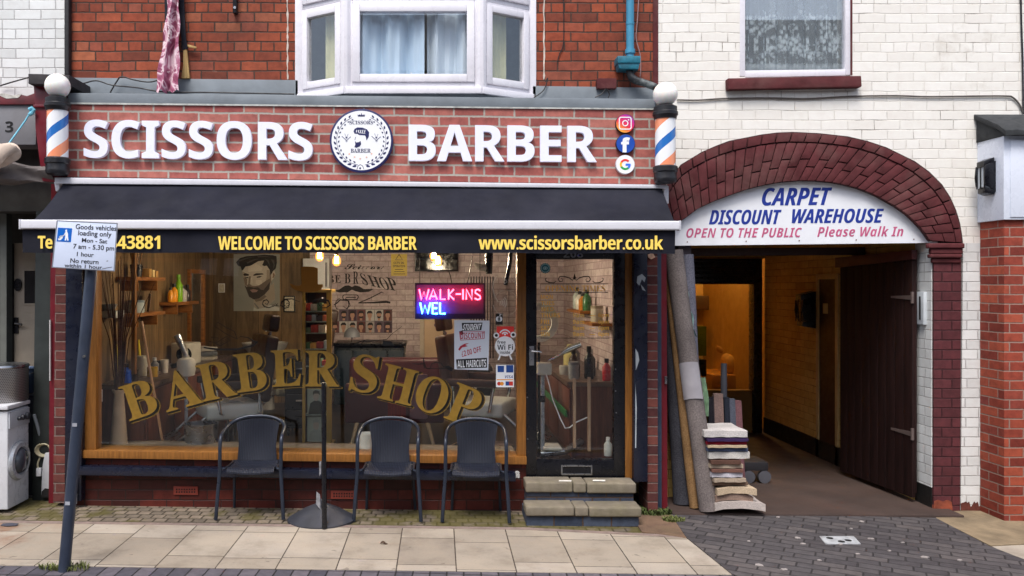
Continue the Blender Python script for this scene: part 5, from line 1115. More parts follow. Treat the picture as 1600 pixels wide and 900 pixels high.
NR = emit('red_neon', (255, 56, 76), 11); NB = emit('blue_neon', (46, 98, 255), 20)
m = MB()
for st in ([(655, 452), (658.5, 468), (662.5, 456), (666, 468), (670, 452)], [(671, 468), (677, 452), (683, 468)], [(673.5, 463), (680.5, 463)], [(688, 452), (688, 467.5), (696, 467.5)], [(701, 452), (701, 468)], [(709, 452), (701.5, 460.5), (709.5, 468)], [(712, 459.5), (720.5, 459.5)], [(723.5, 452), (723.5, 468)], [(728.5, 468), (728.5, 452), (737.5, 468), (737.5, 452)], [(750.5, 454.5), (747, 452), (743, 453.5), (742.5, 457.5), (750, 462.5), (750.5, 466.5), (746.5, 468.2), (741.5, 466)]):
    tubeline(m, st, yn)
m.build('red_tube_letters', NR, ne)
m = MB()
for st in ([(656.5, 473), (660, 490), (664, 477), (668, 490), (672.5, 473)], [(684, 473.5), (676, 473.5), (676, 490), (684, 490)], [(676, 481.5), (683, 481.5)], [(687.5, 473), (687.5, 490), (696, 490)]):
    tubeline(m, st, yn, .008)
m.build('blue_tube_letters', NB, ne)
m = MB(); m.tube([P(700, 420, .06), P(704, 432, .06), P(706, 443, .06)], .004, 6); m.tube([P(656, 443, .06), P(656, 395, .06), P(656, 372, .06)], .003, 6); m.tube([P(750, 443, .06), P(750, 372, .06)], .003, 6); m.build('hanging_wire', CAB, ne)
# shelves and bottles on the clad wall
def bottle(name, u, v, y, r, h, rgb, label, shape='bottle', cap=None, group=None, cat='bottle', rough=.3):
    b = P(u, v, y); m = MB()
    if shape == 'bottle': pr = [(r*.92, 0), (r, .01), (r, h*.62), (r*.45, h*.78), (r*.4, h*.84)]
    elif shape == 'jar': pr = [(r*.95, 0), (r, .01), (r, h*.85), (r*.9, h*.87)]
    elif shape == 'cone': pr = [(r, 0), (r*.55, h*.7), (r*.3, h)]
    elif shape == 'cup': pr = [(r*.78, 0), (r, h), (r*.93, h), (r*.74, .01)]
    else: pr = [(r, 0), (r, h)]
    m.lathe(pr, b, 18); M_ = mat(name+'_'+'_'.join(map(str, rgb)), rgb, rough, var=.05)
    if cap:
        t = thing(name, label, cat, b, group); m.build('bottle_body', M_, t)
        k = MB(); k.lathe([(r*.5, h*.82), (r*.5, h), (r*.4, h*1.01)] if shape == 'bottle' else [(r*1.03, h*.83), (r*1.03, h)], b, 16); k.build('cap', mat('cap_'+'_'.join(map(str, cap)), cap, .4), t); return t
    return m.build(name, M_, label=label, cat=cat, group=group)
def shelf(y0_, y1_, v, label, ym, dep=.2, th=.035):
    z = P(0, v, ym).z; m = MB(); m.box(RX0, RX0+dep, y0_, y1_, z-th, z)
    m.box(RX0, RX0+dep*.8, y0_+.12, y0_+.14, z-th-.1, z-th); m.box(RX0, RX0+dep*.8, y1_-.14, y1_-.12, z-th-.1, z-th)
    m.build('wall_shelf', WOODS, label=label, cat='shelf', bev=.003); return z
z1 = shelf(.75, 1.55, 433.5, 'upper wooden shelf on the brown cladding carrying small boxes', 1.5)
z2 = shelf(.75, 1.55, 486, 'lower wooden shelf on the brown cladding carrying a jar and a mug', 1.5)
z3 = shelf(1.95, 2.75, 471, 'farther wooden shelf on the brown cladding carrying coloured bottles', 2.4)
def onshelf(y, z, dx=.1):
    d = D+y; return 686+(RX0+dx)*F/d, 445+(HC-z)*F/d
for i, (y, rgb) in enumerate(((1.25, (206, 160, 92)), (1.35, (214, 186, 130)), (1.45, (196, 150, 84)))):
    u, v = onshelf(y, z1); b = P(u, v, y); MB().box(b.x-.05, b.x+.05, y-.035, y+.035, z1, z1+.085-.01*i).build('small_box', mat('kraft_card_%d' % rgb[0], rgb, .6), bev=.003, label=['tan card box by the brushes on the upper shelf', 'pale card box in the middle of the upper shelf', 'brown card box at the free end of the upper shelf'][i], cat='box')
u, v = onshelf(1.0, z1); b = P(u, v, 1.0); t = thing('brush_pot', 'dark pot of brushes on the upper shelf', 'pot', b)
m = MB(); m.lathe([(.05, 0), (.06, .12), (.052, .12), (.045, .01)], b, 18); m.build('pot', BLACK, t); m = MB(); r2 = random.Random(3)
for k in range(9): a = r2.uniform(0, 6.3); m.tube([b+Vector((.02*cos(a), .02*sin(a), .05)), b+Vector((.07*cos(a), .07*sin(a), .27+.08*r2.random()))], .006, 6)
m.build('brush', mat('brush_handles', (150, 112, 70), .5, var=.5, vs=40), t)
u, v = onshelf(1.0, z2); bottle('storage_jar', u, v, 1.0, .075, .12, (176, 188, 190), 'pale glass jar on the lower shelf', 'jar', (120, 140, 150), cat='jar')
u, v = onshelf(1.35, z2); b = P(u, v, 1.35); t = thing('photo_frame', 'dark photo frame standing on the lower shelf', 'picture frame', b); m = MB(); m.obox(b+Vector((0, 0, .09)), (.02, .15, .18), (0, .1, .3)); m.build('frame', mat('dark_frame', (52, 30, 22), .4), t, bev=.003); m = MB(); m.obox(b+Vector((.012, -.004, .09)), (.004, .11, .13), (0, .1, .3)); m.build('picture', mat('mixed_picture', (120, 96, 80), .4, var=.6, vs=30), t)
for i, (y, r, h, rgb, cap, lb) in enumerate(((2.02, .03, .16, (232, 150, 30), (40, 34, 30), 'small orange bottle at the near end of the farther shelf'), (2.14, .042, .20, (240, 158, 20), (30, 26, 26), 'orange bottle with black cap on the farther shelf'), (2.30, .045, .30, (130, 190, 30), (120, 180, 40), 'tall lime green spray bottle on the farther shelf'), (2.45, .05, .18, (206, 200, 196), (24, 22, 24), 'white bottle with black cap on the farther shelf'), (2.62, .04, .19, (46, 34, 34), (20, 18, 18), 'dark brown bottle at the end of the farther shelf'))):
    u, v = onshelf(y, z3); bottle('hair_product_bottle', u, v, y, r, h, rgb, lb, cap=cap, group='bottles on the farther wall shelf')
# mirror rails, reeds and cloths near the window edge
m = MB(); r2 = random.Random(9); b = P(186, 640, .2); t = thing('reed_vase', 'tall vase of dark dried reeds inside the window edge', 'vase', Vector((b.x, b.y, RZ0)))
m.lathe([(.05, .0), (.075, .15), (.05, .5), (.04, .62), (.06, .66), (.052, .66), (.03, .6)], Vector((b.x, b.y, RZ0)), 18); m.build('vase_body', mat('pale_pottery', (170, 150, 128), .5), t)
m = MB()
for k in range(34):
    a = r2.uniform(0, 6.3); q = r2.random(); x = .03*cos(a); y = .03*sin(a); s = .26*q+.02
    m.tube([Vector((b.x+x*.5, b.y+y*.5, RZ0+.5)), Vector((b.x+x*.6+s*.25*cos(a), b.y+y+.1*s*sin(a), RZ0+1.1)), Vector((b.x+x+s*cos(a), b.y+y+s*.5*sin(a), RZ0+1.55+.3*r2.random()))], [.005, .004, .002], 5)
m.build('dried_reeds', mat('dark_reed', (66, 38, 30), .8, var=.5, vs=30), t)
for i, (u, y, rgb, lb) in enumerate(((156, .12, (170, 150, 120), 'pale cord with a white pull hanging beside the window frame'), (205, .45, (160, 120, 66), 'tall narrow timber batten between the window frame and the shelves'))):
    if i == 0:
        t = thing('blind_cord', lb, 'cord', P(u, 628, y)); m = MB(); m.tube([P(u+1.5, 372, y), P(u+1, 500, y), P(u, 610, y)], .004, 6); m.build('cord', mat('pale_cord', rgb, .7), t); m = MB(); m.rc(u-3, 609, u+3, 628, y-.01, y+.01); m.build('cord_pull', WHITEI, t, bev=.003)
    else: MB().rc(u, 372, u+6, 585, y, y+.05).build('timber_batten', GOLD, bev=.004, label=lb, cat='batten')
m = MB(); m.rc(158, 486, 181, 497, .35, .55); m.lathe([(.0, 0), (.05, .01), (.075, .06), (.07, .065), (.04, .02)], P(170, 486, .45), 16); m.build('hanging_tray', mat('grey_white_tray', (170, 172, 168), .5), bev=.004, label='grey white tray beside the reeds at the window edge', cat='tray')
# counter on the clad side with tools
def counter(x0, x1, y0_, y1_, label, face, front_x, top=.96):
    t = thing('work_counter', label, 'counter', ((x0+x1)/2, (y0_+y1_)/2, RZ0))
    m = MB(); m.box(x0, x1, y0_, y1_, top-.04, top); m.build('counter_top', mat('counter_laminate', (96, 74, 60), .35, var=.3), t, bev=.004)
    m = MB(); a, b = (x0, x1-.04) if front_x > 0 else (x0+.04, x1); m.box(a, b, y0_+.02, y1_-.02, RZ0, top-.04); m.build('counter_carcass', wood_mat('red_brown_panel', (112, 64, 44), (70, 36, 26), .6, 8, .35), t)
    n = 4; L = (y1_-y0_-.04)/n; xf_ = x1-.04 if front_x > 0 else x0+.04
    for k in range(n):
        m = MB(); m.box(min(xf_, xf_+.018*front_x), max(xf_, xf_+.018*front_x), y0_+.03+k*L, y0_+.01+(k+1)*L, RZ0+.06, top-.07); m.build('counter_door', wood_mat('red_brown_panel2', (124, 70, 46), (78, 40, 28), .6, 8, .3), t, bev=.004)
    return t, top
c1, ct1 = counter(RX0+.004, RX0+.46, .30, 3.4, 'long red brown counter below the clad wall shelves', None, 1, .98)
tools = [('spray_bottle', 172, .45, .048, .17, (30, 84, 190), 'bottle', (20, 20, 24), 'bright blue bottle on the counter by the window edge'), ('tool_pot', 190, .62, .05, .12, (60, 46, 34), 'jar', None, 'brown pot among the tools on the counter'),
         ('tool_pot', 203, .95, .05, .11, (190, 150, 40), 'jar', None, 'yellow pot among the tools on the counter'), ('tissue_canister', 237, 1.05, .062, .19, (206, 200, 184), 'can', None, 'white paper canister on the counter'), ('paper_cup', 254, 1.3, .04, .13, (214, 206, 196), 'cup', None, 'white paper cup beside the canister on the counter'),
         ('product_jar', 272, 1.9, .05, .06, (206, 36, 36), 'jar', (216, 40, 40), 'small red jar beside the white speaker box'), ('product_jar', 222, 1.5, .045, .12, (40, 36, 40), 'jar', None, 'black jar on the counter behind the white canister'), ('spray_bottle', 214, 1.2, .04, .16, (120, 120, 124), 'bottle', (200, 200, 204), 'grey spray bottle on the counter beside the yellow pot')]
for nm, u, y, r, h, rgb, shp, cap, lb in tools:
    d = D+y; x = RX0+.2 if nm != 'x' else 0; bottle(nm, 686+(RX0+.14+.2*(u % 3)/3)*F/d, 445+(HC-ct1)*F/d, y, r, h, rgb, lb, shp, cap, cat={'tool_pot': 'pot', 'tissue_canister': 'canister', 'paper_cup': 'cup', 'product_jar': 'jar'}.get(nm, 'bottle'))
for i, (y, lb) in enumerate(((.55, 'yellow handled comb leaning near the blue bottle'), (1.12, 'yellow handled brush standing behind the white canister'))):
    b = Vector((RX0+.08, y, ct1)); MB().tube([b, b+Vector((.0, .02, .18)), b+Vector((-.01, .03, .34))], [.012, .016, .006], 8).build('brush', mat('yellow_handle', (220, 196, 40), .4), label=lb, cat='brush')
b = Vector((RX0+.2, 2.25, ct1)); t = thing('speaker_box', 'white box speaker with a round black opening on the counter', 'speaker', b)
m = MB(); m.obox(b+Vector((0, 0, .12)), (.22, .26, .24), (0, 0, -.35)); m.build('speaker_case', mat('white_plastic', (198, 194, 184), .4), t, bev=.025, seg=3)
m = MB(); q = Vector((.6, -.8, 0)).normalized(); cc = b+Vector((.02, -.125, .115)); m.lathe([(.078, -.012), (.085, -.022), (.07, -.024), (.06, -.005)], cc, 24, 'Y'); m.lathe([(.068, -.012), (.068, -.006)], cc, 24, 'Y'); m.build('speaker_cone', BLACK, t)
b = Vector((RX0+.3, 1.6, ct1)); t = thing('hair_clippers', 'black hair clippers with a curled cord on the counter', 'clippers', b)
m = MB(); m.tube([b+Vector((-.06, 0, .03)), b+Vector((.0, .02, .05)), b+Vector((.08, .05, .07))], [.022, .028, .024], 10); m.build('clipper_body', BLACK, t)
m = MB(); m.tube([b+Vector((.06*cos(a*.5)+.08, -.1+.07*sin(a*.5), .03-.012*a)) for a in range(22)], .006, 6); m.build('cord', CAB, t)
# white steamer on a pole
b = P(291, 0, .75); b.z = RZ0; t = thing('hair_steamer', 'white hair steamer head on a grey pole with wheeled foot', 'hair steamer', b)
zc = P(291, 574, .75).z; m = MB(); m.tube([b+Vector((0, 0, .04)), Vector((b.x, b.y, zc-.06))], .017, 12); m.build('pole', mat('grey_pole_paint', (170, 176, 186), .3, .3), t)
m = MB(); m.lathe([(.02, -.09), (.075, -.075), (.085, -.02), (.085, .05), (.07, .08), (.03, .095), (.028, .11)], Vector((b.x, b.y, zc)), 24); m.build('steamer_head', mat('white_plastic', (198, 194, 184), .4), t)
m = MB(); m.tube([Vector((b.x, b.y, zc+.1)), Vector((b.x-.05, b.y, zc+.22)), Vector((b.x-.09, b.y, zc+.30))], [.02, .03, .035], 12); m.build('steamer_spout', STEEL, t)
for k in range(5):
    a = 2*pi*k/5+.3; m = MB(); m.tube([b+Vector((0, 0, .06)), b+Vector((.2*cos(a), .2*sin(a), .03))], .014, 8); m.lathe([(.018, -.012), (.022, 0), (.018, .012)], b+Vector((.2*cos(a), .2*sin(a), .022)), 10, 'X'); m.build('leg', STEEL, t)
# barber chairs
UPH = mat('pale_grey_vinyl', (210, 214, 212), .4, var=.06); UPD = mat('dark_brown_vinyl', (52, 36, 32), .4)
def barber_chair(loc, rz, label, seatm, backm):
    t = thing('barber_chair', label, 'barber chair', (0, 0, 0), 'barber chairs in the shop'); 
    m = MB(); m.lathe([(.30, 0), (.30, .02), (.24, .04), (.06, .06), (.055, .30), (.09, .32)], (0, 0, 0), 28); m.build('base', CHROME, t)
    m = MB(); m.box(-.27, .27, -.27, .25, .33, .47); m.build('seat', seatm, t, bev=.04, seg=3)
    m = MB(); m.obox((0, .30, .78), (.54, .12, .62), (-.15, 0, 0)); m.build('backrest', backm, t, bev=.04, seg=3)
    m = MB(); m.obox((0, .40, 1.20), (.26, .10, .16), (-.15, 0, 0)); hr = m.build('headrest', backm, t, bev=.03, seg=3)
    m = MB(); m.box(-.012, .012, .385, .40, 1.02, 1.15); m.build('headrest_post', CHROME, hr)
    for s_ in (-1, 1):
        m = MB(); m.box(s_*.31-.045, s_*.31+.045, -.24, .26, .62, .69); ar_ = m.build('armrest', backm, t, bev=.02)
        m = MB(); m.tube([Vector((s_*.31, -.2, .63)), Vector((s_*.31, -.16, .40)), Vector((s_*.25, -.12, .38))], .016, 8); m.tube([Vector((s_*.31, .2, .63)), Vector((s_*.31, .2, .40)), Vector((s_*.25, .2, .38))], .016, 8); m.build('armrest_bracket', CHROME, ar_)
    m = MB(); m.tube([Vector((-.2, -.27, .36)), Vector((-.2, -.5, .16))], .016, 8); m.tube([Vector((.2, -.27, .36)), Vector((.2, -.5, .16))], .016, 8); m.obox((0, -.54, .15), (.46, .2, .03), (.45, 0, 0)); m.build('footrest', STEEL, t, bev=.004)
    t.location = loc; t.rotation_euler[2] = rz; return t
fl = RZ0
barber_chair((-1.98, .85, fl), R(-62), 'pale grey barber chair with dark back in front of the clad wall', UPH, UPD)
barber_chair((-1.62, 2.5, fl), R(-75), 'pale grey barber chair standing between the display cabinet and the clad wall', mat('greenish_grey_vinyl', (190, 194, 178), .4), UPD)
barber_chair((.42, 1.0, fl), R(70), 'pale grey barber chair seen beside the window frame near the door', UPH, mat('brown_vinyl', (72, 44, 38), .4))
t = thing('folded_magazine', 'open magazine lying on the grey barber chair', 'magazine', Vector((-2.0, 1.1, fl+.472)))
m = MB(); m.grid(lambda s, q: Vector((-2.18+.36*s, .72+.22*q, fl+.475+.018*abs(sin(s*pi*2)))), 12, 2, (0, 0, -.006)); m.build('pages', mat('mixed_print', (206, 198, 196), .5, var=.5, vs=18), t)
# display cabinet with boxes and photos
yc = .80; t = thing('display_cabinet', 'narrow gold framed glass display cabinet full of boxes and photographs', 'cabinet', P(496, 705, yc))
CG = mat('gold_cabinet_post', (176, 142, 66), .4, .2)
m = MB()
for u in (474.5, 514): m.rc(u-2.4 if u < 500 else u-4, 455, u+2.4 if u < 500 else u+4, 705, yc, yc+.035); m.rc(u-2.4, 455, u+2.4, 705, yc+.28, yc+.31)
m.rc(472, 452, 518, 457, yc, yc+.31); m.rc(472, 696, 518, 702, yc, yc+.31); cabo = m.build('cabinet_frame', CG, t, bev=.003)
m = MB(); m.rc(472, 457, 474, 697, yc+.03, yc+.28); m.rc(476, 457, 512, 696, yc+.29, yc+.30); m.build('cabinet_back', mat('dark_cabinet_back', (40, 28, 22), .5), t)
m = MB()
for v in (486, 502, 520, 545, 572, 603, 648): m.rc(476, v, 511, v+1.6, yc+.02, yc+.28)
m.build('shelf', mat('cabinet_glass_shelf', (150, 160, 150), .3), t)
r2 = random.Random(21); cols = [(196, 70, 60), (206, 196, 180), (70, 110, 70), (220, 170, 80), (150, 60, 60), (180, 190, 200), (60, 60, 70), (210, 120, 90), (120, 150, 120)]
k = 0
for v in (486, 502, 520, 545, 572):
    u = 477.5
    while u < 506:
        w = r2.uniform(7, 12); h = r2.uniform(8, 14); w = min(w, 510.5-u); c = cols[k % 9]
        b0 = P(u+w/2, v, yc+.1); m = MB(); m.rc(u, v-h, u+w-.6, v, yc+.06, yc+.18)
        m.build('packet', mat('packet_%s' % 'abcdefghi'[k % 9], c, .5, var=.35, vs=25), bev=.002, label='%s packet on the %s shelf of the display cabinet, %s' % (['red', 'cream', 'green', 'amber', 'maroon', 'pale blue', 'charcoal', 'coral', 'sage'][k % 9], {486: 'top', 502: 'second', 520: 'third', 545: 'fourth', 572: 'fifth'}[v], 'at the portrait poster end' if u < 478 else 'at the hairstyle poster end' if u+w >= 506 else 'in between'), cat='packet', group='packets in the display cabinet')
        u += w; k += 1
for v0, v1, sh_, lb in ((606, 648, (60, 66, 60), 'black and white photograph of a young man in the display cabinet'), (651, 690, (150, 158, 150), 'pale photograph of a standing man low in the display cabinet')):
    q = thing('photograph', lb, 'photograph', P(493, v1, yc+.05)); ph = yc+.05
    m = MB(); m.rc(480, v0, 508, v1, ph, ph+.006); m.build('print', mat('photo_ground_%d' % v0, (160, 170, 158), .4, var=.1), q)
    m = MB(); m.disc(494, v0+14, 4.6, ph-.0016, ph-.0006, 16, 6.5); m.build('face', mat('photo_face', (170, 160, 146), .5), q)
    m = MB(); m.pp([(489, v0+12), (489, v0+6), (493, v0+3.5), (499, v0+5), (500, v0+12), (497.5, v0+9), (491, v0+9)], ph-.0024, ph-.0017); m.pp([(482, v1-1), (485, v0+24), (491, v0+20), (498, v0+20), (504, v0+24), (507, v1-1)], ph-.0014, ph-.0004); m.build('hair_and_coat', mat('photo_dark_%d' % v0, sh_, .5), q)
# maroon sofa, stool legs, bin
SOF = mat('maroon_leather', (72, 24, 30), .4, var=.2, vs=4)
sf = thing('tub_sofa', 'maroon leather two seat sofa with splayed pale wooden legs', 'sofa', (-.55, 1.3, fl))
def so(u0, v0, u1, v1, y0_, y1_): return (P(u0, 0, y0_).x, P(u1, 0, y0_).x, y0_, y1_, P(0, v1, y0_).z, P(0, v0, y0_).z)
m = MB(); m.box(*so(538, 600, 694, 662, .95, 1.08)); m.build('front_panel', SOF, sf, bev=.03, seg=3)
m = MB(); m.box(*so(538, 616, 694, 640, 1.08, 1.75)); m.build('seat', SOF, sf, bev=.04, seg=3)
m = MB(); m.box(*so(545, 560, 690, 640, 1.75, 1.95)); m.build('backrest', SOF, sf, bev=.05, seg=3)
m = MB(); m.box(*so(606, 598, 634, 660, .935, .955)); m.build('striped_throw', wood_mat('striped_red_throw', (150, 44, 36), (70, 16, 20), .4, 40, .8), sf)
m = MB(); m.box(*so(640, 585, 668, 655, .925, .95)); m.build('folded_cover', mat('mauve_cover', (120, 84, 92), .8), sf, bev=.01)
PALEW = mat('pale_beech', (206, 176, 132), .5)
for u, du in ((558, -11), (612, 8), (668, 12), (640, -6)):
    m = MB(); m.tube([P(u, 660, .98), P(u+du, 704, .90)], [.022, .014], 10); m.build('leg', PALEW, sf)
m = MB(); m.lathe([(.055, 0), (.075, .155), (.07, .155), (.05, .008)], P(572, 705, .06)-Vector((0, 0, .0)), 20); m.build('white_pot', mat('white_plastic_pot', (206, 206, 200), .4), label='small white plastic pot on the window bottom beside a sofa leg', cat='pot')
m = MB(); srect(m, 150, 704.3, 808, 710, -.14, .34); m.build('window_board', mat('grey_brown_window_board', (128, 112, 92), .4, var=.2), bs)
# reception desk and dark things at the back
t = thing('reception_desk', 'black panelled reception desk at the back of the shop', 'desk', P(568, 640, 3.0))
m = MB(); m.rc(522, 541, 632, 632, 3.0, 3.5); m.build('desk_body', mat('dark_teal_laminate', (26, 34, 40), .3), t, bev=.006); m = MB(); m.rc(520, 536, 634, 541, 2.95, 3.52); m.build('desk_top', BLACK, t, bev=.004)
m = MB()
for k in range(4): m.rc(526+k*27, 548, 549+k*27, 620, 2.99, 3.0)
m.build('desk_panel', mat('dark_blue_panel', (28, 42, 56), .35), t, bev=.003)
t = thing('desk_lamp', 'round grey dome lamp on the black reception desk', 'lamp', P(550, 538, 3.1)); m = MB(); m.lathe([(.06, 0), (.06, .015), (.012, .02), (.012, .10)], P(550, 537, 3.1), 18); m.build('lamp_stem', STEEL, t); m = MB(); m.lathe([(.10, .08), (.095, .13), (.06, .18), (.02, .2)], P(550, 537, 3.1), 20); m.build('lamp_shade', mat('grey_dome', (120, 124, 134), .4), t)
t = thing('back_room_door', 'cream door with round dark stickers at the back under the neon sign', 'door', P(688, 632, YB))
m = MB(); m.rc(663, 470, 712, 631, YB-.05, YB); m.build('door_leaf', mat('warm_cream_door', (206, 176, 146), .5, var=.05), t, bev=.004)
m = MB(); m.disc(681.5, 508, 3.3, YB-.053, YB-.05, 16); m.disc(695, 510.5, 3, YB-.053, YB-.05, 16); m.disc(695, 520.5, 3, YB-.053, YB-.05, 16); m.build('door_sticker', mat('dark_sticker', (86, 60, 96), .5), t)
m = MB(); m.rc(656, 462, 662.5, 631, YB-.06, YB); m.rc(712.5, 462, 718, 631, YB-.06, YB); m.rc(656, 462, 718, 469, YB-.06, YB); m.build('door_frame', mat('cream_door_frame', (196, 182, 166), .5), t, bev=.004)
t = thing('side_counter', 'dark counter with coats under the discount poster at the back of the shop', 'counter', P(715, 640, 2.4))
m = MB(); m.rc(668, 575, 770, 580, 2.3, 2.8); m.rc(672, 580, 766, 640, 2.35, 2.8); m.build('counter_body', mat('black_brown_counter', (38, 30, 32), .4), t, bev=.004)
m = MB(); m.rc(703, 598, 728, 638, 2.3, 2.34); m.rc(730, 600, 745, 660, 1.9, 2.1); m.build('counter_panel', mat('off_white_panel', (170, 164, 156), .5), t, bev=.004)
m = MB(); m.pp([(735, 585), (748, 575), (762, 580), (770, 600), (764, 628), (742, 630), (733, 610)], 2.1, 2.25); m.build('hung_coat', mat('black_coat', (22, 20, 26), .9), bev=.03, seg=3, label='black coat slumped over the dark counter below the discount poster', cat='coat')
t = thing('hanging_mirror', 'white curved lamp shade on a dark arm near the top of the window', 'lamp', P(757, 420, .8))
m = MB(); m.tube([P(741, 412, .8), P(748, 417, .8), P(759, 418.5, .8), P(763, 417, .8)], [.012, .03, .034, .01], 12); m.build('lamp_shade', mat('white_plastic', (198, 194, 184), .4), t); m = MB(); m.tube([P(764, 372, .8), P(764, 400, .8), P(764, 428, .8)], [.03, .04, .03], 10); m.tube([P(800, 372, .75), P(797, 410, .75), P(790, 445, .8)], .02, 8); m.tube([P(738, 400, .9), P(733, 430, .9), P(729, 448, .9)], .004, 6); m.build('lamp_arm', BLACK, t)
# slatted screen behind the neon sign
t = thing('slatted_screen', 'dark vertical slat screen behind the unlit part of the neon sign', 'screen', P(745, 500, 2.2))
for k in range(9): m = MB(); m.rc(735+k*4.3, 432, 737.2+k*4.3, 560, 3.2, 3.23); m.build('slat', mat('dark_slat', (62, 50, 58), .5), t)
# more of the clutter
t = thing('wall_mirror', 'tall timber framed mirror on the clad wall beyond the shelves', 'mirror', (RX0, 3.3, 1.05))
m = MB(); y_a, y_b = 2.95, 3.6
m.box(RX0, RX0+.04, y_a, y_a+.05, 1.08, 2.05); m.box(RX0, RX0+.04, y_b-.05, y_b, 1.08, 2.05); m.box(RX0, RX0+.04, y_a+.05, y_b-.05, 1.08, 1.13); m.box(RX0, RX0+.04, y_a+.05, y_b-.05, 2.0, 2.05); m.build('frame', WOODS, t, bev=.004)
m = MB(); m.box(RX0+.005, RX0+.015, y_a+.04, y_b-.04, 1.12, 2.01); m.build('mirror_glass', mat('mirror_silver', (220, 222, 222), .03, 1., var=.01), t)
for i in range(3):
    b = Vector((RX0+.25, 2.75, ct1+.052*i)); m = MB(); m.grid(lambda s, q, b=b: b+Vector(((s-.5)*.28, (q-.5)*.22, .045+.008*sin(s*7+i)*sin(q*5))), 10, 6, (0, 0, -.045)); m.build('folded_towel', mat('towel_tone_%s' % 'abc'[i], [(190, 186, 178), (120, 126, 136), (206, 202, 196)][i], .95, bump=.5, bs=150), bev=.012, label=['cream folded towel at the bottom of the towel pile', 'blue grey folded towel in the middle of the towel pile', 'white folded towel on top of the towel pile'][i], cat='towel', group='towels piled on the long counter')
t = thing('drawer_trolley', 'black drawer trolley standing between the two barber chairs by the clad wall', 'trolley', (-1.42, 1.75, fl))
m = MB(); m.box(-1.6, -1.24, 1.6, 1.95, fl+.08, fl+.80); m.build('trolley_body', BLACK, t, bev=.008)
for k in range(4): m = MB(); m.box(-1.58, -1.26, 1.585, 1.6, fl+.12+.165*k, fl+.27+.165*k); dwr = m.build('drawer', mat('dark_drawer_front', (40, 40, 46), .35), t, bev=.005); m = MB(); m.box(-1.48, -1.36, 1.57, 1.585, fl+.20+.165*k, fl+.215+.165*k); m.build('drawer_handle', CHROME, dwr)
for dx, dy in ((-.15, -.14), (.15, -.14), (-.15, .14), (.15, .14)): m = MB(); m.lathe([(.02, -.012), (.035, -.01), (.035, .01), (.02, .012)], Vector((-1.42+dx, 1.775+dy, fl+.036)), 12, 'X'); m.build('castor', BLACK, t)
t = thing('wash_basin', 'white back wash basin beside the clad wall behind the gold letters', 'basin', (-2.25, 3.3, fl))
m = MB(); m.lathe([(.12, 0), (.10, .4), (.12, .62), (.27, .78), (.29, .84), (.26, .84), (.2, .76), (.05, .70)], Vector((-2.2, 3.5, fl)), 28); m.build('basin_bowl', mat('white_ceramic', (210, 212, 212), .12), t); m = MB(); m.tube(sm3_([(-2.2, 3.72, fl+.82), (-2.2, 3.72, fl+1.0), (-2.2, 3.62, fl+1.05), (-2.2, 3.56, fl+.98)]), .014, 8); m.build('tap', CHROME, t)
m = MB(); m.tube([Vector((-2.45, .42, fl+.02)), Vector((-2.62, .30, fl+1.25))], .012, 8); 
t = thing('floor_broom', 'long handled broom leaning at the near end of the long counter', 'broom', (-2.45, .42, fl)); m.build('handle', mat('pale_broom_handle', (196, 150, 110), .5), t); m = MB(); m.box(-2.6, -2.3, .38, .46, fl+.0, fl+.09); m.build('broom_head', mat('purple_bristle', (86, 60, 100), .9), t, bev=.01)
m = MB(); m.lathe([(.12, 0), (.15, .34), (.155, .35), (.14, .35), (.11, .02)], Vector((-2.1, .32, fl)), 22); m.build('waste_bin', mat('brushed_bin_steel', (150, 152, 158), .3, .9), label='small steel waste bin on the floor behind the letter A', cat='bin')
for i, (u, v) in enumerate(((452, 475), (346, 450))):
    t = thing('framed_certificate', ['dark framed certificate on the cladding below the gold hat sticker', 'small pale framed card on the cladding beside the portrait poster'][i], 'certificate', P(u, v+10, YB)); m = MB(); h_ = (13, 7)[i]; m.rc(u-h_*.7, v-h_, u+h_*.7, v+h_, YB-.02, YB); m.build('frame', BLACK if i == 0 else WHITEI, t, bev=.002); m = MB(); m.rc(u-h_*.55, v-h_*.85, u+h_*.55, v+h_*.85, YB-.022, YB-.02); m.build('certificate_print', mat('cream_print', (196, 188, 168), .5, var=.3, vs=40), t)
# side seen through the door
c2_, ct2 = counter(RX1-.50, RX1-.004, .5, 3.4, 'dark counter crowded with bottles behind the shop door', None, -1, .98)
m = MB(); m.box(RX1-.512, RX1-.500, .52, 3.38, .66, .72); m.build('green_reflection_strip', mat('green_reflection_colour', (34, 120, 60), .35), label='green strip along the counter behind the shop door imitating a glass reflection', cat='reflection strip')  # added strip, imitates a green band reflected in the door glass
def wsh(v, y0_, y1_, label):
    ym = (y0_+y1_)/2; z = P(0, v, ym).z; MB().box(RX1-.2, RX1, y0_, y1_, z-.03, z).build('wall_shelf', WOODS, bev=.003, label=label, cat='shelf'); return z
za = wsh(484, 1.6, 2.5, 'upper wooden shelf seen through the shop door'); zb_ = wsh(503, .9, 1.5, 'lower wooden shelf seen through the shop door')
lbs = ['clear bottle at the far end of the upper door side shelf', 'white bottle on the upper door side shelf', 'amber bottle on the upper door side shelf', 'green bottle near the end of the upper door side shelf']
for i, (y, rgb, h) in enumerate(((2.4, (170, 180, 176), .24), (2.2, (206, 204, 196), .2), (2.0, (190, 120, 40), .18), (1.75, (60, 110, 70), .22))):
    d = D+y; bottle('hair_product_bottle', 686+(RX1-.1)*F/d, 445+(HC-za)*F/d, y, .045, h, rgb, lbs[i], cap=(30, 30, 32), group='bottles on the door side shelf')
d = D+1.2; bottle('storage_jar', 686+(RX1-.1)*F/d, 445+(HC-zb_)*F/d, 1.2, .06, .16, (210, 206, 190), 'cream jar on the lower shelf seen through the door', 'jar', (160, 150, 130), cat='jar')
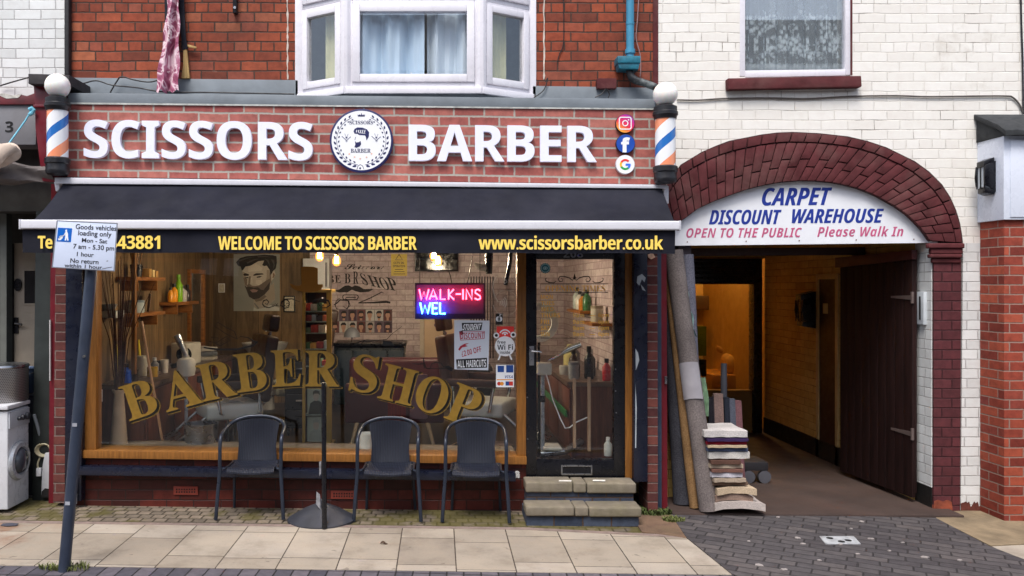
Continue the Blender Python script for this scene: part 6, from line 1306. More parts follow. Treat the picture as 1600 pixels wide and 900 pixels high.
lb2 = ['tall black bottle', 'black pump bottle with silver top', 'dark brown bottle', 'white squat jar', 'steel sterilising jar', 'red bottle', 'pale yellow bottle', 'grey spray bottle', 'black squat jar']
for i, (y, dx, r, h, rgb, cap, shp) in enumerate(((.8, .25, .045, .30, (22, 22, 24), (24, 24, 26), 'bottle'), (1.0, .2, .05, .26, (28, 26, 28), (160, 160, 164), 'bottle'), (1.2, .33, .045, .24, (54, 36, 28), (20, 20, 20), 'bottle'), (1.15, .42, .06, .1, (200, 198, 192), None, 'jar'), (.75, .4, .05, .16, (150, 152, 156), (120, 122, 126), 'jar'), (.62, .12, .04, .2, (170, 30, 40), (30, 20, 20), 'bottle'), (1.6, .3, .07, .26, (196, 186, 130), (190, 180, 130), 'bottle'), (1.9, .2, .05, .24, (110, 112, 116), (30, 30, 30), 'bottle'), (.92, .36, .045, .12, (26, 24, 26), (30, 30, 34), 'jar'))):
    d = D+y; bottle('barber_bottle', 686+(RX1-dx)*F/d, 445+(HC-ct2)*F/d, y, r, h, rgb, lb2[i]+' on the counter behind the shop door', shp, cap, cat='bottle' if shp == 'bottle' else 'jar', group='bottles on the counter behind the door')
t = thing('ring_light', 'white ring light on a stand behind the door glass edge', 'ring light', P(842, 506, .55))
m = MB(); 
m.ring(842, 504, 20, 31, .55, .03, n=48); m.build('ring', mat('white_diffuser_ring', (232, 230, 222), .4), t, bev=.004); m = MB(); m.tube([P(842, 534, .58), P(842, 600, .58), P(842, 712, .58)], .012, 8); m.build('stand', BLACK, t)
b = P(848, 0, .35); b.z = fl; t = thing('arm_lamp', 'white swivel lamp arm on a pale pole behind the door glass', 'lamp', b)
m = MB(); m.tube([b+Vector((0, 0, .05)), P(848, 580, .35)], .018, 12); m.build('pole', mat('grey_pole_paint', (170, 176, 186), .3, .3), t)
m = MB(); m.tube([P(848, 618, .35), P(848, 628, .35)], .024, 12); m.build('pole_collar', BLACK, t)
m = MB(); a_ = P(850, 576, .35); m.obox(a_, (.13, .12, .11)); m.build('lamp_base', mat('white_plastic', (198, 194, 184), .4), t, bev=.02, seg=3)
m = MB(); m.tube([P(858, 564, .35), P(880, 551, .3)], .012, 10); m.tube([P(878, 552, .3), P(890, 545, .3), P(908, 538, .28)], [.018, .03, .024], 12); m.build('swivel_arm', CHROME, t)
m = MB(); m.tube([P(852, 580, .3), P(858, 600, .28), P(864, 625, .26), P(876, 655, .24), P(883, 669, .22), P(890, 668, .22), P(900, 660, .24), P(918, 652, .3)], .0055, 8); m.build('lamp_cable', WHITEI, t)
m = MB(); m.lathe([(.2, 0), (.2, .02), (.05, .045)], b, 24); m.build('lamp_foot', BLACK, t)
t = thing('foot_stool', 'grey metal footrest bar on the floor behind the door glass', 'footrest', P(870, 712, .3)); m = MB(); m.tube([P(845, 709, .3), P(880, 706, .3), P(908, 690, .5)], .03, 10); m.build('bar', STEEL, t); m = MB(); m.rc(850, 700, 878, 704, .25, .5); m.build('tread', mat('white_plastic', (198, 194, 184), .4), t, bev=.004)
bottle('trigger_spray', 950, 712, .2, .035, .16, (196, 196, 190), 'small white spray bottle on the floor by the door', 'bottle', (220, 220, 216))
for i, (u, v0, v1, y) in enumerate(((896, 592, 700, 2.0), (919, 590, 705, 1.6))): MB().rc(u, v0, u+4, v1, .05+.05*i, .09+.05*i).build('clear_door_hanging', mat('pale_strap_%d' % i, (150, 120, 96), .6), label=['pale strap hanging inside the door glass by the lamp cable', 'wider pale strap hanging inside the middle of the door glass'][i], cat='strap')
# ------------------------------------------------------------------ carpets by the arch
def carpetm(name, a, b, sc_=90):
    t = NT(name); o = t.coord('Object'); n = t.noise(o, sc_, 4, .7); big = t.noise(o, 3, 4)
    col = t.mix(t.rng(n, .35, .65), lin(a), lin(b)); col = t.mix(1., col, t.ramp(big, [(.3, (.7, .7, .7)), (.7, (1.1, 1.1, 1.1))]), 'MULTIPLY')
    t.bump(n, .004, .6); return t.base(col, .95, 0, .1)
GREYC = carpetm('grey_speckled_carpet', (98, 90, 88), (128, 119, 116)); DGREY = carpetm('dark_grey_carpet', (46, 46, 52), (74, 74, 80)); TANC = carpetm('brown_jute_backing', (116, 88, 58), (150, 118, 82)); PALEC = carpetm('pale_jute_backing', (150, 140, 130), (186, 178, 168))
def roll(label, ub, vb, ut, vt, r, m_, yb_, yt_, wrap=True):
    b = P(ub, vb, yb_); b.z = gz(b.x)+.035 if yb_ > -.26 else gz(b.x)+.018; tp = P(ut, vt, yt_); d = (tp-b).normalized(); b = b+Vector((0, 0, r*math.sqrt(max(0, 1-d.z*d.z))))
    t = thing('carpet_roll', label, 'carpet roll', b, 'carpet rolls leaning in the arch')
    sd_ = d.cross(Vector((0, 1, 0))).normalized(); fr = sd_.cross(d).normalized()
    m = MB(); n = 28; L = (tp-b).length; vs = []; fs = []; rows = 14; r3 = random.Random(int(ub))
    ph = r3.uniform(0, 6)
    for j in range(rows+1):
        for i in range(n):
            a = 2*pi*i/n; rr = r*(1+.03*sin(3*a+j*.5+ph)+.02*sin(j*.9+ph)+.08*(1 if i in (4, 5) else 0)); vs.append(b+d*L*j/rows+(sd_*cos(a)+fr*sin(a))*rr)
    for j in range(rows):
        for i in range(n): fs.append((j*n+i, j*n+(i+1) % n, (j+1)*n+(i+1) % n, (j+1)*n+i))
    fs.append(tuple(range(n))[::-1]); fs.append(tuple(rows*n+i for i in range(n))); m.add(vs, fs)
    m.build('carpet', m_, t)
    if wrap:
        m = MB(); q0 = b+d*L*.40
        for k, (f0, f1) in enumerate(((.42, .56),)):
            pts = []
            m.grid(lambda s, q: b+d*L*(f0+(f1-f0)*q+.006*sin(s*3))+(sd_*cos(-2.3+2.2*s)+fr*sin(-2.3+2.2*s))*r*1.13, 14, 3)
        m.build('label_sheet', mat('pale_wrapper', (150, 146, 150), .4), t)
    return t
roll('thick grey speckled carpet roll leaning against the arch jamb', 1108, 797, 1052, 392, .076, GREYC, -.22, -.02)
roll('brown jute backed carpet roll behind the thick grey roll', 1086, 792, 1042, 400, .045, TANC, -.12, .04, False)
roll('dark grey carpet roll standing beside the shop pier', 1068, 789, 1046, 420, .085, DGREY, .02, .1, False)
roll('slim grey carpet roll with torn plastic leaning towards the passage', 1094, 786, 1074, 398, .05, carpetm('blue_grey_carpet', (84, 84, 96), (120, 120, 132)), -.02, .09, False)
m = MB(); m.grid(lambda s, q: P(1063+3*s+22*q+2*sin(q*20), 415+110*q+s*2, -.075-.13*0)+Vector((0, .012*sin(s*7+q*13), 0)), 4, 20, (0, .004, 0)); m.build('torn_plastic_wrap', mat('shiny_plastic_wrap', (150, 180, 178), .15, var=.3, vs=12), label='strip of torn shiny plastic hanging off the carpet rolls', cat='plastic wrap')
m = MB(); m.grid(lambda s, q: P(1094+9*s+6*q, 590+60*q, .25)+Vector((0, .02*sin(s*8+q*6), 0)), 6, 8, (0, .004, 0)); m.build('green_wrapper', mat('pale_green_wrapper', (130, 160, 130), .4, var=.3, vs=15), label='pale green wrapper hanging behind the grey carpet rolls', cat='wrapper')
MB().rc(1039, 588, 1042.5, 600, -.085, -.06).build('door_catch', STEEL, bev=.002, label='small steel catch on the maroon door post', cat='catch')
# stack of carpet samples
stk = [  # v top, v bottom, u0, u1, colour, name
 (673, 684, 1100, 1168, (206, 200, 196), 'thick white carpet sample on top of the stack'), (685, 689.5, 1104, 1168, (60, 44, 80), 'dark violet carpet sample second in the stack'), (689.5, 695, 1105, 1168, (124, 30, 44), 'crimson carpet sample under the violet one'),
 (695, 699, 1106, 1167, (190, 170, 140), 'thin tan carpet sample under the crimson one'), (699.5, 706, 1107, 1170, (82, 92, 116), 'slate blue carpet sample in the stack'), (706.5, 718, 1108, 1172, (212, 208, 200), 'thick cream carpet sample jutting from the stack'),
 (719, 725, 1110, 1157, (96, 70, 60), 'dark brown carpet sample set back in the stack'), (725, 732, 1110, 1162, (172, 156, 136), 'beige carpet sample below the dark brown one'), (732.5, 737.5, 1111, 1160, (118, 84, 74), 'chestnut carpet sample below the beige one'),
 (738, 746, 1112, 1160, (202, 198, 204), 'pale lilac carpet sample in the lower stack'), (747, 753, 1114, 1164, (176, 158, 138), 'sand carpet sample in the lower stack'), (754, 759, 1116, 1171, (122, 100, 86), 'thin mushroom carpet sample in the lower stack'),
 (760, 771, 1119, 1181, (200, 178, 150), 'curled buff carpet sample sagging near the bottom'), (771, 782, 1118, 1177, (150, 126, 112), 'thick bent brown carpet sample near the bottom'), (782, 795, 1116, 1195, (196, 184, 176), 'wide pale carpet sample spread on the ground')]
ysf = -.30
# the stack stands on the passage floor: convert heights so that the lowest sheet lies on it
for i, (va, vb, u0, u1, c, lb) in enumerate(stk):
    za, zb_ = P(0, va, ysf).z, P(0, vb, ysf).z; x0, x1 = P(u0, 0, ysf).x, P(u1, 0, ysf).x; r3 = random.Random(i*7+1)
    base_z = gz(x0)+.034
    sag = .0
    if i >= 12: sag = .018
    ph = r3.uniform(0, 6); dep = .34+.05*r3.random(); yo = r3.uniform(-.015, .02)
    za = max(za, base_z+.012+.004*(14-i)); zb_ = max(zb_, base_z+.001)
    def f(s, q, za=za, x0=x0, x1=x1, dep=dep, yo=yo, sag=sag, ph=ph, th=za-zb_):
        return Vector((x0+(x1-x0)*s+.006*sin(q*7+ph), ysf+yo+dep*q-.004*sin(s*9+ph), za-.003-sag*(abs(s-.5)*2)**2+.0025*sin(s*8+ph)*q+.0015*sin(s*17+ph*2)-(.03*max(0, s-.7) if i > 12 else 0)))
    MB().grid(f, 16, 6, (0, 0, -max(.011, (za-zb_)*.9))).build('carpet_sample', carpetm('carpet_sample_pile_'+'abcdefghijklmno'[i], tuple(x*.82 for x in c), c, 120), label=lb, cat='carpet sample', group='carpet samples piled beside the rolls')
for i, (u0, u1, vt, c, lb) in enumerate(((1108, 1116, 622, (40, 38, 44), 'black upright carpet offcut at the inner side of the row'), (1116, 1120, 620, (90, 80, 84), 'narrow grey upright carpet offcut'), (1117, 1131, 616, (130, 108, 102), 'dusky pink upright carpet offcut'), (1133, 1141, 622, (42, 46, 56), 'navy upright carpet offcut beside the pink one'), (1141, 1150, 624, (88, 92, 104), 'blue grey upright carpet offcut'), (1150, 1160, 627, (120, 84, 88), 'rose upright carpet offcut at the outer end'))):
    x0, x1 = P(u0, 0, .35).x, P(u1, 0, .35).x; r3 = random.Random(i)
    m = MB(); zt = P(0, vt, .35).z; zb0 = gz(x0)+.032
    def f(s, q): return Vector((x0+(x1-x0)*s+.05*(1-q)*(-.4+.2*i/5), .22+.16*q+.006*sin(s*6+q*5), zb0+(zt-zb0)*q))
    m.grid(f, 6, 10, (0, .04, 0)); m.build('carpet_offcut', carpetm('offcut_pile_'+'abcdef'[i], tuple(x*.8 for x in c), c), label=lb, cat='carpet offcut', group='carpet offcuts standing behind the pile')
MB().tube([P(1131, 640, .5), P(1131, 600, .5), P(1131, 568, .5)], [.028, .028, .026], 12).build('cardboard_tube', mat('dark_card_tube', (52, 54, 62), .7), label='dark cardboard tube standing up behind the carpet offcuts', cat='tube')
# inside the carpet store
WL_ = emit('warm_lamp_glass', (255, 196, 110), 60)
lp = P(1150, 420, 5.0); t = thing('store_lamp', 'warm ceiling globe lamp lit in the carpet store', 'ceiling lamp', lp+Vector((0, 0, .55)))
m = MB(); q = lp+Vector((.0, 0, .55)); m.lathe([(.14*sin(pi*i/12), .14*cos(pi*i/12)) for i in range(13)], q, 20, cap=False); m.build('lamp_globe', WL_, t); m = MB(); m.tube([q+Vector((0, 0, .13)), Vector((q.x, q.y, 2.8))], .01, 8); m.build('lamp_rod', BRASS, t)
def sb(u0, v0, u1, v1, y0_, y1_, name, m_, label, cat, bev=.01): MB().rc(u0, v0, u1, v1, y0_, y1_).build(name, m_, bev=bev, label=label, cat=cat)
t = thing('framed_board', 'black framed board on the back wall of the carpet store', 'board', P(1140, 520, 6.5)); m = MB(); m.rc(1124, 474, 1155, 519, 6.55, 6.6); m.build('frame', BLACK, t, bev=.005); m = MB(); m.rc(1126, 486, 1153, 502, 6.535, 6.55); m.build('board_panel', mat('dark_green_board', (38, 46, 44), .4), t)
sb(1081, 510, 1104, 556, 6.2, 6.3, 'green_carpet_hanging', carpetm('moss_green_carpet', (50, 62, 22), (74, 84, 34)), 'moss green carpet hanging in the store behind the rolls', 'carpet')
sb(1080, 462, 1120, 484, 6.3, 6.5, 'dark_wall_shelf', mat('dark_brown_shelf', (70, 46, 26), .5), 'dark brown shelf unit high on the store wall', 'shelf')
MB().rc(1079, 448, 1087, 478, 3.75, 3.8).build('orange_sign', mat('orange_card', (206, 72, 34), .5), bev=.002, label='orange card hanging in the store window behind the rolls', cat='card')
BEIGE = mat('beige_bale_cloth', (178, 142, 88), .9, var=.15)
for i, (u, v, y, ru, rv, lb) in enumerate(((1153, 569, 5.4, 24, 17, 'large beige wrapped bale at the bottom of the store heap'), (1141, 546, 5.8, 18, 8, 'flat beige wrapped bale in the middle of the store heap'), (1172, 528, 5.6, 15, 20, 'tall beige wrapped bale beside the window frame'))):
    c = P(u, v, y); a = ru/sx(y); b = rv/sx(y); m = MB()
    def bale(s, q, c=c, a=a, b=b):
        A, B = 2*pi*s, pi*q; e = lambda k: math.copysign(abs(k)**.6, k); return c+Vector((a*e(cos(A))*abs(sin(B))**.6, .25*e(sin(A))*abs(sin(B))**.6, b*e(cos(B))+.01*sin(A*5)))
    m.grid(bale, 24, 12); m.build('carpet_bale', BEIGE, label=lb, cat='bale', group='bales heaped in the carpet store')
sb(1112, 586, 1182, 612, 5.1, 6.0, 'store_table', mat('yellow_pine_table', (170, 124, 62), .6), 'yellow pine table under the bales in the carpet store', 'table')
sb(1092, 562, 1104, 588, 4.6, 4.8, 'dark_box', BLACK, 'black box on the store floor beside the green carpet', 'box')
b = P(1184, 745, .9); t = thing('floor_trolley', 'dark wheeled carpet trolley behind the sample pile', 'trolley', Vector((b.x, .9, gz(b.x)+.03)))
z0 = gz(b.x)+.03; m = MB(); m.box(b.x-.16, b.x+.06, .8, 1.1, z0+.12, z0+.2);  m.build('trolley_frame', mat('dark_trolley', (36, 34, 38), .6), t, bev=.004)
for dx in (-.12, .03): m = MB(); m.lathe([(.03, -.02), (.06, -.018), (.06, .018), (.03, .02)], Vector((b.x+dx, .82, z0+.06)), 16, 'Y'); m.build('wheel', mat('grey_wheel', (80, 80, 86), .5), t)

# ------------------------------------------------------------------ steps
st = thing('door_steps', 'two worn stone steps on blue bricks at the barber shop door', 'steps', P(910, 825, -.4))
def stepx(y, u): return P(u, 0, y).x
for (ya, z1_, z0_, u1, vspl) in ((-.40, .290, .208, 995, (895.5, 917)), (-.60, .149, .075, 1003.5, (898, 920.5))):
    x0, x1 = stepx(ya, 821), stepx(ya, u1); xs = [x0, stepx(ya, vspl[0]), stepx(ya, vspl[1]), x1]
    for i in range(3):
        dz = (-.004, -.008, -.012)[i]
        m = MB(); m.box(xs[i]+.003, xs[i+1]-.003, ya+(0, .006, .002)[i], -.19 if ya > -.5 else -.385, z0_+dz, z1_+dz); m.build('step_slab', STONE, st, bev=.014, seg=3)
    m = MB(); m.box(x0+.012, x1-.02, ya+.03, -.2, -.06, z0_-.004); m.build('brick_course', BLUEB, st)
m = MB(); 
for u, y in ((882, -.34), (935, -.33)): p = P(u, 0, y); m.pp([(u-11, 747), (u+6, 748), (u+10, 751.5), (u-6, 751)], -.4, -.4) if False else m.slab([Vector((p.x-.05, y-.02, .2875)), Vector((p.x+.05, y-.025, .286)), Vector((p.x+.06, y+.02, .286)), Vector((p.x-.04, y+.015, .2875))], .003)
m.build('paint_mark', mat('white_paint_mark', (210, 206, 198), .7, var=.2, vs=40), st)

# ------------------------------------------------------------------ chairs
TUBE = mat('charcoal_painted_tube', (40, 46, 58), .35, .3, var=.2)
def weave():
    t = NT('woven_navy_rattan'); o = t.coord('Object'); q = t.sep(o)
    w = t.n('ShaderNodeTexWave', wave_type='BANDS', bands_direction='X'); t.put(w.inputs['Vector'], o); w.inputs['Scale'].default_value = 24; w.inputs['Distortion'].default_value = .3
    w2 = t.n('ShaderNodeTexWave', wave_type='BANDS', bands_direction='Z'); t.put(w2.inputs['Vector'], o); w2.inputs['Scale'].default_value = 42
    h = t.ma('ADD', t.ma('MULTIPLY', w.outputs[1], .75), t.ma('MULTIPLY', w2.outputs[1], .25))
    t.bump(h, .004, .8); col = t.mix(h, lin((11, 13, 20)), lin((35, 40, 56))); return t.base(col, .5, 0, .4)
WEAVE = weave()
CHL = ['navy woven tube chair beside the leaning sign pole, set apart from the other two', 'middle navy woven tube chair beside the weighted banner base', 'navy woven tube chair beside the shop door steps']
ch = thing('bistro_chair', CHL[0], 'chair', (0, 0, 0), 'woven chairs in front of the barber shop')
def sm3(pts, k=6):
    pts = [Vector(p) for p in pts]; o = []
    for i in range(len(pts)-1):
        a = pts[max(0, i-1)]; b = pts[i]; c = pts[i+1]; d = pts[min(len(pts)-1, i+2)]
        for j in range(k):
            t = j/k; o.append(.5*((2*b)+(c-a)*t+(2*a-5*b+4*c-d)*t*t+(3*b-a-3*c+d)*t**3))
    return o+[pts[-1]]
arm = [(-.238, -.21, .40), (-.238, -.20, .56), (-.238, -.16, .635), (-.236, -.02, .665), (-.228, .10, .682), (-.19, .175, .715), (-.10, .205, .745), (0, .212, .752)]
full = arm+[(-x, y, z) for x, y, z in arm[-2::-1]]
m = MB(); m.tube(sm3(full), .0145, 10); m.build('arm_frame', TUBE, ch)
m = MB(); m.tube(sm3([(-.232, -.2, .385), (-.2, -.16, .388), (-.195, .1, .385), (-.18, .17, .39), (0, .18, .39), (.18, .17, .39), (.195, .1, .385), (.2, -.16, .388), (.232, -.2, .385)]), .0105, 8); m.build('seat_rail', TUBE, ch)
for s_ in (-1, 1):
    m = MB(); m.tube([(s_*.262, -.25, .0), (s_*.25, -.23, .2), (s_*.235, -.21, .40)], .0145, 10); m.build('leg', TUBE, ch)
    m = MB(); m.tube([(s_*.20, .23, .0), (s_*.19, .17, .2), (s_*.185, .12, .385)], .0115, 10); m.build('leg', TUBE, ch)
def seatf(s, t):
    x = (s-.5)*2; return Vector((x*(.185-.01*t), -.225+.38*t, .405-.012*sin(pi*s)-.02*sin(pi*t)-.035*max(0, .12-t)/.12))
m = MB(); m.grid(seatf, 26, 14, (0, 0, -.012)); m.build('seat', WEAVE, ch)
def backf(s, t):
    x = (s-.5)*2; w = .146+.02*abs(t-.45)**1.3*2+(.0 if t < .9 else .0); zt = .735-.028*x*x
    z = .395+(zt-.395)*t; return Vector((x*(w+.012*t), .15+.05*t+.035*(1-x*x)*sin(pi*min(1, t*.9+.1))*.8-.02*x*x, z))
m = MB(); m.grid(backf, 26, 20, (0, .012, 0)); m.build('backrest', WEAVE, ch)
chp = [(391.5, 817, -.50, 1), (606.5, 816, -.50, -1), (745, 814, -.50, -3)]
for i, (u, v, y, rz) in enumerate(chp):
    d = D+y; x = (u-686)*d/F; yy = -.27
    c = ch if i == 0 else dup(ch, (0, 0, 0), CHL[i])
    c.location = (x, -.36, gz(x)+.012); c.scale = (1, .76, 1); c.rotation_euler = (0, 0, R(rz))
# ------------------------------------------------------------------ weighted banner base with post
b = P(502, 0, -.50); b.z = gz(b.x)+.0; t = thing('banner_base', 'black cone shaped weighted base with a thin post and tag in front of the window', 'sign stand', b)
m = MB(); m.lathe([(.262, .0), (.262, .018), (.24, .03), (.15, .085), (.06, .125), (.045, .135), (.04, .16)], b, 40); m.build('base_cone', mat('dusty_black_rubber', (44, 46, 54), .6, var=.25, vs=5, dirt=.25, dcol=(90, 88, 92)), t)
pb = P(507, 0, -.755); pb.z = gz(pb.x)+.005; pt_ = P(505.5, 598, -.735)
m = MB(); m.tube([pb, lerp(pb, pt_, .5), pt_], [.019, .018, .017], 10); m.build('post', BLACK, t)
m = MB(); m.pp([(494.5, 768), (500, 773), (501, 797), (494, 788)], -.6, -.596); m.pp([(498.5, 722), (502, 720), (501.5, 740), (499, 744)], -.72, -.717); m.build('hanging_tag', mat('crumpled_tag', (130, 130, 134), .6, var=.4, vs=30), t)
# ------------------------------------------------------------------ leaning sign pole
b = G(100, 893); b.z = gz(b.x)+.0; yp = b.y
tp = P(149, 352, yp+.02)
sp = thing('parking_sign', 'leaning grey post with a white goods vehicles loading only plate', 'road sign', b)
m = MB(); m.tube([b, lerp(b, tp, .4), tp], .036, 20); m.build('pole', mat('grey_blue_post_paint', (52, 60, 76), .4, .2, var=.2, vs=5, dirt=.2, dcol=(110, 112, 112)), sp)
yq = yp-.05; QP = [(88.5, 344), (184, 348.5), (179, 424), (80.5, 418)]
m = MB(); m.pp(QP, yq, yq+.004); pl = m.build('sign_plate', mat('white_sign_plate', (206, 216, 236), .35, var=.03), sp, bev=.0015)
def ql(x0, y0_, x1, y1_):
    def f(x, y): 
        tl, tr, br, bl = QP; return ((tl[0]*(1-x)+tr[0]*x)*(1-y)+(bl[0]*(1-x)+br[0]*x)*y, (tl[1]*(1-x)+tr[1]*x)*(1-y)+(bl[1]*(1-x)+br[1]*x)*y)
    return [f(x0, y0_), f(x1, y0_), f(x1, y1_), f(x0, y1_)]
m = MB(); e = .018; o = [ql(.0, .0, 1, 1), ql(e, e, 1-e, 1-e)]
for i in range(4): m.pp([o[0][i], o[0][(i+1) % 4], o[1][(i+1) % 4], o[1][i]], yq-.001, yq)
PINK_ = mat('plate_black_print', (26, 28, 40), .5)
m.build('plate_border', mat('plate_border_grey', (120, 124, 134), .5), pl)
m = MB()
for s_, x0, y0_, x1, y1_ in (('Goods vehicles', .32, .06, .985, .165), ('loading only', .37, .19, .91, .325), ('Mon - Sat', .44, .345, .85, .435), ('7 am - 5.30 pm', .31, .475, .97, .605), ('1 hour', .38, .64, .65, .73), ('No return', .285, .78, .735, .875), ('within 1 hour', .20, .895, .80, .975)):
    m.txt(s_, ql(x0, y0_, x1, y1_), yq-.0015, 'N', .001, .010)
m.build('plate_lettering', PINK_, pl)
m = MB(); m.pp(ql(.035, .155, .265, .445), yq-.0012, yq); m.build('blue_panel', mat('loading_sign_blue', (0, 96, 190), .4), pl)
m = MB()
def qp(pts): return [ql(x, y, x, y)[0] for x, y in pts]
yy = yq-.0022; m.pp(qp([(.158, .20), (.172, .185), (.186, .195), (.187, .215), (.175, .228), (.160, .222)]), yy, yy+.0008); m.pp(qp([(.160, .228), (.185, .222), (.205, .27), (.212, .34), (.228, .415), (.205, .418), (.19, .36), (.186, .418), (.163, .418), (.168, .33), (.163, .29)]), yy, yy+.0008)
m.line(qp([(.165, .25), (.145, .31), (.115, .325)]), 1.2, yy, .0008); m.line(qp([(.15, .315), (.085, .345), (.058, .40)]), 1.1, yy, .0008); m.pp(qp([(.065, .345), (.10, .315), (.13, .345), (.12, .385), (.085, .39)]), yy, yy+.0008); m.pp(qp([(.05, .385), (.10, .39), (.115, .41), (.06, .42)]), yy, yy+.0008)
m.build('loading_symbol', WHITEI, pl)
m = MB(); m.line(qp([(.80, .965), (.90, .93), (.955, .915)]), .9, yq-.0012, .001); m.line(qp([(.86, .80), (.885, .79)]), 1, yq-.0012, .001); m.build('scratch', mat('dark_scratch', (90, 92, 100), .8), pl)
m = MB()
for f_, w in ((.20, 5), (.425, 4.5)): 
    q = lerp(b, tp, f_); m.box(q.x-.016, q.x+.014, q.y-.0385, q.y-.036, q.z-.01, q.z+.012)
m.build('old_tape', mat('grey_tape', (150, 152, 160), .6, var=.3), sp)
m = MB(); q = lerp(b, tp, .62); m.disc(*[(q.x*F/(D+q.y)+686), 445+(HC-q.z)*F/(D+q.y)], 2.2, q.y-.04, q.y-.036, 10); m.build('bolt', STEEL, sp)
# ------------------------------------------------------------------ grass tufts, moss, litter
def tuft(name, label, cx, cy, rx, ry, n, h, m_, seed, z=0.01, wide=.004):
    r3 = random.Random(seed); m = MB()
    for k in range(n):
        a = r3.uniform(0, 6.28); q = math.sqrt(r3.random()); x = cx+rx*q*cos(a); y = cy+ry*q*sin(a); l = h*(.4+.8*r3.random()); d = r3.uniform(0, 6.28); bx, by = cos(d), sin(d); z0 = gz(x)+z; w = wide*(.6+.8*r3.random())
        p0 = Vector((x, y, z0)); p1 = p0+Vector((bx*l*.25, by*l*.25, l*.7)); p2 = p0+Vector((bx*l*.75, by*l*.75, l*(.9+.1*r3.random()))); s_ = Vector((-by, bx, 0))*w
        m.add([p0-s_, p0+s_, p1+s_*.8, p1-s_*.8, p2], [(0, 1, 2, 3), (3, 2, 4)])
    o = m.build(name, m_, label=label, cat=None, kind='stuff'); return o
GRN = mat('weed_green', (66, 78, 32), .8, var=.6, vs=60); GRN2 = mat('grass_green', (92, 98, 48), .8, var=.55, vs=60)
tuft('grass', 'short green grass growing round the foot of the leaning sign pole', b.x+.0, b.y+.03, .17, .06, 190, .034, GRN2, 1)
q = G(1022, 805); tuft('weeds', 'green weeds growing in the corner beside the steps', q.x, q.y+.02, .16, .08, 420, .038, GRN, 2, .01, .007)
q = G(1050, 815); tuft('weeds', 'low weeds creeping along the edge of the dark driveway', q.x+.01, q.y, .09, .07, 220, .026, GRN2, 3, .012, .006)
m = MB(); r3 = random.Random(12)
for (u, v, s_) in [(1215, 812, .02), (1246, 845, .03), (1347, 819, .022), (1360, 846, .026), (1313, 855, .02), (1186, 888, .04), (1445, 875, .03), (1410, 852, .02), (1280, 880, .016), (1340, 870, .018), (1255, 854, .02), (1390, 865, .014), (1500, 880, .02), (1170, 850, .016), (1225, 895, .03), (1330, 830, .014)]:
    p = G(u, v); a = r3.uniform(0, 3); n = 6
    m.prism([Vector((p.x+s_*(.6+.5*r3.random())*cos(a+2*pi*i/n), p.y+s_*(.4+.5*r3.random())*sin(a+2*pi*i/n), gz(p.x)+.024)) for i in range(n)], (0, 0, -.006))
m.build('litter', mat('pale_litter_scrap', (150, 142, 138), .8, var=.3, vs=20), kind='stuff', label='pale scraps of litter scattered over the dark driveway blocks')
t = thing('dead_leaf', 'curled brown leaf lying on the pale paving slabs', 'leaf', G(598, 829)) if False else None
for i, (u, v, lb) in enumerate(((600, 852, 'brown twig with a leaf lying on the joint of two paving slabs'), (15, 823, 'dark slate scrap lying beside the mossy blocks'))):
    p = G(u, v); p.z = gz(p.x)+.012; r3 = random.Random(i)
    MB().grid(lambda s, q: p+Vector(((s-.5)*(.05 if i == 0 else .12), (q-.5)*(.03 if i == 0 else .07)*(1-abs(s-.5)), .004+.008*sin(s*5)*(i == 0)+.004*q)), 8, 4, (0, 0, -.003)).build('dead_leaf' if i == 0 else 'slate_scrap', mat(['dead_leaf_brown', 'slate_grey'][i], [(70, 50, 36), (60, 60, 70)][i], .8), label=lb, cat=['leaf', 'slate'][i])
# utility cover in the driveway
p = [G(u, v) for u, v in ((1280, 842), (1334, 842), (1345, 854), (1290, 854))]
t = thing('utility_cover', 'worn white painted utility cover set in the dark driveway', 'utility cover', (p[0]+p[2])/2)
m = MB(); m.slab([Vector((q.x, q.y, gz(q.x)+.022)) for q in p], .012); m.build('cover_plate', mat('worn_white_cover', (176, 178, 180), .6, .2, var=.35, vs=18, dirt=.6, dcol=(60, 60, 62)), t, bev=.002)
m = MB()
for a, b_ in ((.25, .3), (.72, .6), (.5, .75)): q = lerp(lerp(p[0], p[1], a), lerp(p[3], p[2], a), b_); m.lathe([(.025, 0), (.025, .002)], Vector((q.x, q.y, gz(q.x)+.022)), 12)
m.build('lifting_hole', mat('hole_black', (14, 14, 14), .9), t)
# ------------------------------------------------------------------ goods in front of the neighbour shop
z0 = gz(-4); xr = P(12, 0, -.42).x
t = thing('washing_machine', 'white washing machine with round door standing outside the neighbour shop', 'washing machine', (xr-.3, -.1, z0))
ENAM = mat('white_enamel', (196, 198, 202), .3, var=.06, dirt=.15, dcol=(120, 116, 112))
m = MB(); m.box(xr-.60, xr, -.42, -.08, z0+.02, z0+.80); m.build('casing', ENAM, t, bev=.01, seg=3)
m = MB(); m.box(xr-.61, xr+.01, -.44, -.07, z0+.815, z0+.85); m.build('worktop', mat('off_white_worktop', (206, 206, 210), .35), t, bev=.01)
cc = Vector((xr, -.26, z0+.38))
m = MB(); m.lathe([(.155, .0), (.16, .012), (.145, .03), (.115, .034), (.105, .022), (.105, .0)], cc, 32, 'X', cap=False); wd = m.build('door', mat('silver_door_ring', (170, 174, 180), .3, .3), t)
m = MB(); m.lathe([(.106, .02), (.09, .045), (.05, .06), (.001, .064)], cc, 32, 'X', cap=False); m.build('door_glass', mat('smoky_door_bowl', (60, 64, 72), .08), wd)
m = MB(); m.box(xr, xr+.012, -.41, -.09, z0+.66, z0+.79); m.build('control_panel', mat('grey_control_panel', (172, 176, 182), .4), t, bev=.003)
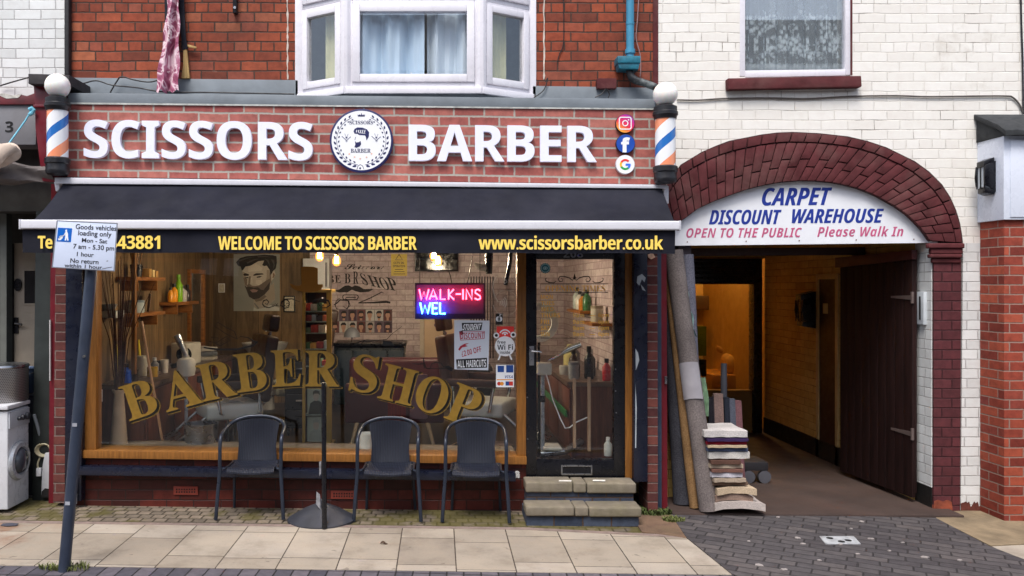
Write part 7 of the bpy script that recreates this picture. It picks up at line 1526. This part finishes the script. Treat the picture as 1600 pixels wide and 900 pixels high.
for y, r in ((-.14, .03), (-.22, .022), (-.28, .016)): m = MB(); m.lathe([(r, .01), (r, .03), (r*.8, .036)], Vector((xr, y, z0+.725)), 18, 'X'); m.build('knob', mat('dark_knob', (50, 52, 58), .4), t)
m = MB(); m.tube(sm3([(xr+.03, -.05, z0+.72), (xr+.06, .0, z0+.5), (xr+.05, .02, z0+.25), (xr+.10, .0, z0+.16), (xr+.16, .02, z0+.25), (xr+.15, .03, z0+.5)]), .014, 10); m.build('drain_hose', mat('grey_hose', (120, 128, 134), .5), t)
m = MB(); 
for k in range(3): m.tube([Vector((xr+.10+(.05+.008*k)*cos(a*.45+k), -.02-.01*k, z0+.42+(.045+.005*k)*sin(a*.45+k))) for a in range(12)], .007, 6)
m.tube(sm3([(xr+.08, -.02, z0+.38), (xr+.05, -.03, z0+.3), (xr+.07, -.03, z0+.22)]), .008, 6); m.build('mains_lead', mat('cream_flex', (190, 182, 150), .5), t)
m = MB(); m.box(xr+.045, xr+.085, -.05, -.02, z0+.20, z0+.27); m.build('plug', WHITEI, t, bev=.006)
zt = z0+.852; c = P(2, 0, -.15); c = Vector((c.x, -.15, zt))
def drumm():
    t = NT('perforated_steel'); o = t.coord('Object'); q = t.sep(o); an = t.ma('MULTIPLY', t.ma('ARCTAN2', q[1], q[0]), 14.); z = t.ma('MULTIPLY', q[2], 75.)
    rr = t.ma('FLOOR', z); fa = t.ma('FRACT', t.ma('ADD', an, t.ma('MULTIPLY', t.ma('FLOORED_MODULO', rr, 2.), .5))); fz = t.ma('SUBTRACT', z, rr)
    d = t.ma('ADD', t.ma('POWER', t.ma('SUBTRACT', fa, .5), 2.), t.ma('POWER', t.ma('SUBTRACT', fz, .5), 2.)); h = t.rng(d, .05, .09)
    t.put(t.b.inputs['Metallic'], t.ma('MULTIPLY', h, .8)); t.put(t.b.inputs['Base Color'], t.mix(h, (.015, .015, .015), lin((150, 146, 144)))); t.b.inputs['Roughness'].default_value = .4; return t.m
t = thing('steel_drum', 'perforated steel machine drum standing on the washing machine worktop', 'drum', c); m = MB(); m.lathe([(.20, 0), (.205, .01), (.205, .29), (.195, .30), (.19, .29), (.19, .02)], c, 40); m.build('drum_wall', drumm(), t); m = MB(); m.lathe([(.207, .275), (.212, .285), (.207, .30), (.193, .303)], c, 40); m.build('drum_rim', STEEL, t)
c = P(42, 0, .25); c.z = gz(c.x)+.0
m = MB(); m.box(c.x-.35, c.x+.16, .1, .42, z0, z0+.86); m.build('appliance_cabinet', mat('dark_appliance', (44, 46, 54), .4), bev=.01, label='dark appliance cabinet behind the washing machine', cat='appliance')
b2 = Vector((c.x, .22, z0+.87)); t = thing('steel_bucket', 'blue grey metal bucket standing on the dark appliance cabinet', 'bucket', b2); m = MB(); m.lathe([(.085, 0), (.09, .01), (.105, .21), (.112, .215), (.108, .22), (.098, .21), (.08, .02)], b2, 28); m.build('bucket_body', mat('blue_grey_metal', (70, 86, 112), .4, .4), t)
m = MB(); m.tube(sm3([b2+Vector((-.11, 0, .2)), b2+Vector((-.08, -.08, .17)), b2+Vector((0, -.12, .14)), b2+Vector((.08, -.08, .17)), b2+Vector((.11, 0, .2))]), .004, 6); m.build('bucket_handle', STEEL, t)
t = thing('leaning_panel', 'white appliance panel leaning at the foot of the brick pier', 'panel', P(72, 776, .0)); m = MB(); m.pp([(70, 708), (84, 708), (83, 777), (64, 777), (66, 730)], -.06, -.03); m.build('panel_sheet', ENAM, t, bev=.004); m = MB(); m.pp([(65, 768), (70, 763), (78, 764), (82, 770), (82, 777), (64, 777)], -.063, -.06); m.build('dirt_patch', mat('black_grease', (28, 26, 26), .8), t)
m = MB(); m.tube([P(119, 748, -.26), P(118, 787, -.26)], .012, 8); m.build('white_pipe_stub', mat('dull_white_pipe', (150, 152, 156), .5), label='short white pipe below the navy timber ledge', cat='pipe')
m = MB(); r3 = random.Random(5); p = P(808, 742, -.22)
for k in range(7): m.tube(sm3([p+Vector((r3.uniform(-.02, .02), 0, r3.uniform(-.03, .03))) for _ in range(4)], 4), .004, 5)
m.build('tied_rag', mat('white_rag', (190, 188, 184), .9), label='scrap of white cord knotted at the end of the navy ledge', cat='cord')
m = MB(); m.pp([(1012, 398), (1020, 395), (1024, 402), (1018, 405), (1013, 402)], -.22, -.2); m.build('broken_brick_patch', mat('pale_broken_brick', (214, 170, 140), .9, var=.3, vs=40), label='pale broken brick corner under the awning end', cat='brick')

# ------------------------------------------------------------------ across the street (seen only in the window glass)
t = thing('opposite_terrace_building', 'brick terrace across the street mirrored in the window glass', 'building', (0, -22, 0))
ob = brick_mat('opposite_brick', [(0, lin((120, 64, 46))), (1, lin((160, 96, 70)))], (120, 104, 92), hmod=0)
m = MB(); m.box(-30, 30, -26, -21, -.2, 9.0); m.build('front_wall', ob, t)
m = MB(); m.prism([Vector((-30, -20.8, 8.9)), Vector((-30, -26.2, 8.9)), Vector((-30, -23.5, 11.6))], (60, 0, 0)); m.build('roof', mat('roof_slate', (70, 72, 80), .7), t)
for k in range(14):
    x = -27+k*4.1; m = MB(); m.box(x, x+1.3, -20.99, -20.9, 6.6, 8.0); m.box(x, x+1.3, -20.99, -20.9, 3.9, 5.5); m.build('window', mat('opposite_window', (80, 92, 104), .1), t); m = MB(); m.box(x-.9, x+2.4, -20.99, -20.85, .4, 2.6); m.build('shop_window', mat('opposite_shop_window', (50, 54, 58), .1), t); m = MB(); m.box(x-1.2, x+2.7, -20.99, -20.7, 2.7, 3.4); m.build('shop_fascia', mat('opposite_fascia_%s' % 'abcd'[k % 4], [(150, 40, 40), (40, 90, 60), (210, 206, 196), (40, 50, 90)][k % 4], .5), t)
